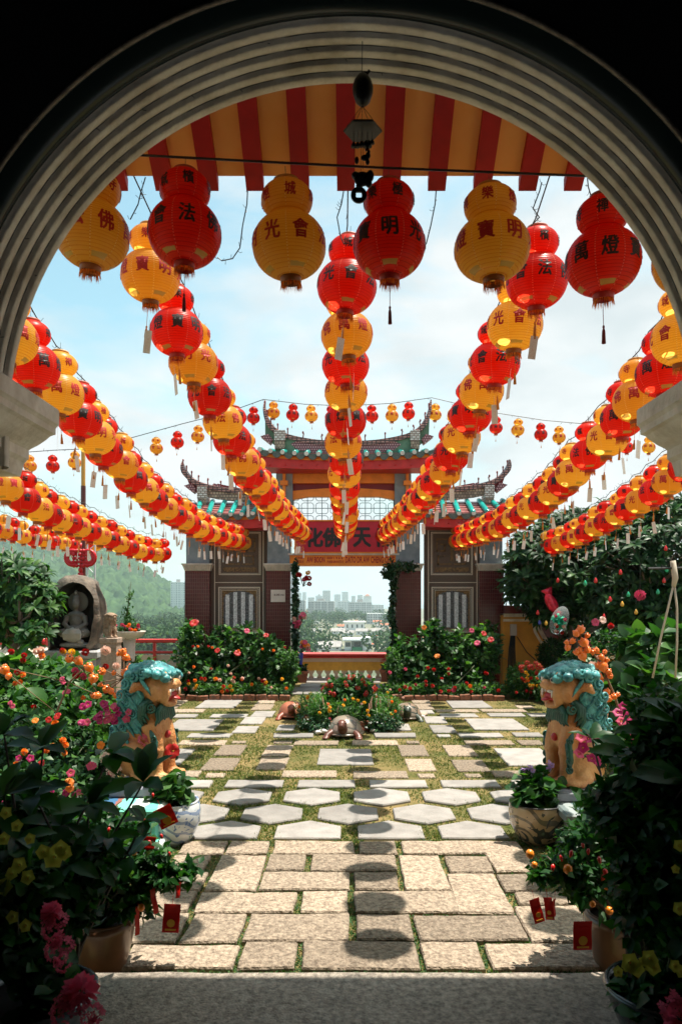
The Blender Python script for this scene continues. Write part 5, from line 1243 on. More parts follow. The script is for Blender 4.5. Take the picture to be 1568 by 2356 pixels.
b = MB(); b.ell(sp_(167, 1448, .02), (.20, .12, .06)); b.ell(sp_(167, 1430, .04), (.105, .085, .14)); b.ell(sp_(167, 1415, .04), (.14, .075, .06)); b.tube([sp_(167, 1410, .04), sp_(168, 1395, .03)], .04, 10); b.ell(sp_(168, 1388, .01), (.070, .072, .088)); b.ell(sp_(168, 1375, .02), (.062, .062, .050)); b.ell(sp_(168, 1364, .02), (.028, .028, .05)); b.ell(sp_(168, 1387, -.05), (.010, .012, .018))
for sx in (-1, 1):
    b.tube([sp_(167+sx*19, 1418, .04), sp_(167+sx*25, 1436, .0), sp_(167+sx*10, 1447, -.08), sp_(167+sx*2, 1446, -.11)], [.048, .042, .034, .028], 10)
    b.tube([sp_(167+sx*8, 1455, 0), sp_(167+sx*28, 1457, -.06), sp_(167+sx*10, 1462, -.13)], [.07, .075, .05], 10); b.ell(sp_(168+sx*8.5, 1389, .02), (.012, .02, .035))
remesh(b.build('body', m_statue, god, smooth=True), .010, 3)
r_ = MB(); r_.ell(sp_(167, 1462, -.02), (.235, .13, .055)); r_.ell(sp_(167, 1456, -.08), (.11, .09, .09))
for k in range(9):
    x = -20+5*k; r_.tube([sp_(167+x*.6, 1446, -.09), sp_(167+x, 1458, -.155), sp_(167+x*.9, 1470, -.14), sp_(167+x*.55, 1481-abs(x)*.25, -.09)], [.012, .02, .02, .008], 7)
for sx in (-1, 1):
    for k in range(3): r_.tube([sp_(167+sx*12, 1452+k*3, -.11), sp_(167+sx*24, 1453+k*4, -.11), sp_(167+sx*32, 1460+k*3, -.03)], [.012, .014, .008], 7)
remesh(r_.build('robe', m_robe, god, smooth=True), .009, 2)
h_ = MB(); h_.lathe([(.001, 0), (.155, 0), (.165, .012), (.155, .025), (.001, .02)], 32, Matrix.Translation(sp_(167, 1385, .14)) @ Matrix.Rotation(PI/2, 4, 'X')); h_.build('halo', mat('halo_grey', (.24, .25, .24), .8), god, smooth=True)
h_ = MB(); h_.ell(sp_(168, 1364, -.005), (.022, .02, .022)); h_.build('crown_jewel', m_robe, god, smooth=True)
q = MB(); q.ell(sp_(167, 1484, -.02), (.24, .14, .05)); q.ell(sp_(185, 1478, -.1), (.06, .05, .04)); lb = q.build('lotus_seat', mat('lotus_grey', (.30, .30, .29), .8, noise_amt=.3, noise_scale=20), god, smooth=True); jitter(lb, .02, 18)
# carved plinth under the boulder
q = thing('shrine_plinth', 'pale granite plinth with carved scrolls under the boulder shrine', 'plinth', (nb_.x, nb_.y+.2, 0)); m_pl = mat('plinth_granite', (.30, .30, .30), .85, col2=(.44, .44, .43), noise_scale=30, bump=.3)
pz = nb_.z; b = MB(); b.cbox((-.02, .05, pz-.06), (.90, .78, .12), bev=.02); b.build('top_course', m_pl, q); b = MB(); b.cbox((0, .06, (pz-.12)/2), (.78, .66, pz-.122), bev=.015); b.build('die', m_pl, q)
b = MB()
for sx in (.14, .24, -.1, -.26): spiral_curl(b, (sx, -.272, pz-.30), .07, (0, -1, 0), .1, 1.5, 24, .22)
b.build('carved_scroll', m_pl, q, smooth=True)
# stone post with a little lion on top
py_ = 11.0; pp = at(250, 1640, py_); pz = EYE-(1468-1385)/F*py_; o = thing('stone_post', 'tall square carved stone post topped by small lion', 'stone post', (pp.x, py_, 0)); s = py_/F
m_post = mat('tan_granite', (.28, .20, .15), .9, col2=(.42, .32, .25), noise_scale=26, bump=.5)
b = MB(); b.cbox((0, .12, pz*.47), (.235, .24, pz*.94), bev=.012); b.build('shaft', m_post, o); b = MB(); b.cbox((0, .12, pz*.965), (.262, .27, pz*.07), bev=.01); b.build('cap_block', m_post, o)
b = MB()
for k in range(3): b.tube([(-.10+.02*i, -.006, pz*.885-.028*k+.012*math.sin(i*1.3+k)) for i in range(11)], .006, 5)
b.build('carved_band', m_post, o)
m_post2 = mat('weathered_lion_stone', (.25, .16, .10), .8, col2=(.36, .25, .17), noise_scale=20, bump=.4)
lion('stone_lion', 'small weathered stone lion sitting on the carved stone post', (pp.x-.01, py_+.12, pz+.002), R(-30), (m_post2,)*5, .36, simple=True)
# stone basin on a pedestal beside the post
o = thing('stone_basin', 'shallow stone basin of red flowers on an overgrown pedestal', 'basin', (at(298, 1500, 12).x, 12, 0)); bz_ = EYE-(1452-1385)/F*12
b = MB(); b.lathe([(.10, bz_-.13), (.20, bz_-.09), (.25, bz_-.02), (.26, bz_), (.23, bz_-.004), (.20, bz_-.03)], 28, cap1=False); b.build('bowl', m_cap, o, smooth=True); b = MB(); b.lathe([(.14, 0), (.12, .1), (.08, bz_*.5), (.10, bz_-.12)], 16); b.build('stem', m_cap, o, smooth=True)
basin = o
# rockery at the foot
m_rock2 = mat('rockery_stone', (.22, .17, .13), .9, col2=(.44, .37, .30), noise_scale=9, bump=.7)
rk = []
for k in range(4):
    q = MB(); q.ell((0, 0, .08), (.16, .13, .11), None, 16, 11); q.mats = [m_rock2]; mm = q.mesh('rock', True); rk.append(mm)
    for v in mm.vertices: v.co += v.normal*.05*noise.noise(v.co*7+Vector((k*11, 0, 0)))
spots = [(165,1630),(185,1640),(210,1635),(225,1640),(175,1610),(205,1615),(175,1560),(190,1575),(205,1562),(220,1580),(215,1600),(195,1600),(180,1592),(228,1603),(168,1578)]
for i, (x, y) in enumerate(spots):
    Yk = 11.2; p = at(x, y, Yk); tag(mesh_obj('rock', rk[i % 4], None, (p.x, Yk+random.uniform(-.2, .2), max(-.05, p.z-.10)), (0, 0, random.uniform(0, 6)), random.uniform(.8, 1.3)), 'rough brown rock piled between shrine plinth and stone post', 'rock', 'rockery stones by the stone post')

# ------------------------------------------------------------------ terrace walls and railings
def rail_fence(label, x0, x1, Y, ytop, seg, slant=0, group=None):
    a, b_ = at(x0, ytop, Y), at(x1, ytop, Y); o = thing('terrace_railing', label, 'railing', ((a.x+b_.x)/2, Y, 0), 0, group); cx = (a.x+b_.x)/2; W = b_.x-a.x; H = a.z
    q = MB(); q.cbox((0, 0, H-.04), (W, .14, .08), bev=.015); q.cbox((0, 0, H-.28), (W, .08, .05), bev=.01); q.build('handrail', m_rail, o)
    q = MB(); q.cbox((0, .02, (H-.34)/2-.15), (W, .05, H-.34+.3)); q.build('panel', m_bal, o)
    n = max(2, int(W/seg))
    for i in range(n+1):
        x = -W/2+W*i/n; q = MB(); q.cbox((x, -.015, H/2-.2), (.06, .06, H+.3)); q.build('post', m_rail, o)
    return o
rail_fence('red topped railing with beige panels between post and left gate column', 285, 428, 15.6, 1470, 1.0, group='red topped terrace railings')
rail_fence('red topped railing behind the boulder shrine at left', 60, 284, 16.0, 1478, 1.2, group='red topped terrace railings')
o = thing('striped_wall', 'beige wall with ridges for shadow stripes and red top rail behind left tree', 'ridged_wall', tuple(at(20, 1500, 15.0)))  # round ridges shaped to stand in for shadow stripes on a beige wall
aw = lambda x, y, dy: Vector(((x-20)*15/F, dy, (1500-y)*15/F))
q = MB()
for i in range(22): q.tube([aw(-80+10*i, 1492, .25), aw(-80+10*i, 1521, -.35)], .045, 5)
q.build('sheet', mat('wall_beige', (.50, .44, .33), .6, noise_amt=.15), o); q = MB(); q.box(aw(-85, 0, 0).x, aw(140, 0, 0).x, .2, .36, aw(0, 1486, 0).z, aw(0, 1470, 0).z); q.build('ridge_rail', m_rail, o)
q = MB()
for x in (-70, 60, 130): q.box(aw(x, 0, 0).x-.04, aw(x, 0, 0).x+.04, .22, .30, -at(20, 1500, 15).z, aw(0, 1490, 0).z)
q.build('support', m_rail, o)
# ochre wall with the sweeping maroon coping, right of the gate
WY = 14.7; WS = WY/F; o = thing('ochre_garden_wall', 'ochre garden wall with sweeping maroon coping right of gate', 'garden wall', (at(1160, 0, WY).x, WY, 0))
wp = lambda x, y: ((x-1160)*WS, EYE-(y-1385)*WS)
top = [(1156,1416),(1215,1416),(1232,1418),(1236,1432),(1240,1450),(1250,1468),(1264,1482),(1282,1492),(1300,1498),(1420,1502)]
m_ochre = mat('ochre_plaster', (.62, .29, .035), .8, noise_amt=.15, noise_scale=3, bump=.1)
pts = [wp(x, y) for x, y in top]; q = MB(); q.prism([(pts[0][0], -.1)]+pts+[(pts[-1][0], -.1)], .25, Matrix.Translation((0, 0, 0))); q.build('wall_body', m_ochre, o)
def along(off, w, h, dy0, dy1, mm, nm, seq=None):
    P = [Vector((x, 0, z)) for x, z in pts]; rows = []
    for i, p in enumerate(P):
        t = (P[min(i+1, len(P)-1)]-P[max(i-1, 0)]).normalized(); n_ = Vector((-t.z, 0, t.x)); n_ = -n_ if n_.z < 0 or (abs(n_.z) < .3 and n_.x < 0) else n_
        a = p+n_*off; b_ = p+n_*(off+h); rows.append([a+Vector((0, dy0, 0)), b_+Vector((0, dy0, 0)), b_+Vector((0, dy1, 0)), a+Vector((0, dy1, 0)), a+Vector((0, dy0, 0))])
    q = MB(); q.sheet(rows); return q.build(nm, mm, o)
along(.04, 0, .16, -.16, .42, mat('maroon_coping', (.14, .012, .014), .3), 'coping'); along(-.03, 0, .07, -.06, .3, m_cream, 'coping_moulding'); along(-.12, 0, .05, -.02, .2, m_cream, 'lower_moulding')
q = MB(); q.box(wp(1172, 0)[0], wp(1186, 0)[0], -.07, -.001, wp(0, 1462)[1], wp(0, 1436)[1]); q.build('junction_box', mat('box_grey', (.45, .40, .35), .6), o)
q = MB()
for k in range(6): q.tube([(wp(1174+k*1.6, 0)[0], -.02-.005*k, wp(0, 1462)[1]), (wp(1170+k*2.5, 0)[0], -.03, wp(0, 1490)[1]), (wp(1168+k*3.2, 0)[0], -.03, wp(0, 1520+3*k)[1]), (wp(1166+k*4, 0)[0], -.02, .02)], .010, 4)
q.tube([(wp(1188, 0)[0], -.02, wp(0, 1465)[1]), (wp(1210, 0)[0], -.02, wp(0, 1500)[1]), (wp(1232, 0)[0], -.02, wp(0, 1520)[1])], .008, 4); q.build('loose_cable', m_cable, o)
# flagpole-like pole with the red knot, and a lattice mast
o = thing('lantern_pole', 'slim brown and yellow pole rising behind the boulder shrine', 'pole', (at(192, 0, 13.0).x, 13.0, 0)); zt = at(0, 1030, 13).z
q = MB(); q.tube([(0, 0, -.1), (0, 0, at(0, 1118, 13).z)], .042, 10); q.build('lower_pole', mat('pole_brown', (.10, .02, .016), .4), o); q = MB(); q.tube([(0, 0, at(0, 1118, 13).z), (0, 0, zt)], .036, 10); q.build('upper_pole', mat('pole_ochre', (.55, .28, .04), .4), o)
ky = 12.9; kp = at(188, 1285, ky); o = thing('chinese_knot', 'big red Chinese knot ornament hanging on the slim pole', 'knot ornament', tuple(kp)); ks = ky/F
kk = lambda x, y, dy=0: Vector(((x-188)*ks, dy, (1285-y)*ks)); m_knot = mat('knot_red', (.55, .008, .015), .35)
q = MB()
for sx in (-1, 1):
    for r in (18, 12):
        q.tube([kk(188+sx*(18+r*.9*math.cos(t)), 1284-r*.95*math.sin(t), -.06) for t in np.linspace(-2.2, 2.2, 16)], .030, 8)
q.build('side_loop', m_knot, o, smooth=True)
q = MB()
for i in range(5):
    for j in range(5): q.ell(kk(188+(i-2)*7.5, 1285+(j-2)*8.5, -.05-.02*((i+j) % 2)), (.035, .03, .035), None, 8, 6)
q.tube([kk(188, 1262, -.05), kk(188, 1250, -.03)], .02, 6); q.ell(kk(188, 1312, -.05), (.04, .04, .05)); q.tube([kk(188, 1318, -.05), kk(188, 1340, -.05)], [.05, .03], 8); q.build('woven_body', m_knot, o, smooth=True)
o = thing('lattice_mast', 'white steel lattice mast beside the pole with red knot', 'mast', (at(210, 0, 13.6).x, 13.6, 0)); q = MB(); z0, z1 = -.1, at(0, 1236, 13.6).z
for x in (-.07, .07): q.tube([(x, 0, z0), (x, 0, z1)], .016, 5)
n = 22
for i in range(n): za, zb = z0+(z1-z0)*i/n, z0+(z1-z0)*(i+1)/n; q.tube([(-.07*(-1)**i, 0, za), (.07*(-1)**i, 0, zb)], .008, 4)
q.build('lattice', mat('mast_white', (.62, .65, .67), .4), o)
# ------------------------------------------------------------------ plants
G_DARK = leafmat('leaf_dark', (.012, .045, .014), (.036, .100, .020), rough=.5, trans=.30, spec=.2)
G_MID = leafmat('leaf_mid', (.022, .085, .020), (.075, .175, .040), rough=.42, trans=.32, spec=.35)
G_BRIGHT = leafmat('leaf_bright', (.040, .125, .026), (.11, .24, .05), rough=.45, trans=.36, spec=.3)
G_IVY = leafmat('leaf_ivy', (.014, .060, .024), (.04, .11, .03), rough=.35, trans=.2)
G_FRANGI = leafmat('leaf_frangipani', (.020, .075, .018), (.09, .20, .040), rough=.5, trans=.35, spec=.25)
G_NEAR = leafmat('leaf_near', (.010, .052, .012), (.030, .115, .022), rough=.42, trans=.35, spec=.25)
m_bark = mat('bark', (.09, .07, .05), .9, col2=(.16, .13, .10), noise_scale=14, bump=.6); m_twig = mat('green_twig', (.05, .06, .02), .7)
def petal_mat(n, c, t=.3): return mat(n, c, .55, trans=t, isl=.18)
PM = {'red': petal_mat('petal_red', (.48, .010, .008)), 'orange': petal_mat('petal_orange', (.85, .22, .015)), 'yellow': petal_mat('petal_yellow', (.85, .50, .03)), 'pink': petal_mat('petal_pink', (.62, .07, .16)), 'magenta': petal_mat('petal_magenta', (.42, .008, .12)),
      'pale': petal_mat('petal_pale', (.80, .55, .45)), 'lime': petal_mat('petal_lime', (.42, .44, .06)), 'lilac': petal_mat('petal_lilac', (.55, .36, .68)), 'rose': petal_mat('petal_rose', (.72, .12, .21))}
m_pollen = mat('pollen', (.75, .45, .05), .7)
def flower_mesh(kind, c):
    m = MB(); PMc = PM[c]
    if kind == 'hibiscus':
        P = []; n = 5
        for i in range(n):
            a = 2*PI*i/n; rows = []
            for r, w, z in ((.06, .10, 0), (.35, .34, .14), (.75, .52, .22), (1.0, .40, .10), (1.06, .12, .04)):
                rows.append([Vector((math.cos(a)*r-math.sin(a)*s*w, math.sin(a)*r+math.cos(a)*s*w, z+.05*abs(s)+.04*math.sin(9*r+i))) for s in (-1, -.4, .2, 1)])
            m.use(PMc); m.sheet(rows)
        m.use(m_pollen); m.tube([(0, 0, .02), (.05, 0, .3), (.12, .02, .55)], [.05, .035, .05], 6)
    elif kind == 'pompom':
        m.use(PMc); ga = PI*(3-5**.5)
        for i in range(70):
            z = 1-(i+.5)/70*1.75; r = math.sqrt(max(0, 1-z*z)); a = ga*i; d = Vector((r*math.cos(a), r*math.sin(a), z)); u = d.orthogonal().normalized(); v = d.cross(u); k = random.uniform(.85, 1.1)
            b = d*.35; t = d*k; s = .22; m.add([b-u*.08, b+u*.08, t*.8+u*s+v*.08, t+v*.1, t*.8-u*s-v*.05], [(0, 1, 2, 3, 4)])
    elif kind == 'cluster':
        m.use(PMc)
        for i in range(34):
            d = Vector(rdir(1)[0]); d.z = abs(d.z)*.7; c0 = d*random.uniform(.6, 1.0); nn = (d+Vector((0, 0, .6))).normalized(); u = nn.orthogonal().normalized(); v = nn.cross(u); s = .24; a0 = random.random()*6
            for q in range(4):
                a = a0+q*PI/2; e = u*math.cos(a)+v*math.sin(a); f = u*math.cos(a+PI/2)+v*math.sin(a+PI/2); m.add([c0, c0+e*s*.6+f*s*.4, c0+e*s*1.1+nn*.03, c0+e*s*.6-f*s*.4], [(0, 1, 2, 3)])
    elif kind == 'trumpet':
        m.use(PMc); n = 15; rows = []
        for r, z in ((.12, -.55), (.16, -.1), (.35, .10), (.75, .17), (1.0, .12)):
            rows.append([Vector(((r*(1+.16*math.cos(5*2*PI*i/n)*(r > .5)))*math.cos(2*PI*i/n), (r*(1+.16*math.cos(5*2*PI*i/n)*(r > .5)))*math.sin(2*PI*i/n), z+(.06*math.sin(10*PI*i/n*1.0) if r > .9 else 0))) for i in range(n+1)])
        m.sheet(rows); m.use(m_pollen); m.ell((0, 0, .02), (.13, .13, .10), None, 8, 5)
    me = m.mesh('flower', True); return me
FL = {}
def fl(kind, c):
    if (kind, c) not in FL: FL[kind, c] = flower_mesh(kind, c)
    return FL[kind, c]
m_nip = mat('nipple_fruit_orange', (.80, .135, .006), .32, col2=(.86, .20, .012), noise_scale=20, coat=.3); m_calyx = mat('calyx_brown', (.20, .09, .03), .7)
q = MB(); q.use(m_nip); q.lathe([(.001, -1.0), (.10, -.96), (.14, -.86), (.24, -.74), (.52, -.46), (.66, -.12), (.63, .15), (.48, .38), (.25, .48), (.001, .50)], 14)
for i in range(5): a = 2*PI*i/5; q.ell((.50*math.cos(a), .50*math.sin(a), .34), (.20, .20, .20), None, 8, 6)
q.use(m_calyx); q.lathe([(.18, .48), (.14, .56), (.05, .60), (.04, .8)], 8); FRUIT = q.mesh('fruit', True)
q = MB(); q.use(mat('kumquat_orange', (.85, .25, .015), .3, coat=.3)); q.lathe([(.001, -1), (.45, -.88), (.82, -.45), (.9, 0), (.8, .5), (.4, .9), (.001, .98)], 12); KUM = q.mesh('fruit', True)
q = MB(); q.use(mat('chilli_red', (.60, .015, .01), .3, coat=.3)); q.lathe([(.001, -1), (.3, -.6), (.5, 0), (.48, .6), (.2, .95), (.001, 1)], 8); CHI = q.mesh('fruit', True)
def put_flowers(parent, items, name='flower'):
    """items: (mesh, world point, size, normal or None)"""
    o0 = Vector(parent.location)
    for me, p, s, nrm in items:
        n_ = Vector(nrm) if nrm is not None else Vector((random.uniform(-.5, .5), -1.0, random.uniform(.2, 1.1)))
        e = n_.to_track_quat('Z', 'Y').to_euler(); e2 = (e.to_matrix() @ Matrix.Rotation(random.uniform(0, 6), 3, 'Z')).to_euler()
        mesh_obj(name, me, parent, Vector(p)-o0, e2, s*random.uniform(.85, 1.15))
def el(x, y, Y, rx, ry, rd=None):
    """ellipsoid seen at (x, y), half sizes rx, ry in picture units, rd metres deep"""
    s = Y/F; c = at(x, y, Y); return (np.array(c), np.array([rx*s, rd if rd else (rx+ry)*.5*s, ry*s]))
def plant(name, label, cat, base, chunks, mats, stems=None, group=None, part='foliage', stem_mat=None):
    t = thing(name, label, cat, tuple(base), 0, group); b = np.array(base)
    ch_ = [(tm, P-b, D, U, L, W, k) for (tm, P, D, U, L, W, k) in chunks]
    leaf_obj(part, ch_, mats, t)
    if stems:
        q = MB()
        for pts, r in stems: q.tube([Vector(p)-Vector(base) for p in pts], r, 6)
        q.build('stems', stem_mat or m_twig, t, smooth=True)
    return t
def stems_to(base, ells, n, r=.012, spread=.15):
    out = []
    for i in range(n):
        c, rr = ells[i % len(ells)]; tip = Vector(c)+Vector((random.uniform(-1, 1)*rr[0]*.6, random.uniform(-1, 1)*rr[1]*.6, random.uniform(-.2, .6)*rr[2]))
        b = Vector(base)+Vector((random.uniform(-spread, spread), random.uniform(-spread, spread), 0)); m_ = b.lerp(tip, .5)+Vector((random.uniform(-.05, .05), random.uniform(-.05, .05), 0))
        out.append(([b, m_, tip], [r, r*.8, r*.35]))
    return out
def on_front(ells, n):
    """points on the camera side of the outer skin of a union of ellipsoids"""
    P = []
    while len(P) < n:
        k = random.randrange(len(ells)); c, r = ells[k]; d = rdir(1)[0]
        if d[1] > -.15 or d[2] < -.75: continue
        p = c+d*r*1.0
        if any((((p-c2)/r2)**2).sum() < .8 for j, (c2, r2) in enumerate(ells) if j != k): continue
        P.append((Vector(p), Vector(d)))
    return P

# --- round bed in the middle of the lawn
bc = gnd(803, 1668); bed = thing('round_flower_bed', 'round brick edged flower bed with red and yellow flowers between turtles', 'flower bed', (bc.x, bc.y, 0))
By = bc.y; o0 = np.array([bc.x, bc.y, 0])
q = MB()
for k in range(26):
    a = 2*PI*k/26; M = Matrix.Rotation(a, 4, 'Z') @ Matrix.Rotation(random.uniform(-.15, .15), 4, 'Y'); q.cbox(M @ Vector((0, .58, .07)), (.125, .07, .14), M, bev=.008)
q.build('brick_edging', m_brick, bed); q = MB(); q.lathe([(.001, .12), (.56, .10), (.57, 0)], 24); q.build('soil', m_soilp, bed)
up_e = [(np.array([bc.x, By, .42]), np.array([.40, .36, .24])), (np.array([bc.x-.12, By, .52]), np.array([.24, .22, .18])), (np.array([bc.x+.14, By, .54]), np.array([.24, .22, .18]))]
mid_e = [(np.array([bc.x+.50*math.cos(a), By+.48*math.sin(a), .27]), np.array([.25, .22, .20])) for a in np.linspace(0, 2*PI, 9)[:-1]]
low_e = [(np.array([bc.x+.74*math.cos(a), By+.66*math.sin(a), .10]), np.array([.22, .17, .15])) for a in np.linspace(0, 2*PI, 25)[:-1] if min(abs((a-t+PI) % (2*PI)-PI) for t in (4.66, 3.25, 6.17)) > .42]
ch1 = [bush_chunks(up_e, 420, 7, .080, mi=0), bush_chunks(mid_e, 700, 9, .085, LEAF_LONG, .55, 1, up=.8), bush_chunks(low_e, 1000, 8, .045, mi=2, zmin=.02)]
sh = lambda cs, b: [(tm, P-b, D, U, L, W, k) for (tm, P, D, U, L, W, k) in cs]
leaf_obj('foliage', sh(ch1, o0), [G_MID, G_BRIGHT, G_IVY], bed)
it = [(fl('cluster', 'red'), p, .036, d) for p, d in on_front(up_e, 30) if p.z > .38]
it += [(fl('pompom', random.choice(['yellow', 'orange', 'yellow'])), p+d*.03, .024, d) for p, d in on_front(mid_e, 30)] + [(fl('pompom', random.choice(['pink', 'pale'])), p+d*.04, .018, d) for p, d in on_front(mid_e, 12)]
put_flowers(bed, it)
q = MB()
for k in range(16): a = random.uniform(-PI, 0); x, y = .55*math.cos(a), .55*math.sin(a); z = random.uniform(.12, .3); q.tube([(x, y, z), (x+random.uniform(-.03, .03), y-.02, z+.1), (x+random.uniform(-.04, .04), y-.03, z+.17)], [.006, .012, .004], 5)
q.build('flower_spike', PM['pale'], bed)
# --- shrubs before the gate columns
def border(label, ells, low, y0, base, spots, edging):
    n = sum(float(e[1][0]*e[1][2]) for e in ells)
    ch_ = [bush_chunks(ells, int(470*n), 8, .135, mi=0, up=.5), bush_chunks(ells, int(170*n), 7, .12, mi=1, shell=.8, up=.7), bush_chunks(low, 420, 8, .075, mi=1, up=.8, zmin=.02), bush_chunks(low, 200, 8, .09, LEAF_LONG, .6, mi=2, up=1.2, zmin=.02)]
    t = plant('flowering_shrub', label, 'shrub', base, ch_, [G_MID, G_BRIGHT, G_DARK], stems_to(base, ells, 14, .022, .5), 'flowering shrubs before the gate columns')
    put_flowers(t, spots); return t
s1 = [el(450,1520,13.8,58,70,.55), el(440,1462,13.8,30,40,.35), el(520,1512,13.9,55,75,.5), el(600,1520,13.8,58,68,.5), el(640,1545,13.7,50,50,.5), el(480,1550,13.6,85,45,.5), el(565,1470,13.9,30,40,.35)]
l1 = [el(x,1585,13.0,35,16,.25) for x in (410,455,500,550,600,640)]+[el(670,1530,13.4,22,45,.3)]
def spots_px(lst, Y, s):
    return [(fl(k, c), at(x, y, Y), s*sz, None) for (x, y, k, c, sz) in lst]
rl = lambda xs, ys, n, kinds, sz: [(random.uniform(*xs), random.uniform(*ys), *random.choice(kinds), sz) for _ in range(n)]
K1 = [('pompom', 'yellow'), ('pompom', 'orange'), ('pompom', 'red'), ('pompom', 'pale')]
border('tall leafy shrub bed with red hibiscus before the left gate columns', s1, l1, 0, (at(520,1600,13.6).x, 13.6, 0),
  spots_px([(447,1434,'hibiscus','red',1.4),(568,1452,'hibiscus','pink',.9),(612,1462,'hibiscus','red',.8),(546,1503,'hibiscus','red',1.2),(500,1497,'hibiscus','red',.9)], 13.2, .052)+spots_px(rl((400,660),(1560,1592),34,K1,1)+rl((410,660),(1480,1560),14,[('pompom','red'),('pompom','orange'),('pompom','pale')],.8), 12.75, .034), None)
s2 = [el(935,1520,13.8,48,68,.5), el(990,1505,13.9,50,75,.5), el(1050,1515,13.8,50,70,.5), el(1105,1510,13.8,45,72,.5), el(1125,1470,13.9,28,40,.35), el(1020,1550,13.6,110,45,.5), el(1000,1455,13.9,22,30,.3)]
l2 = [el(x,1585,13.0,35,16,.25) for x in (905,950,1000,1050,1100,1140)]+[el(905,1535,13.3,22,40,.3)]
border('tall leafy shrub bed with red flowers before the right gate columns', s2, l2, 0, (at(1040,1600,13.6).x, 13.6, 0),
  spots_px([(975,1444,'hibiscus','orange',.8),(1112,1458,'hibiscus','red',1.0),(1084,1451,'hibiscus','pink',.8),(1097,1480,'hibiscus','pink',1.2),(1128,1472,'hibiscus','red',1.0),(1005,1510,'hibiscus','orange',.9)], 13.2, .050)+spots_px(rl((895,1150),(1535,1592),26,[('pompom','red'),('pompom','orange'),('pompom','red'),('pompom','pink')],1), 12.75, .036), None)
for (x0, x1, lab) in ((400, 668, 'low edging of weathered bricks before the left shrub bed'), (900, 1160, 'low edging of weathered bricks before the right shrub bed')):
    o = thing('brick_edging', lab, 'edging', (at((x0+x1)/2, 1600, 12.7).x, 12.7, 0), 0, 'brick edgings of the shrub beds'); q = MB(); a, b = at(x0, 0, 12.7).x, at(x1, 0, 12.7).x; n = int((b-a)/.19)
    for i in range(n): q.cbox((a+(b-a)*(i+.5)/n-o.location.x, random.uniform(-.02, .02), .04+random.uniform(-.02, .01)), (.175, .09, .13), Matrix.Rotation(random.uniform(-.08, .08), 4, 'Y'), bev=.01)
    q.build('brick', m_brick, o)
# --- right end: flower clump, clipped dome, shrubs
s3 = [el(1195,1565,13.0,35,45,.4), el(1235,1572,12.8,32,42,.4), el(1265,1590,12.4,35,35,.4)]
t = plant('flowering_shrub', 'low flower clump with red blooms before the ochre wall', 'shrub', (at(1220,0,12.9).x, 12.9, 0), [bush_chunks(s3, 380, 8, .075, mi=1, up=.9), bush_chunks(s3, 200, 8, .09, LEAF_LONG, .6, mi=0, up=1)], [G_MID, G_BRIGHT], stems_to((at(1220,0,12.9).x, 12.9, 0), s3, 6))
put_flowers(t, spots_px(rl((1190,1250),(1525,1548),16,[('cluster','red')],1.3)+rl((1180,1265),(1545,1600),22,[('pompom','yellow'),('pompom','red'),('pompom','orange')],.9), 12.4, .034))
s4 = [el(1275,1505,13.6,44,42,.4)]
plant('clipped_bush', 'dark clipped round bush before the ochre wall', 'bush', (at(1275,0,13.6).x, 13.6, 0), [bush_chunks(s4, 900, 8, .045, mi=0, shell=.6)], [G_DARK], stems_to((at(1275,0,13.6).x, 13.6, 0), s4, 5))
# --- ivy on the gate posts
def ivy(label, ells, base, n):
    plant('ivy', label, 'ivy', base, [bush_chunks(ells, n, 6, .085, mi=0, up=.1, droop=.5)], [G_IVY], [([Vector(ells[0][0]), Vector(ells[len(ells)//2][0]), Vector(ells[-1][0])], .012)], 'ivy on the gate columns')
ivy('ivy climbing the inner edge of the left gate column', [el(679,y,14.75,9,28,.12) for y in range(1310, 1530, 38)], (at(679,1540,14.75).x, 14.75, 0), 300)
ivy('thick ivy hanging down the inner edge of the right gate column', [el(920,1302,14.6,42,16,.2), el(895,1318,14.6,20,16,.2)]+[el(903+2*math.sin(y),y,14.7,10,28,.14) for y in range(1340, 1540, 36)], (at(905,1540,14.7).x, 14.7, 0), 430)
for (x, y, lab, cols) in ((697,1332,'topmost bunch of artificial flowers on the left gate column', ['pink','yellow','red']), (688,1432,'middle bunch of pink artificial flowers on the left gate column', ['pink','pale','rose']), (692,1486,'lowest bunch of artificial flowers in a blue holder on the left gate column', ['pink','pale','orange'])):
    p = at(x, y, 14.55); o = thing('flower_bunch', lab, 'flowers', tuple(p), 0, 'artificial flower bunches on the left gate column'); q = MB()
    its = []
    for k in range(9):
        d = Vector((random.uniform(-.10, .16), random.uniform(-.12, 0), random.uniform(-.10, .16))); its.append((fl(random.choice(['pompom', 'hibiscus']), random.choice(cols)), p+d, .05, None)); q.tube([(0, 0, -.15), d*.6+Vector((0, 0, -.04)), d], .006, 4)
    q.build('stems', m_twig, o); put_flowers(o, its)
    if y > 1450: q = MB(); q.lathe([(.02, -.45), (.05, -.14)], 10); q.build('holder', mat('holder_blue', (.06, .07, .42), .4), o)
for k, (o, w, h) in enumerate(troughs):
    b = np.array(o.location); E_ = [(np.array([0, 0, h*1.1]), np.array([w*.48, .13, .13]))]; leaf_obj('foliage', [bush_chunks(E_, 130, 7, .07, mi=0, up=1)], [G_DARK if k == 0 else G_MID], o)
    if k: put_flowers(o, [(fl('cluster', 'red'), Vector(b)+Vector((random.uniform(-.15, .15), -.12, h+random.uniform(.05, .3))), .04, None) for _ in range(10)])
put_flowers(basin, [(fl('pompom', random.choice(['red', 'pink', 'orange'])), Vector((basin.location.x+random.uniform(-.2, .2), 12+random.uniform(-.2, 0), bz_+random.uniform(.02, .12))), .03, None) for _ in range(14)])
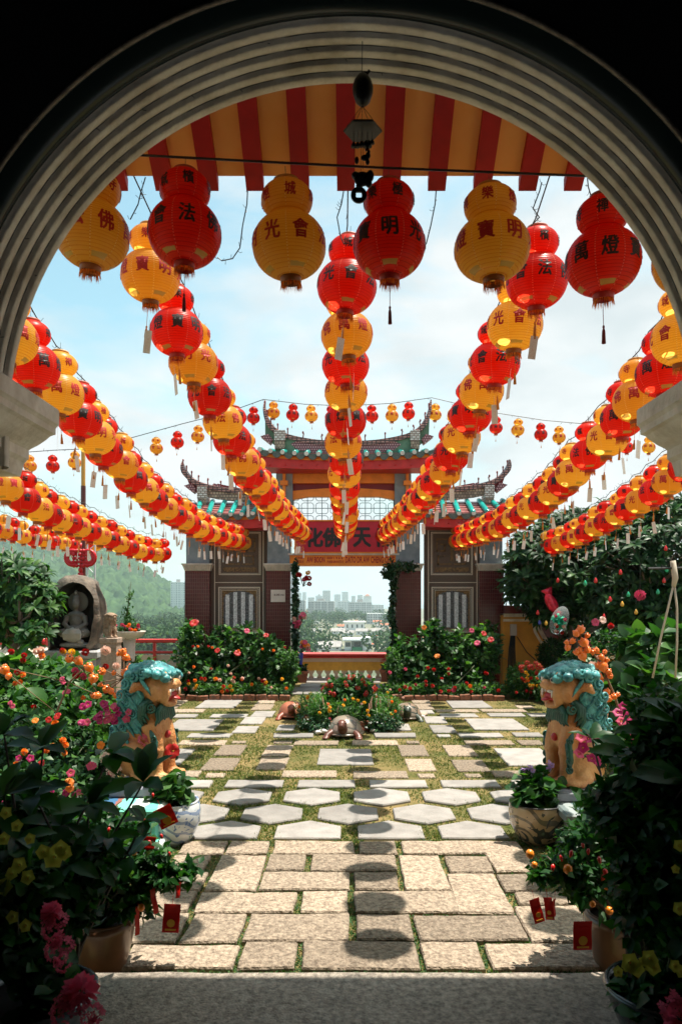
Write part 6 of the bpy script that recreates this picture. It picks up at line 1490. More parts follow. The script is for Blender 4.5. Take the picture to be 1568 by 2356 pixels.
E_ = [(np.array([0, 0, bz_+.02]), np.array([.22, .22, .06])), (np.array([-.08, 0, bz_*.55]), np.array([.16, .16, .45]))]; leaf_obj('foliage', [bush_chunks(E_[:1], 70, 7, .07, mi=0, up=1), bush_chunks(E_[1:], 160, 7, .08, mi=0)], [G_DARK], basin)
sp0 = at(292, 1500, 12.4); ells = [el(292,1420,12.4,14,30,.2), el(300,1372,12.4,8,30,.15), el(285,1465,12.4,22,30,.2), el(312,1440,12.4,10,25,.15)]
plant('slender_shrub', 'slender leggy shrub rising behind the stone post', 'shrub', (sp0.x, 12.4, 0), [bush_chunks(ells, 95, 4, .075, LEAF, .6, mi=0, up=.8)], [G_MID], [([(sp0.x, 12.4, 0), Vector(ells[2][0]), Vector(ells[0][0]), Vector(at(302,1338,12.4))], [.02, .015, .01, .004]), ([Vector(ells[2][0]), Vector(at(315,1425,12.4))], [.01, .004])])

# --- frangipani trees
def frangipani(label, trunk, tips_spec, per, L, mi_mats, group=None, limbs=14, seed=1):
    """trunk points; a crown of ellipsoids filled with rosettes at the ends of forking limbs"""
    base = Vector(trunk[0]); t = thing('frangipani_tree', label, 'tree', tuple(base), 0, group)
    C, d = in_ells(tips_spec[0], tips_spec[1], .5); d = d*.7+np.array([0, -.25, .75]); d /= np.linalg.norm(d, axis=1, keepdims=True)
    ch_ = rosette_chunks(C, d, per, L); tm, P, D, U, Ls, W, k = ch_
    h_ = len(P)*4//5//per*per; leaf_obj('crown', [(tm, (P-np.array(base))[:h_], D[:h_], U[:h_], Ls[:h_], W[:h_], 0), (tm, (P-np.array(base))[h_:], D[h_:], U[h_:], Ls[h_:], W[h_:], len(mi_mats)-1)], mi_mats, t)
    q = MB(); T = [Vector(p)-base for p in trunk]; q.tube(T, [.12*(1-.6*i/max(1, len(T)-1)) for i in range(len(T))], 9); q.build('trunk', m_bark, t, smooth=True)
    q = MB(); top = T[-1]; hubs = []
    for i in range(limbs):
        c = Vector(C[rng.integers(len(C))])-base; h = top.lerp(c, .55)+Vector((random.uniform(-.1, .1), random.uniform(-.1, .1), -.12)); q.tube([top, h, c], [.05, .034, .016], 6); hubs.append(h)
    for i in range(len(C)):
        c = Vector(C[i])-base; h = min(hubs, key=lambda x: (x-c).length)
        if i % 2 == 0 and (h-c).length < 1.6: q.tube([h, h.lerp(c, .55)+Vector((0, 0, -.05)), c], [.022, .016, .011], 5)
    q.build('limbs', m_bark, t, smooth=True); return t
frangipani('bright green frangipani tree at left beside the boulder shrine', [at(35,1590,11), at(42,1530,11), at(30,1490,11), at(55,1460,11)],
  ([el(35,1330,11,75,55,.6), el(88,1385,10.8,40,45,.5), el(15,1420,11,65,50,.6), el(85,1455,10.6,30,25,.4), el(-40,1360,11,60,90,.7)], 260), 12, .19, [G_FRANGI], seed=2)
frangipani('dense dark frangipani tree right of the gate roof', [at(1330,1560,14), at(1322,1480,14), at(1300,1420,14)],
  ([el(1240,1290,14,75,75,.9), el(1330,1330,14.2,90,80,1.0), el(1200,1345,13.8,45,45,.6), el(1300,1230,14.4,70,55,.8), el(1380,1250,14.2,70,70,.9), el(1280,1400,14,70,40,.7)], 820), 11, .22, [G_DARK, G_MID], group='dense trees right of the gate')
frangipani('dense dark frangipani tree at the right edge of the courtyard', [at(1490,1600,12.6), at(1480,1500,12.6), at(1470,1430,12.6)],
  ([el(1450,1290,12.6,80,90,.9), el(1530,1270,12.4,80,95,.9), el(1480,1390,12.6,100,70,.9), el(1560,1400,12.2,70,90,.9), el(1400,1370,12.8,60,60,.8), el(1530,1190,12.8,60,50,.8)], 820), 11, .20, [G_DARK, G_MID], group='dense trees right of the gate')
frangipani('dark broad leaved tree behind the two trees right of the gate', [at(1400,1580,16.5), at(1400,1500,16.5), at(1390,1430,16.5)],
  ([el(1400,1260,16.5,120,110,.9), el(1280,1350,16.5,100,90,.9), el(1500,1380,16.4,140,120,.9), el(1250,1440,16.2,80,50,.7), el(1440,1470,16,150,60,.8)], 260), 11, .28, [G_DARK, G_MID], group='dense trees right of the gate')
# --- shrubs at the right
sA = [el(1340,1545,10.5,60,60,.6), el(1420,1520,10.8,70,75,.7), el(1500,1540,10.2,75,75,.7), el(1570,1520,10,60,90,.7), el(1300,1590,10.2,50,45,.5), el(1400,1620,9.6,90,60,.7), el(1520,1640,9.0,90,70,.7)]
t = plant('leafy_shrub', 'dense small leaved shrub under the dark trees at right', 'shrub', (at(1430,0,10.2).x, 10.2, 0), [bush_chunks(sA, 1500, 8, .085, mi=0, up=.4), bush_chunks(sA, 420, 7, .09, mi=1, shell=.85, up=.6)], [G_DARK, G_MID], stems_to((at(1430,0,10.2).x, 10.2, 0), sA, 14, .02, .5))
put_flowers(t, spots_px([(1368,1432,'hibiscus','pink',1),(1385,1427,'hibiscus','pale',1),(1362,1533,'pompom','pale',1.3),(1404,1440,'pompom','red',.8),(1320,1532,'hibiscus','red',.9),(1470,1470,'pompom','pink',.8)]+rl((1300,1560),(1450,1620),14,[('pompom','pink'),('pompom','orange'),('pompom','pale')],.6), 9.6, .05))
sB = [el(1480,1490,8.2,50,40,.4), el(1545,1500,8.0,55,60,.45), el(1500,1580,7.6,70,60,.5), el(1440,1600,7.6,50,50,.4)]
plant('broad_leaf_shrub', 'broad leaved light green shrub beneath the hanging ropes', 'shrub', (at(1510,0,7.8).x, 7.8, 0), [bush_chunks(sB, 130, 6, .20, LEAF_BIG, .8, mi=0, up=.4)], [G_MID], stems_to((at(1510,0,7.8).x, 7.8, 0), sB, 8, .014, .3))
# --- flower bank at the left
sC = [el(60,1560,9.0,75,50,.6), el(150,1560,9.2,70,45,.6), el(20,1620,8.4,70,60,.6), el(110,1640,8.2,85,55,.6), el(200,1610,8.8,60,50,.5), el(240,1660,7.8,50,50,.5), el(-30,1580,8.6,60,80,.6)]
t = plant('flower_bank', 'sunlit leafy bank of orange and red flowers before the boulder shrine', 'shrub', (at(110,0,8.6).x, 8.6, 0), [bush_chunks(sC, 700, 7, .105, mi=0, up=.6), bush_chunks(sC, 300, 6, .12, mi=1, shell=.8, up=.8), bush_chunks(sC, 60, 5, .22, LEAF_BIG, .75, mi=0, shell=.9)], [G_BRIGHT, G_MID], stems_to((at(110,0,8.6).x, 8.6, 0), sC, 12, .016, .6))
put_flowers(t, spots_px([(243,1497,'pompom','pale',1.3),(95,1495,'pompom','pale',1),(165,1500,'pompom','yellow',1)]+rl((5,270),(1495,1560),15,[('pompom','red'),('pompom','orange'),('pompom','pale'),('pompom','yellow'),('pompom','pink')],.9)+rl((0,260),(1560,1680),12,[('pompom','red'),('hibiscus','pink'),('pompom','orange')],.7), 7.7, .042))
sD = [el(60,1720,6.4,90,70,.5), el(170,1730,6.2,80,70,.5), el(240,1760,5.9,50,60,.35), el(30,1830,5.8,90,80,.5), el(150,1840,5.6,90,70,.5), el(230,1850,5.3,60,60,.35)]
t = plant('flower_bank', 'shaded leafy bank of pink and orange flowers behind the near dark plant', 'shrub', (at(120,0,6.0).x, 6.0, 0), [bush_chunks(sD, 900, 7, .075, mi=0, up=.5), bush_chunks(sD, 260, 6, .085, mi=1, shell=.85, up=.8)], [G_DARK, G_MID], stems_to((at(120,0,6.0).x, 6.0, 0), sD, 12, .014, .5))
PKF = [('hibiscus', 'magenta'), ('hibiscus', 'pink'), ('trumpet', 'magenta'), ('trumpet', 'pink')]
put_flowers(t, spots_px(rl((185,300),(1615,1665),22,PKF,.62)+rl((60,290),(1640,1760),12,[('hibiscus','orange'),('pompom','orange'),('hibiscus','red')],.6)+rl((120,260),(1760,1900),16,PKF+[('hibiscus','orange')],.7)+[(333,1702,'cluster','rose',1.2),(250,1740,'cluster','pale',1.8),(262,1770,'cluster','pale',1.5)]+rl((0,120),(1700,1900),10,[('pompom','orange'),('trumpet','magenta')],.6), 5.3, .042))
# --- nipple fruit branches
def nipple(label, path, Y, fr, base, leaves=6):
    b = Vector(base); t = thing('nipple_fruit_plant', label, 'plant', tuple(base), 0, 'nipple fruit plants'); q = MB(); P = [at(x, y, Y)-b for x, y in path]; q.tube([Vector((0, 0, 0))]+P, [.016]+[.013*(1-.6*i/len(P)) for i in range(len(P))], 7)
    for (x, y, s) in fr: p = at(x, y, Y)-b; h = min(P, key=lambda k: (k-p).length); q.tube([h, h.lerp(p, .6)+Vector((0, 0, .01)), p+Vector((0, 0, .02))], .004, 4)
    q.build('stem', mat('fruit_stem', (.17, .10, .05), .7), t, smooth=True)
    for (x, y, s) in fr: mesh_obj('fruit', FRUIT, t, at(x, y, Y-.03)-b, (random.uniform(-.9, .9), random.uniform(-1.1, 1.1), random.uniform(0, 6)), s*1.08*Y/F*random.uniform(.85, 1.15))
    return t
fR = [(1335,1448,13),(1325,1457,11),(1342,1478,17),(1350,1462,10),(1302,1478,9),(1316,1475,11),(1305,1490,9),(1325,1500,10),(1338,1508,15),(1350,1495,11),(1332,1495,9),(1362,1500,8),(1370,1497,10),(1383,1512,11),(1395,1518,9),(1385,1532,17),(1398,1545,11),(1402,1555,10),(1357,1550,13),(1372,1555,14),(1355,1565,12),(1366,1572,11),(1380,1568,9),(1360,1595,10),(1395,1590,10),(1412,1602,9),(1400,1608,11),(1420,1598,8),(1385,1640,16),(1368,1640,10),(1372,1530,9),(1390,1500,8)]
nipple('leaning branch loaded with bright orange nipple fruit behind the right lion', [(1440,1780),(1430,1680),(1425,1640),(1412,1600),(1395,1560),(1375,1520),(1352,1490),(1332,1460)], 6.0, fR, (at(1460,0,6.0).x, 6.0, 0))
fL = [(282,1500,12),(290,1512,13),(272,1505,8),(298,1540,15),(286,1548,10),(262,1548,8),(245,1585,13),(232,1575,9),(255,1590,10),(268,1600,11),(290,1590,9),(215,1600,10),(180,1520,16),(160,1515,12),(205,1535,13),(215,1560,15),(235,1545,12),(10,1540,15),(20,1555,12),(225,1600,10),(300,1640,13),(285,1660,12),(300,1685,11),(262,1780,10),(280,1762,12)]
nipple('branch of orange nipple fruit rising left of the left lion', [(300,1760),(296,1690),(290,1620),(285,1560),(284,1500)], 6.1, [f for f in fL if f[0] > 225], (at(300,0,6.1).x, 6.1, 0))
nipple('drooping branch of orange nipple fruit among the left flower bank', [(120,1720),(130,1640),(160,1570),(190,1540)], 7.0, [f for f in fL if f[0] <= 225], (at(110,0,7.0).x, 7.0, 0))
o = thing('garden_stake', 'bare wooden garden stake beside the left lion', 'stake', (at(283,0,6.2).x, 6.2, 0)); q = MB(); q.cbox((0, 0, at(0,1540,6.2).z/2), (.028, .02, at(0,1540,6.2).z)); q.build('stake', mat('raw_wood', (.42, .24, .13), .8), o)
# --- water plants in the glazed pots
for o, col, lab in ((potA, None, ''), (potB, 'lilac', '')):
    b = Vector(o.location); h = .30; E_ = [(np.array([0, 0, h+.06]), np.array([.19, .19, .13])), (np.array([-.05, -.05, h+.12]), np.array([.14, .14, .10]))]
    rz_ = o.rotation_euler.z
    leaf_obj('foliage', [bush_chunks(E_, 85, 5, .085, LEAF_BIG, 1.0, mi=0, up=.9)], [G_MID], o)
    if col:
        for (x, y) in ((1222,1778),(1206,1785),(1264,1770)):
            p = at(x, y, 5.3)-b; p = Matrix.Rotation(-rz_, 3, 'Z') @ p
            for k in range(5): mesh_obj('flower', fl('trumpet', 'lilac'), o, p+Vector((random.uniform(-.02, .02), random.uniform(-.02, .02), .012*k)), (random.uniform(-1, 1), random.uniform(-1, 1), 0), .022)
# --- pots with kumquats and red packets under the eave
m_clay = mat('brown_glazed_clay', (.10, .045, .022), .35, col2=(.19, .085, .04), noise_scale=5, coat=.4); m_blk = mat('dark_green_glaze', (.02, .032, .032), .25, col2=(.06, .08, .085), noise_scale=6, coat=.5)
pt = [(.095, 0), (.105, .02), (.128, .12), (.142, .19), (.147, .205), (.150, .235), (.140, .24)]
k1 = gnd(226, 2248); k1 = Vector((k1.x, 3.42, 0)); kp1 = pot('clay_pot', 'brown clay pot of the kumquat bush beside the left end of step', tuple(k1), pt, m_clay, group='clay pots at the ends of the step')
k2 = Vector((at(1428, 0, 3.42).x, 3.42, 0)); kp2 = pot('clay_pot', 'brown clay pot of the kumquat bush beside the right end of step', tuple(k2), [(r*1.12, z*1.1) for r, z in pt], m_clay, group='clay pots at the ends of the step')
def kumquat(label, base, ells, fr, n, Lf, fruit=KUM, fs=11):
    t = plant('kumquat_bush', label, 'shrub', base, [bush_chunks(ells, n, 6, Lf, LEAF, .62, mi=0, up=.2, droop=.25), bush_chunks(ells, n//6, 6, Lf*1.2, LEAF, .6, mi=1, up=.3, shell=.85)], [G_NEAR, G_MID], stems_to(base, ells, 9, .010, .03), 'kumquat bushes in clay pots', stem_mat=m_bark)  # brighter green on some outer leaves stands in for sunlight on them
    b = Vector(base)
    for (x, y, Y, me, s) in fr: mesh_obj('fruit', me, t, at(x, y, Y)-b, (random.uniform(-.4, .4), random.uniform(-.4, .4), 0), s*Y/F)
    return t
e1 = [el(240,1900,3.45,70,60,.16), el(250,1980,3.45,80,90,.16), el(330,1990,3.4,80,80,.15), el(390,2010,3.35,50,45,.10), el(300,2070,3.4,80,50,.13), el(300,1915,3.6,50,40,.14), el(440,2000,3.4,26,22,.06), el(210,2080,3.4,50,60,.12)]
kumquat('glossy dark kumquat bush with red packets at the left end of step', (k1.x, k1.y, .2), e1, [(325,2088,3.3,KUM,9),(308,1960,3.3,KUM,9),(345,1940,3.3,CHI,8),(372,1925,3.3,CHI,7),(390,1965,3.25,CHI,6),(332,1890,3.3,CHI,7),(250,1910,3.3,CHI,7),(352,1830,3.4,CHI,6)], 520, .060)
e2 = [el(1290,1985,3.4,60,50,.12), el(1340,2030,3.4,70,70,.14), el(1420,2000,3.5,90,100,.17), el(1380,1900,3.6,80,80,.17), el(1480,1950,3.5,90,120,.18), el(1240,2010,3.35,35,30,.08), el(1330,1930,3.5,50,50,.12)]
kumquat('glossy dark kumquat bush with red packets at the right end of step', (k2.x, k2.y, .22), e2, [(1218,1965,3.3,KUM,11),(1228,1990,3.3,KUM,8),(1305,2000,3.3,KUM,12),(1270,1998,3.3,CHI,10),(1312,1965,3.3,CHI,9),(1340,1945,3.3,CHI,7),(1352,1960,3.3,CHI,8),(1378,1980,3.3,CHI,9),(1386,2020,3.3,CHI,10),(1392,2010,3.3,CHI,12),(1385,1935,3.3,KUM,8),(1395,2040,3.3,KUM,8),(1400,2095,3.3,KUM,10),(1362,2080,3.25,KUM,8),(1458,2068,3.2,CHI,9),(1290,1975,3.3,CHI,8)], 560, .060)
m_packet = mat('red_packet_paper', (.60, .015, .010), .35, trans=.25, noise_amt=.1); m_gold2 = mat('gold_print', (.80, .42, .06), .35, metal=.4)
def packet(x0, y0, x1, y1, Y, lab, tilt=0.0, yaw=0.0, emblem=True):
    w, h = (x1-x0)*Y/F, (y1-y0)*Y/F; p = at((x0+x1)/2, y0, Y); o = thing('red_packet', lab, 'red packet', tuple(p), 0, 'red packets hung on the kumquat bushes'); o.rotation_euler = (0, tilt, yaw)
    q = MB(); rows = [[Vector((x, .004*math.sin(k*.9), -h*k/6)) for x in (-w/2, 0, w/2)] for k in range(7)]; q.sheet(rows); q.sheet([[v+Vector((0, .0015, 0)) for v in r] for r in rows]); q.build('envelope', m_packet, o, fix=False)
    if emblem:
        q = MB(); q.lathe([(.001, 0), (w*.24, 0), (w*.24, .001), (.001, .001)], 16, Matrix.Translation((0, -.006, -h*.66)) @ Matrix.Rotation(PI/2, 4, 'X')); q.box(-w*.32, w*.32, -.007, -.005, -h*.92, -h*.86); q.build('gold_print', m_gold2, o)
    q = MB(); q.tube([(0, 0, 0), (0, 0, .04)], .001, 4); q.build('thread', m_packet, o)
packet(378, 2080, 416, 2145, 3.25, 'large red packet with gold print hanging at left over the paving', .08, .1)
packet(312, 2085, 324, 2150, 3.3, 'narrow red packet seen edge on beside the left clay pot', .05, .9, False)
packet(345, 2045, 358, 2105, 3.3, 'thin twisted red ribbon packet between the left bush twigs', -.15, .8, False)
packet(350, 1858, 392, 1905, 3.6, 'tilted red packet with bright gold picture before the blue pot', -.45, .1)
packet(330, 1925, 360, 1955, 3.4, 'small dark red packet inside the left kumquat bush', .2, .3, False)
packet(1215, 2068, 1240, 2125, 3.25, 'long red packet hanging lowest left on the right kumquat bush', -.25, .2)
packet(1248, 2065, 1268, 2115, 3.28, 'red packet hung beside the long one on the right bush', -.15, -.5)
packet(1318, 2120, 1362, 2185, 3.2, 'square dark red packet resting against the right clay pot', .03, .1)
packet(1270, 2068, 1280, 2108, 3.3, 'slim orange red packet edge on, right kumquat bush', .1, .7, False)
packet(408, 2030, 418, 2065, 3.3, 'tiny red packet at the tip of the left kumquat bush', .15, .6, False)
# --- the big dark plants framing the foreground
def bigleaf(label, base, rosettes, L, per=6, extra=None):
    t = thing('broad_leaf_plant', label, 'plant', tuple(base), 0, 'broad leaved plants framing the foreground'); b = Vector(base); ch_ = []; q = MB()
    for (x, y, Y, k) in rosettes:
        c = np.array(at(x, y, Y)-b); d = np.array([random.uniform(-.3, .3), -.35, .9]); d /= np.linalg.norm(d)
        ch_.append(rosette_chunks(c[None, :], d[None, :], per, L*k, LEAF_BIG, .52, 0, 1.0)); q.tube([(random.uniform(-.05, .05), random.uniform(-.05, .05), 0), Vector(c)*.45+Vector((random.uniform(-.14, .14), .06, .12)), c], [.009, .007, .004], 5)
    leaf_obj('foliage', ch_+(extra or []), [G_NEAR], t); q.build('stems', mat('dark_stem', (.045, .03, .02), .7), t, smooth=True); return t
bigleaf('tall dark plant with broad pointed leaves at the left foreground', (at(150,0,3.0).x, 3.0, .12), [(255,1735,3.1,1.0),(100,1720,2.9,.9),(10,1690,2.8,1.0),(330,1800,3.0,1.0),(205,1850,3.0,.9),(80,1830,2.8,.9),(10,1830,2.7,.9),(140,1900,2.9,.9),(250,1930,3.0,.7),(40,1930,2.7,.9),(330,1890,3.1,.7),(160,1990,2.8,.8),(0,2010,2.6,.8),(300,1970,3.1,.7),(80,2040,2.7,.8)], .17, 6)
e3 = [el(40,1900,3.0,90,100,.2), el(150,1990,2.95,110,110,.2), el(40,2040,2.8,110,110,.2), el(150,2080,2.9,90,90,.18)]
plant('leafy_plant', 'dark small leaved plant under the broad leaves, left foreground', 'plant', (at(90,0,2.9).x, 2.9, .12), [bush_chunks(e3, 620, 6, .075, LEAF, .7, mi=0)], [G_NEAR], stems_to((at(90,0,2.9).x, 2.9, .12), e3, 8, .01, .1))
bigleaf('tall dark plant with broad leaves at the right foreground', (at(1480,0,3.0).x, 3.0, .12), [(1400,1800,3.3,.9),(1450,1740,3.1,1.0),(1500,1700,3.0,1.0),(1560,1660,2.9,1.0),(1540,1760,2.9,1.1),(1470,1820,3.0,1.0),(1380,1850,3.2,.9),(1540,1870,2.8,1.0),(1440,1900,3.0,.9),(1370,1880,3.3,.8),(1580,1800,2.7,1.1),(1500,1960,2.8,.9),(1360,1700,3.4,.6)], .19, 7)
e4 = [el(1520,1650,3.1,70,80,.2), el(1575,1720,2.9,70,120,.2), el(1490,1770,2.95,85,90,.2), el(1540,1860,2.85,100,110,.2), el(1420,1870,3.0,80,80,.18), el(1540,2000,2.8,90,120,.2), el(1470,2000,2.85,80,90,.18), el(1480,2090,2.85,70,80,.18), el(1560,2120,2.75,70,110,.18)]
plant('leafy_plant', 'dark small leaved plant filling the right foreground edge', 'plant', (at(1530,0,3.1).x, 3.1, .12), [bush_chunks(e4, 1100, 6, .070, LEAF, .7, mi=0)], [G_NEAR], stems_to((at(1530,0,3.1).x, 3.1, .12), e4, 9, .012, .1))
# magenta petunias by the right lion
eM = [el(1430,1700,4.6,40,40,.2), el(1380,1735,4.5,34,18,.15), el(1440,1760,4.6,50,50,.2), el(1420,1830,4.5,40,50,.2)]
t = plant('petunia_plant', 'trailing plant with magenta trumpet flowers beside the right lion', 'plant', (at(1420,0,4.6).x, 4.6, 0), [bush_chunks(eM, 190, 6, .065, LEAF, .8, mi=0)], [G_DARK], stems_to((at(1420,0,4.6).x, 4.6, 0), eM, 8, .008, .08))
put_flowers(t, [(fl('trumpet', 'magenta' if random.random() < .7 else 'pink'), at(x, y, 4.3), .030, None) for x, y in ((1335,1697),(1352,1700),(1372,1698),(1390,1705),(1402,1715),(1340,1720),(1360,1745),(1372,1752),(1420,1640),(1432,1625),(1445,1650),(1428,1660),(1455,1672),(1470,1690),(1440,1690),(1450,1705),(1462,1662),(1330,1735))])
# pots of begonia at the very front
pf = [(.12, 0), (.15, .03), (.19, .12), (.205, .17), (.215, .19), (.205, .195)]
fpl = pot('glazed_bowl', 'blue grey glazed bowl of pink begonias in the left corner', (at(85,0,2.62).x, 2.62, .12), pf, mat('blue_grey_glaze', (.07, .10, .115), .2, col2=(.20, .25, .27), noise_scale=7, coat=.6), group='glazed bowls in the front corners')
fpr = pot('glazed_bowl', 'dark glazed bowl of yellow and pink flowers in the right corner', (at(1530,0,2.66).x, 2.66, .12), pf, m_blk, group='glazed bowls in the front corners')
def begonia(o, lab, ells, blooms, kind):
    b = Vector(o.location); t = plant('begonia_plant', lab, 'plant', (b.x, b.y, b.z+.17), [bush_chunks(ells, 150, 6, .065, LEAF_BIG, .9, mi=0, up=.6)], [G_NEAR], stems_to((b.x, b.y, b.z+.17), ells, 7, .006, .05), 'begonias in the glazed bowls')
    put_flowers(t, [(fl(k, c), at(x, y, Y), s*Y/F, n) for (x, y, Y, k, c, s, n) in blooms])
fw_ = (0, -1, .35)
begonia(fpl, 'begonia with big pink blooms and yellow green flowers, left corner', [el(60,2200,2.6,110,60,.15), el(20,2130,2.6,70,60,.12), el(60,2010,2.6,80,70,.14), el(110,2290,2.5,80,50,.1)],
  [(128,2130,2.45,'cluster','rose',40,fw_),(138,2180,2.45,'cluster','rose',38,fw_),(118,2100,2.46,'pompom','rose',30,fw_),(145,2215,2.46,'cluster','rose',24,fw_),(185,2285,2.35,'pompom','rose',42,fw_),(160,2320,2.33,'cluster','rose',42,fw_),(215,2335,2.34,'cluster','rose',26,fw_)]+
  [(x,y,2.5,'trumpet','lime',s,fw_) for x,y,s in ((125,1972,24),(150,1962,18),(100,1960,16),(45,1990,18),(28,2010,14),(65,2018,18),(10,2040,20),(70,1930,14),(40,1900,14),(10,1930,16),(30,2110,13),(60,2130,12),(15,1870,16),(140,1950,15))], 0)
begonia(fpr, 'begonia with yellow green flowers and one pink bloom, right corner', [el(1500,2300,2.6,90,60,.14), el(1560,2260,2.6,60,60,.12), el(1560,2150,2.6,40,60,.1)],
  [(x,y,2.45,'trumpet','lime',s,fw_) for x,y,s in ((1448,2215,19),(1462,2228,17),(1440,2225,12),(1492,2205,19),(1500,2225,17),(1478,2212,12),(1420,2235,11),(1550,2222,15),(1565,2235,14),(1560,2090,13),(1560,1945,14),(1552,2000,10))]+[(1548,2320,2.35,'cluster','rose',34,fw_),(1562,2345,2.35,'pompom','rose',32,fw_)], 0)
# --- hanging things in the trees
OR = {'red': mat('bulb_red', (.62, .02, .02), .2, coat=.5), 'green': mat('bulb_green', (.02, .42, .20), .2, coat=.5), 'yellow': mat('bulb_yellow', (.75, .42, .05), .2, coat=.5), 'blue': mat('bulb_blue', (.02, .04, .28), .2, coat=.5)}
PB = {}
for c in OR: q = MB(); q.use(OR[c]); q.lathe([(.001, -.075), (.030, -.066), (.042, -.035), (.034, 0), (.018, .03), (.012, .045), (.001, .048)], 14); q.use(m_cable); q.tube([(0, 0, .045), (0, 0, .25)], .0025, 4); PB[c] = q.mesh('bulb', True)
WB = [(1369,1334,'red','below the right string'),(1345,1340,'green','in the dark tree'),(1402,1377,'red','mid tree'),(1532,1309,'green','by the right frame edge'),(1526,1334,'red','under the green one by the frame'),(1426,1315,'red','high in the dark tree'),(1530,1260,'red','topmost at the right'),(1282,1334,'red','near the gate'),(1444,1366,'green','left of the pink pompom'),(1430,1388,'yellow','below the green one'),(1462,1406,'yellow','under the pink pompom'),(1533,1426,'yellow','low at the right'),(1236,1408,'red','over the ochre wall'),(1240,1431,'blue','over the ochre wall'),(1255,1432,'yellow','over the ochre wall'),(1388,1417,'red','low in the dark tree'),
      (101,1475,'red','in the left tree, topmost'),(65,1503,'red','in the left tree, middle'),(50,1520,'red','in the left tree, lowest'),(1512,1360,'green','beside the hanging ropes')]
for x, y, c, w in WB:
    Y = 11.6 if x > 1340 else (10.4 if x < 300 else 12.9); tag(mesh_obj('hanging_bulb', PB[c], None, at(x, y, Y), (0, 0, 0), .72), f'{c} toy light bulb hanging {w}', 'ornament', 'coloured toy bulbs hung in the trees')
o = thing('paper_pompom', 'large pink paper pompom flower hanging in the dark tree', 'ornament', tuple(at(1471,1369,11.4))); mesh_obj('bloom', fl('pompom', 'pink'), o, (0, 0, 0), (1.2, 0, 0), .09)
q = MB(); q.tube([(0, 0, .05), (0, 0, .5)], .004, 4); q.build('thread', m_cable, o)
p = at(1268,1388,13.2); o = thing('foil_fish', 'red foil fish ornament hanging above the ochre wall', 'ornament', tuple(p)); q = MB(); q.ell((0, 0, 0), (.10, .06, .20), Euler((0, -.5, 0)), 16, 10); q.prism([(-.06, .12), (-.20, .22), (-.10, .26), (.0, .30), (.0, .15)], .03, Matrix.Translation((0, -.015, 0))); q.prism([(.06, -.12), (-.02, -.30), (.14, -.26), (.20, -.16)], .02, Matrix.Translation((0, -.01, 0))); q.build('foil_body', mat('foil_red', (.62, .02, .05), .2, metal=.3, noise_amt=.4, noise_scale=18), o, smooth=True); q = MB(); q.tube([(0, 0, .18), (0, 0, .6)], .004, 4); q.build('thread', m_cable, o)
p = at(1283,1430,13.0); o = thing('clear_balloon', 'clear round balloon with green frill beside the ochre wall', 'balloon', tuple(p))
mg_ = bpy.data.materials.new('clear_film'); mg_.use_nodes = True; mg_.node_tree.nodes['Principled BSDF'].inputs['Transmission Weight'].default_value = .85; mg_.node_tree.nodes['Principled BSDF'].inputs['Roughness'].default_value = .05; mg_.node_tree.nodes['Principled BSDF'].inputs['IOR'].default_value = 1.03; mg_.node_tree.nodes['Principled BSDF'].inputs['Base Color'].default_value = (.85, .93, .95, 1)
q = MB(); q.ell((.02, 0, .02), (.15, .15, .26), Euler((0, .35, 0)), 24, 16); q.build('film', mg_, o, smooth=True)
E_ = [(np.array([-.04, -.16, .0]), np.array([.12, .06, .16]))]; leaf_obj('frill', [bush_chunks(E_, 50, 7, .06, LEAF, .9, mi=0)], [mat('frill_green', (.02, .40, .25), .5, trans=.3)], o)
for k in range(8): mesh_obj('flower', fl('pompom', random.choice(['pale', 'red', 'pink'])), o, (random.uniform(-.12, .1), -.22, random.uniform(-.22, .12)), (1.2, 0, 0), .032)
m_rope = mat('pale_rope', (.48, .42, .33), .9); p = at(1548,1312,7.0); o = thing('rope_sling', 'pale rope sling hanging in two strands at the right edge', 'rope', tuple(p)); q = MB()
rp = lambda x, y: at(x, y, 7.0)-p
q.tube([rp(1546,1290), rp(1552,1330), rp(1548,1350)], [.028, .030, .02], 8); q.tube([rp(1548,1345), rp(1535,1400), rp(1518,1470), rp(1500,1560)], .010, 6); q.tube([rp(1550,1345), rp(1556,1400), rp(1556,1480), rp(1552,1560)], .010, 6); q.build('rope', m_rope, o, smooth=True)
q = MB(); q.tube([rp(1490,1308), rp(1600,1306)], .014, 6); q.build('bar', m_black, o); 
tag(mesh_obj('hibiscus_bloom', fl('hibiscus', 'red'), None, at(396,1728,5.1), (1.35, .3, .4), .050), 'single red hibiscus bloom below the chest of the left lion', 'flower')
# more foliage round the post and lawn edges
sE = [el(330,1540,12.2,35,30,.4), el(360,1560,12.0,30,28,.4), el(315,1580,11.4,25,30,.3), el(230,1600,10,20,20,.3)]
plant('leafy_shrub', 'bright leafy shrub between the stone post and left shrub bed', 'shrub', (at(335,0,12).x, 12.0, 0), [bush_chunks(sE, 160, 6, .13, LEAF_BIG, .85, mi=0, up=.6)], [G_BRIGHT], stems_to((at(335,0,12).x, 12.0, 0), sE, 8, .012, .3))
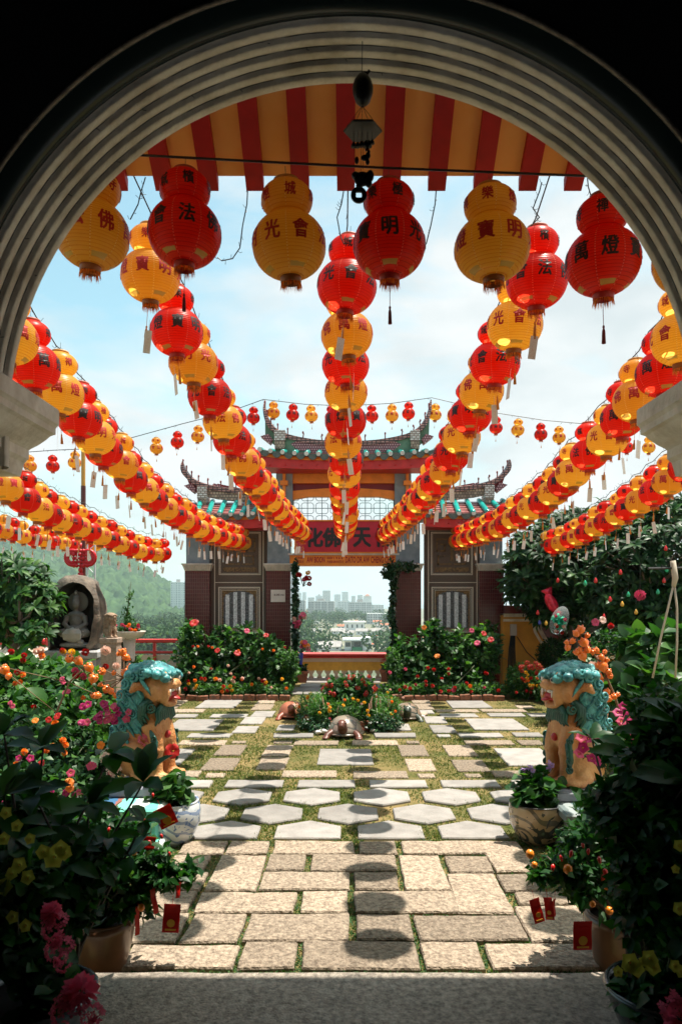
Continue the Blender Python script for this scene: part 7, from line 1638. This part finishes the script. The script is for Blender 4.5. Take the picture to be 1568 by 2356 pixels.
# ------------------------------------------------------------------ land beyond the terrace: plain, hill, town
Z0 = -25.0
m_plain = mat('plain_land', (.07, .09, .045), .95, col2=(.22, .20, .15), noise_scale=.02, coord='Object', detail=8)
q = MB(); rows = []
for Y, z in ((16.35, -.02), (16.6, -1.2), (22, -4), (60, -14), (140, Z0), (500, Z0), (1500, Z0), (4000, Z0), (9000, Z0-2)): rows.append([Vector((x*max(40, Y*1.4), Y, z)) for x in np.linspace(-1, 1, 13)])
q.sheet(rows); q.build('plain', m_plain)['kind'] = 'structure'
q = MB(); q.sheet([[Vector((x, 2900, Z0+.4)) for x in (-9000, 9000)], [Vector((x, 9500, Z0+.4)) for x in (-9000, 9000)]]); q.build('sea', mat('sea', (.10, .16, .18), .15))['kind'] = 'structure'
# wooded hill at the left: a ridge whose canopy is broken into crowns
sil = [(-900,1190),(-400,1195),(-150,1212),(0,1230),(100,1226),(200,1238),(262,1258),(300,1282),(335,1310),(372,1333),(412,1352),(455,1364),(520,1376),(600,1386),(680,1394)]
nx, ny = 620, 150; Yb, Yr = 820., 1450.
V = np.zeros((ny, nx, 3), np.float32); sx_ = [s[0] for s in sil]; sy_ = [s[1] for s in sil]
for i, x in enumerate(np.linspace(-500, 680, nx)):
    zt = EYE-(np.interp(x, sx_, sy_)-1385)/F*Yr
    for j in range(ny):
        t = j/(ny-1); Y = Yb+(Yr-Yb)*min(1, t*1.05) if t < .95 else Yr+(t-.95)*4000
        zz = Z0-2+(zt-Z0+2)*(min(1, t/.95)**1.15)
        if t > .95: zz = zt-(t-.95)*600
        X = (x-800)/F*Y; p = Vector((X/15, Y/15, 0)); d = noise.voronoi(p)[0][0]
        big = noise.noise(Vector((X/120, Y/120, 4)))*16*math.sin(PI*min(1, t))
        V[j, i] = (X, Y, zz+big*(1 if t < .9 else .3)+(15*(1-min(1, d*1.35))+3*noise.noise(p*3.1))*min(1, t*6))
me = bpy.data.meshes.new('hill'); idx = np.arange(nx*ny).reshape(ny, nx); fq = np.stack([idx[:-1, :-1], idx[:-1, 1:], idx[1:, 1:], idx[1:, :-1]], -1).reshape(-1, 4)
me.vertices.add(nx*ny); me.vertices.foreach_set('co', V.ravel()); me.loops.add(fq.size); me.loops.foreach_set('vertex_index', fq.ravel().astype(np.int32)); me.polygons.add(len(fq)); me.polygons.foreach_set('loop_start', np.arange(0, fq.size, 4, dtype=np.int32)); me.polygons.foreach_set('loop_total', np.full(len(fq), 4, np.int32)); me.update(calc_edges=True)
me.materials.append(mat('hill_canopy', (.010, .036, .016), .9, col2=(.060, .115, .040), noise_scale=.05, detail=6, spec=.1)); hill = mesh_obj('wooded_hill', me); hill['kind'] = 'structure'
# treetops of the town, one mass
G_TOWN = leafmat('leaf_town', (.020, .060, .022), (.07, .125, .04), rough=.7, trans=.15, spec=.1)
cl_ = []; ells = []
def tree_at(x, y, s=1.0):
    Y = F*(EYE-Z0-5*s)/(y-1385); ells.append((np.array([(x-800)/F*Y, Y, Z0+5.5*s]), np.array([7.5*s*random.uniform(.8, 1.4), 7*s, 5.5*s*random.uniform(.8, 1.2)])))
for x, y, s in [(700,1445,1.5),(690,1462,1.3),(712,1450,1.2),(728,1425,1.6),(745,1420,1.8),(760,1432,1.4),(775,1418,1.7),(800,1422,1.8),(820,1418,1.6),(838,1422,1.4),(735,1440,1.2),(752,1447,1.0),(770,1452,.8),(745,1472,1.3),(760,1478,1.2),(722,1482,1.2),(735,1490,1.1),(780,1462,.9),(815,1444,1.0),(828,1447,.9),(868,1485,1.5),(885,1478,1.5),(895,1490,1.3),(872,1470,1.0),(890,1462,1.1),(860,1442,.8),(880,1440,1.0),(898,1435,1.2),(872,1424,1.0),(800,1463,.7),(850,1466,.7),(715,1470,1.0)]: tree_at(x, y-4, s*.68)
for _ in range(150): tree_at(random.uniform(250, 440), random.uniform(1408, 1500), random.uniform(.8, 1.5))
for _ in range(170): tree_at(random.choice((random.uniform(-300, 250), random.uniform(900, 1900), random.uniform(440, 690))), random.uniform(1402, 1500), random.uniform(.8, 1.6))
for _ in range(60): tree_at(random.uniform(670, 920), random.uniform(1404, 1425), random.uniform(.8, 1.4))
P_, d_ = in_ells(ells, 60000, .6); n = len(P_); D_ = rdir(n)*.9+d_*.15
tw = leaf_obj('treetops', [(LEAF, P_, D_, d_+.2*rdir(n), rng.uniform(1.5, 3.0, n), rng.uniform(1.5, 2.8, n), 0)], [G_TOWN]); tw['kind'] = 'stuff'
def facade(name, wall, win, bw, bh, mort=.35):
    m = tiles(name, win, tuple(c*.75 for c in win), 1, mort, .5, wall, bw, bh, 0, .0); return m
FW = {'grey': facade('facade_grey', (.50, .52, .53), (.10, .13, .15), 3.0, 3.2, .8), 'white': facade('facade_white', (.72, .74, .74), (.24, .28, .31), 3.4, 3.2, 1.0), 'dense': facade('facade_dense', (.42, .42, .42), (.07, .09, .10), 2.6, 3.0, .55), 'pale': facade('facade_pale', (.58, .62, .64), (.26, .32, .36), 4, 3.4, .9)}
m_wht = mat('render_white', (.80, .81, .80), .7, noise_amt=.08, noise_scale=.3); m_tile = mat('roof_terracotta', (.42, .13, .06), .8, noise_amt=.25, noise_scale=.4); m_greyroof = mat('roof_grey', (.30, .28, .27), .8, noise_amt=.2, noise_scale=.4); m_winb = mat('dark_pane', (.03, .04, .05), .2); m_wroof = mat('roof_white_sheet', (.86, .88, .88), .5)
def px_block(x0, x1, ytop, Y): return (x0-800)/F*Y, (x1-800)/F*Y, EYE-(ytop-1385)/F*Y
def tower(x0, x1, ytop, Y, m, label, cap=None, name='apartment_tower', cat='building', group='high rises of the far town', dep=18):
    a, b, zt = px_block(x0, x1, ytop, Y); o = thing(name, label, cat, ((a+b)/2, Y, Z0), random.uniform(-.12, .12), group); w = b-a; H = zt-Z0
    q = MB(); q.box(-w/2, w/2, 0, dep, 0, H); q.build('wall', m, o); q = MB(); q.box(-w/2-.3, w/2+.3, -.3, dep+.3, H+.01, H+1.0); q.build('roof', m_wht, o)
    if cap == 'plant': q = MB(); q.box(-w*.14, w*.12, 4, dep-4, H+1.01, H+5); q.build('plant_room', m_greyroof, o)
    if cap == 'hip': q = MB(); q.lathe([(w*.42, H+1.02), (w*.30, H+5), (w*.12, H+8), (.01, H+8.5)], 4, Matrix.Rotation(PI/4, 4, 'Z')); q.build('hip_roof', m_tile, o)
    if cap == 'mast': q = MB(); q.tube([(0, 8, H), (0, 8, H+9)], .35, 5); q.build('mast', m_greyroof, o)
    q = MB()
    for k in range(1, 4): q.box(-w/2+w*k/4-.35, -w/2+w*k/4+.35, -.45, -.02, 0, H)
    q.build('pier', m_wht, o)
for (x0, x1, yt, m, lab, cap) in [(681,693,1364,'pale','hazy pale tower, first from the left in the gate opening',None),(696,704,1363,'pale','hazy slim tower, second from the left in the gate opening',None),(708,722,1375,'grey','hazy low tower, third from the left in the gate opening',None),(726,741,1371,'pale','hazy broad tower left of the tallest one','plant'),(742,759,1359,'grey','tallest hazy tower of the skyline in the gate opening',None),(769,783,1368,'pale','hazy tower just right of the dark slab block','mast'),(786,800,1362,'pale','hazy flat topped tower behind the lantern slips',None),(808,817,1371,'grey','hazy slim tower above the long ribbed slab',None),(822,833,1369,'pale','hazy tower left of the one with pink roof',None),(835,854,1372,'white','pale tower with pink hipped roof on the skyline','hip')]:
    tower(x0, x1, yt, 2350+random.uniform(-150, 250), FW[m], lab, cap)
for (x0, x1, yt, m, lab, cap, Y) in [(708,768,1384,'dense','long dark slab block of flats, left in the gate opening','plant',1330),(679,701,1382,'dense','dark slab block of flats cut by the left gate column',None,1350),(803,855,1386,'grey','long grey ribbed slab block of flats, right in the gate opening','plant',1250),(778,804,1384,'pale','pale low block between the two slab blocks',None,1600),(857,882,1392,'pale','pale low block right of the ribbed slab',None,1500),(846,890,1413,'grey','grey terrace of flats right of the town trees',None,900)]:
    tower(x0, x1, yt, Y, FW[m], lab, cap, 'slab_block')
tower(393, 426, 1341, 1050, FW['white'], 'tall white tower block before the wooded hill', 'plant', dep=14, group=None)
tower(396, 420, 1416, 900, FW['white'], 'stepped white block below the tall white tower', None, 'low_block', group=None)
def house(x0, x1, yeave, ybase, label, roof, rr=.45, hip=False, group='houses of the near town', dep=None):
    Y = F*(EYE-Z0)/(ybase-1385); a, b = (x0-800)/F*Y, (x1-800)/F*Y; H = (ybase-yeave)/F*Y; w = b-a; d = dep or w*.7; o = thing('town_house', label, 'house', ((a+b)/2, Y, Z0), random.uniform(-.25, .25), group)
    q = MB(); q.box(-w/2, w/2, 0, d, 0, H); q.build('wall', m_wht, o)
    q = MB(); r = w*.5*rr; ov = w*.06
    if roof is m_wroof: q.box(-w/2-ov, w/2+ov, -ov, d+ov, H, H+.5)
    else:
        k = .3*w if hip else 0
        q.add([(-w/2-ov, -ov, H), (w/2+ov, -ov, H), (w/2+ov, d+ov, H), (-w/2-ov, d+ov, H), (-w/2-ov+k, d/2, H+r), (w/2+ov-k, d/2, H+r)], [(0, 1, 5, 4), (2, 3, 4, 5), (3, 0, 4), (1, 2, 5), (0, 3, 2, 1)])
    q.build('roof', roof, o); n = max(2, int(w/4))
    for i in range(n):
        x = -w/2+w*(i+.5)/n; q = MB(); q.box(x-.7, x+.7, -.08, -.01, H*.35, H*.75); q.build('window', m_winb, o)
for a in [(775,793,1441,1447,'house with orange roof left of the white hall',m_tile),(762,792,1452,1459,'white house with grey gable below the orange roof',m_greyroof),(786,812,1456,1463,'brown roofed long house in the middle of the town',m_greyroof),(818,844,1452,1461,'white villa with grey roof below the white hall',m_greyroof),(852,878,1452,1462,'grey roofed house right of the white villa',m_greyroof),(858,876,1431,1437,'small house with orange roof behind the round white tower',m_tile),(856,867,1463,1468,'small orange roofed house above the green recess house',m_tile),(874,892,1438,1444,'orange roofed house near the right ivy',m_tile),(700,725,1452,1462,'grey roofed house among the left town trees',m_greyroof),(705,728,1484,1496,'white flat roofed house at the lower left of the opening',m_wroof),(690,705,1468,1477,'small white house beside the blue flower holder',m_greyroof),(730,785,1488,1497,'low grey sheds along the balustrade rail',m_greyroof),(770,790,1412,1417,'white low house before the slab block',m_wroof),(688,712,1410,1415,'low pink roofed house under the dark slab',m_tile)]: house(*a)
house(793, 838, 1432, 1451, 'big white windowless hall in the middle of the town', m_wroof, dep=30, group=None)
for i, x in enumerate(range(222, 300, 13)): house(x, x+12, 1431+i*.4, 1437+i*.4, f'red roofed row house below the hill, {ORD[i]} from left', m_tile, hip=False, group='red roofed row houses below the hill')
for (x0, x1, ye, yb, lab, rf) in ((300,320,1446,1452,'orange roofed house among the trees below the hill',m_tile),(330,352,1438,1443,'white house among the trees below the hill',m_wroof),(230,262,1452,1459,'red roofed house nearest the stone post',m_tile),(380,425,1470,1478,'long pale roofed house beside the left gate column',m_greyroof),(340,372,1462,1468,'grey roofed house right of the stone basin',m_greyroof)): house(x0, x1, ye, yb, lab, rf)
for i in range(64):       # small houses scattered through the near town
    x = random.choice((random.uniform(682, 902), random.uniform(682, 902), random.uniform(230, 425), random.uniform(905, 1200))); y = random.uniform(1416, 1490); w_ = random.uniform(6, 15)*(.6+(y-1410)/90)
    tr = i % 3; house(x, x+w_, y-w_*.35, y, ['small white house with orange roof scattered in the town', 'small white house with grey roof scattered in the town', 'small flat roofed white house scattered in the town'][tr], [m_tile, m_greyroof, m_wroof][tr], group='small scattered houses of the town')
# pavilion with tiered roof
Yp = 560; o = thing('tiered_pavilion', 'small tiered green roofed pavilion before the tall white tower', 'pavilion', ((372-800)/F*Yp, Yp, Z0)); q = MB(); q.lathe([(7, 0), (7, 4), (5, 4.1), (5, 7.5)], 8); q.build('wall', m_wht, o); q = MB(); q.lathe([(10, 3.6), (6, 5.2), (5.2, 5.6)], 8); q.lathe([(8, 7.2), (4, 9), (.3, 11.5), (.01, 13)], 8); q.build('roof', mat('green_roof', (.10, .25, .20), .6), o)
# white modern house with green recess
Ym = F*(EYE-Z0)/(1497-1385); o = thing('modern_house', 'white modern house with overhanging roof and green recess', 'house', ((822-800)/F*Ym, Ym, Z0)); u = Ym/F; hz = lambda y: (1497-y)*u
q = MB(); q.box(-30*u, -14*u, 0, 16, 0, hz(1474)); q.box(12*u, 32*u, 0, 16, 0, hz(1470)); q.box(-14*u, 12*u, 6, 16, 0, hz(1474)); q.build('wall', m_wht, o)
q = MB(); q.box(-34*u, 17*u, -2.5, 17, hz(1474)+.01, hz(1470)); q.box(11*u, 33*u, -.5, 17, hz(1470)+.01, hz(1467.5)); q.build('roof', m_wroof, o)
q = MB(); q.box(-12*u, 10*u, -3, 5.9, .01, hz(1489)); q.build('lawn_terrace', mat('turf_green', (.02, .20, .08), .8), o)
q = MB(); q.box(-28*u, -16*u, -.06, -.01, hz(1488), hz(1478)); q.box(14*u, 30*u, -.06, -.01, hz(1486), hz(1481)); q.box(-8*u, 8*u, 5.9, 5.95, hz(1488), hz(1478)); q.build('window', m_winb, o)
q = MB(); q.tube([(13*u, 2, 0), (13*u, 2, hz(1462))], .5, 6); q.build('chimney', m_winb, o)
# ------------------------------------------------------------------ haze
hz_ = MB(); hz_.box(-9800, 9800, -20, 9900, Z0-4, 190); ho = hz_.build('haze'); ho['kind'] = 'stuff'; ho.display_type = 'WIRE'
mh = bpy.data.materials.new('haze_air'); mh.use_nodes = True; nt = mh.node_tree; nt.nodes.clear(); oo = nt.nodes.new('ShaderNodeOutputMaterial'); pv_ = nt.nodes.new('ShaderNodeVolumePrincipled')
pv_.inputs['Color'].default_value = (.68, .82, .88, 1); pv_.inputs['Density'].default_value = .00018; pv_.inputs['Anisotropy'].default_value = .2
nt.links.new(pv_.outputs['Volume'], oo.inputs['Volume']); ho.data.materials.append(mh);
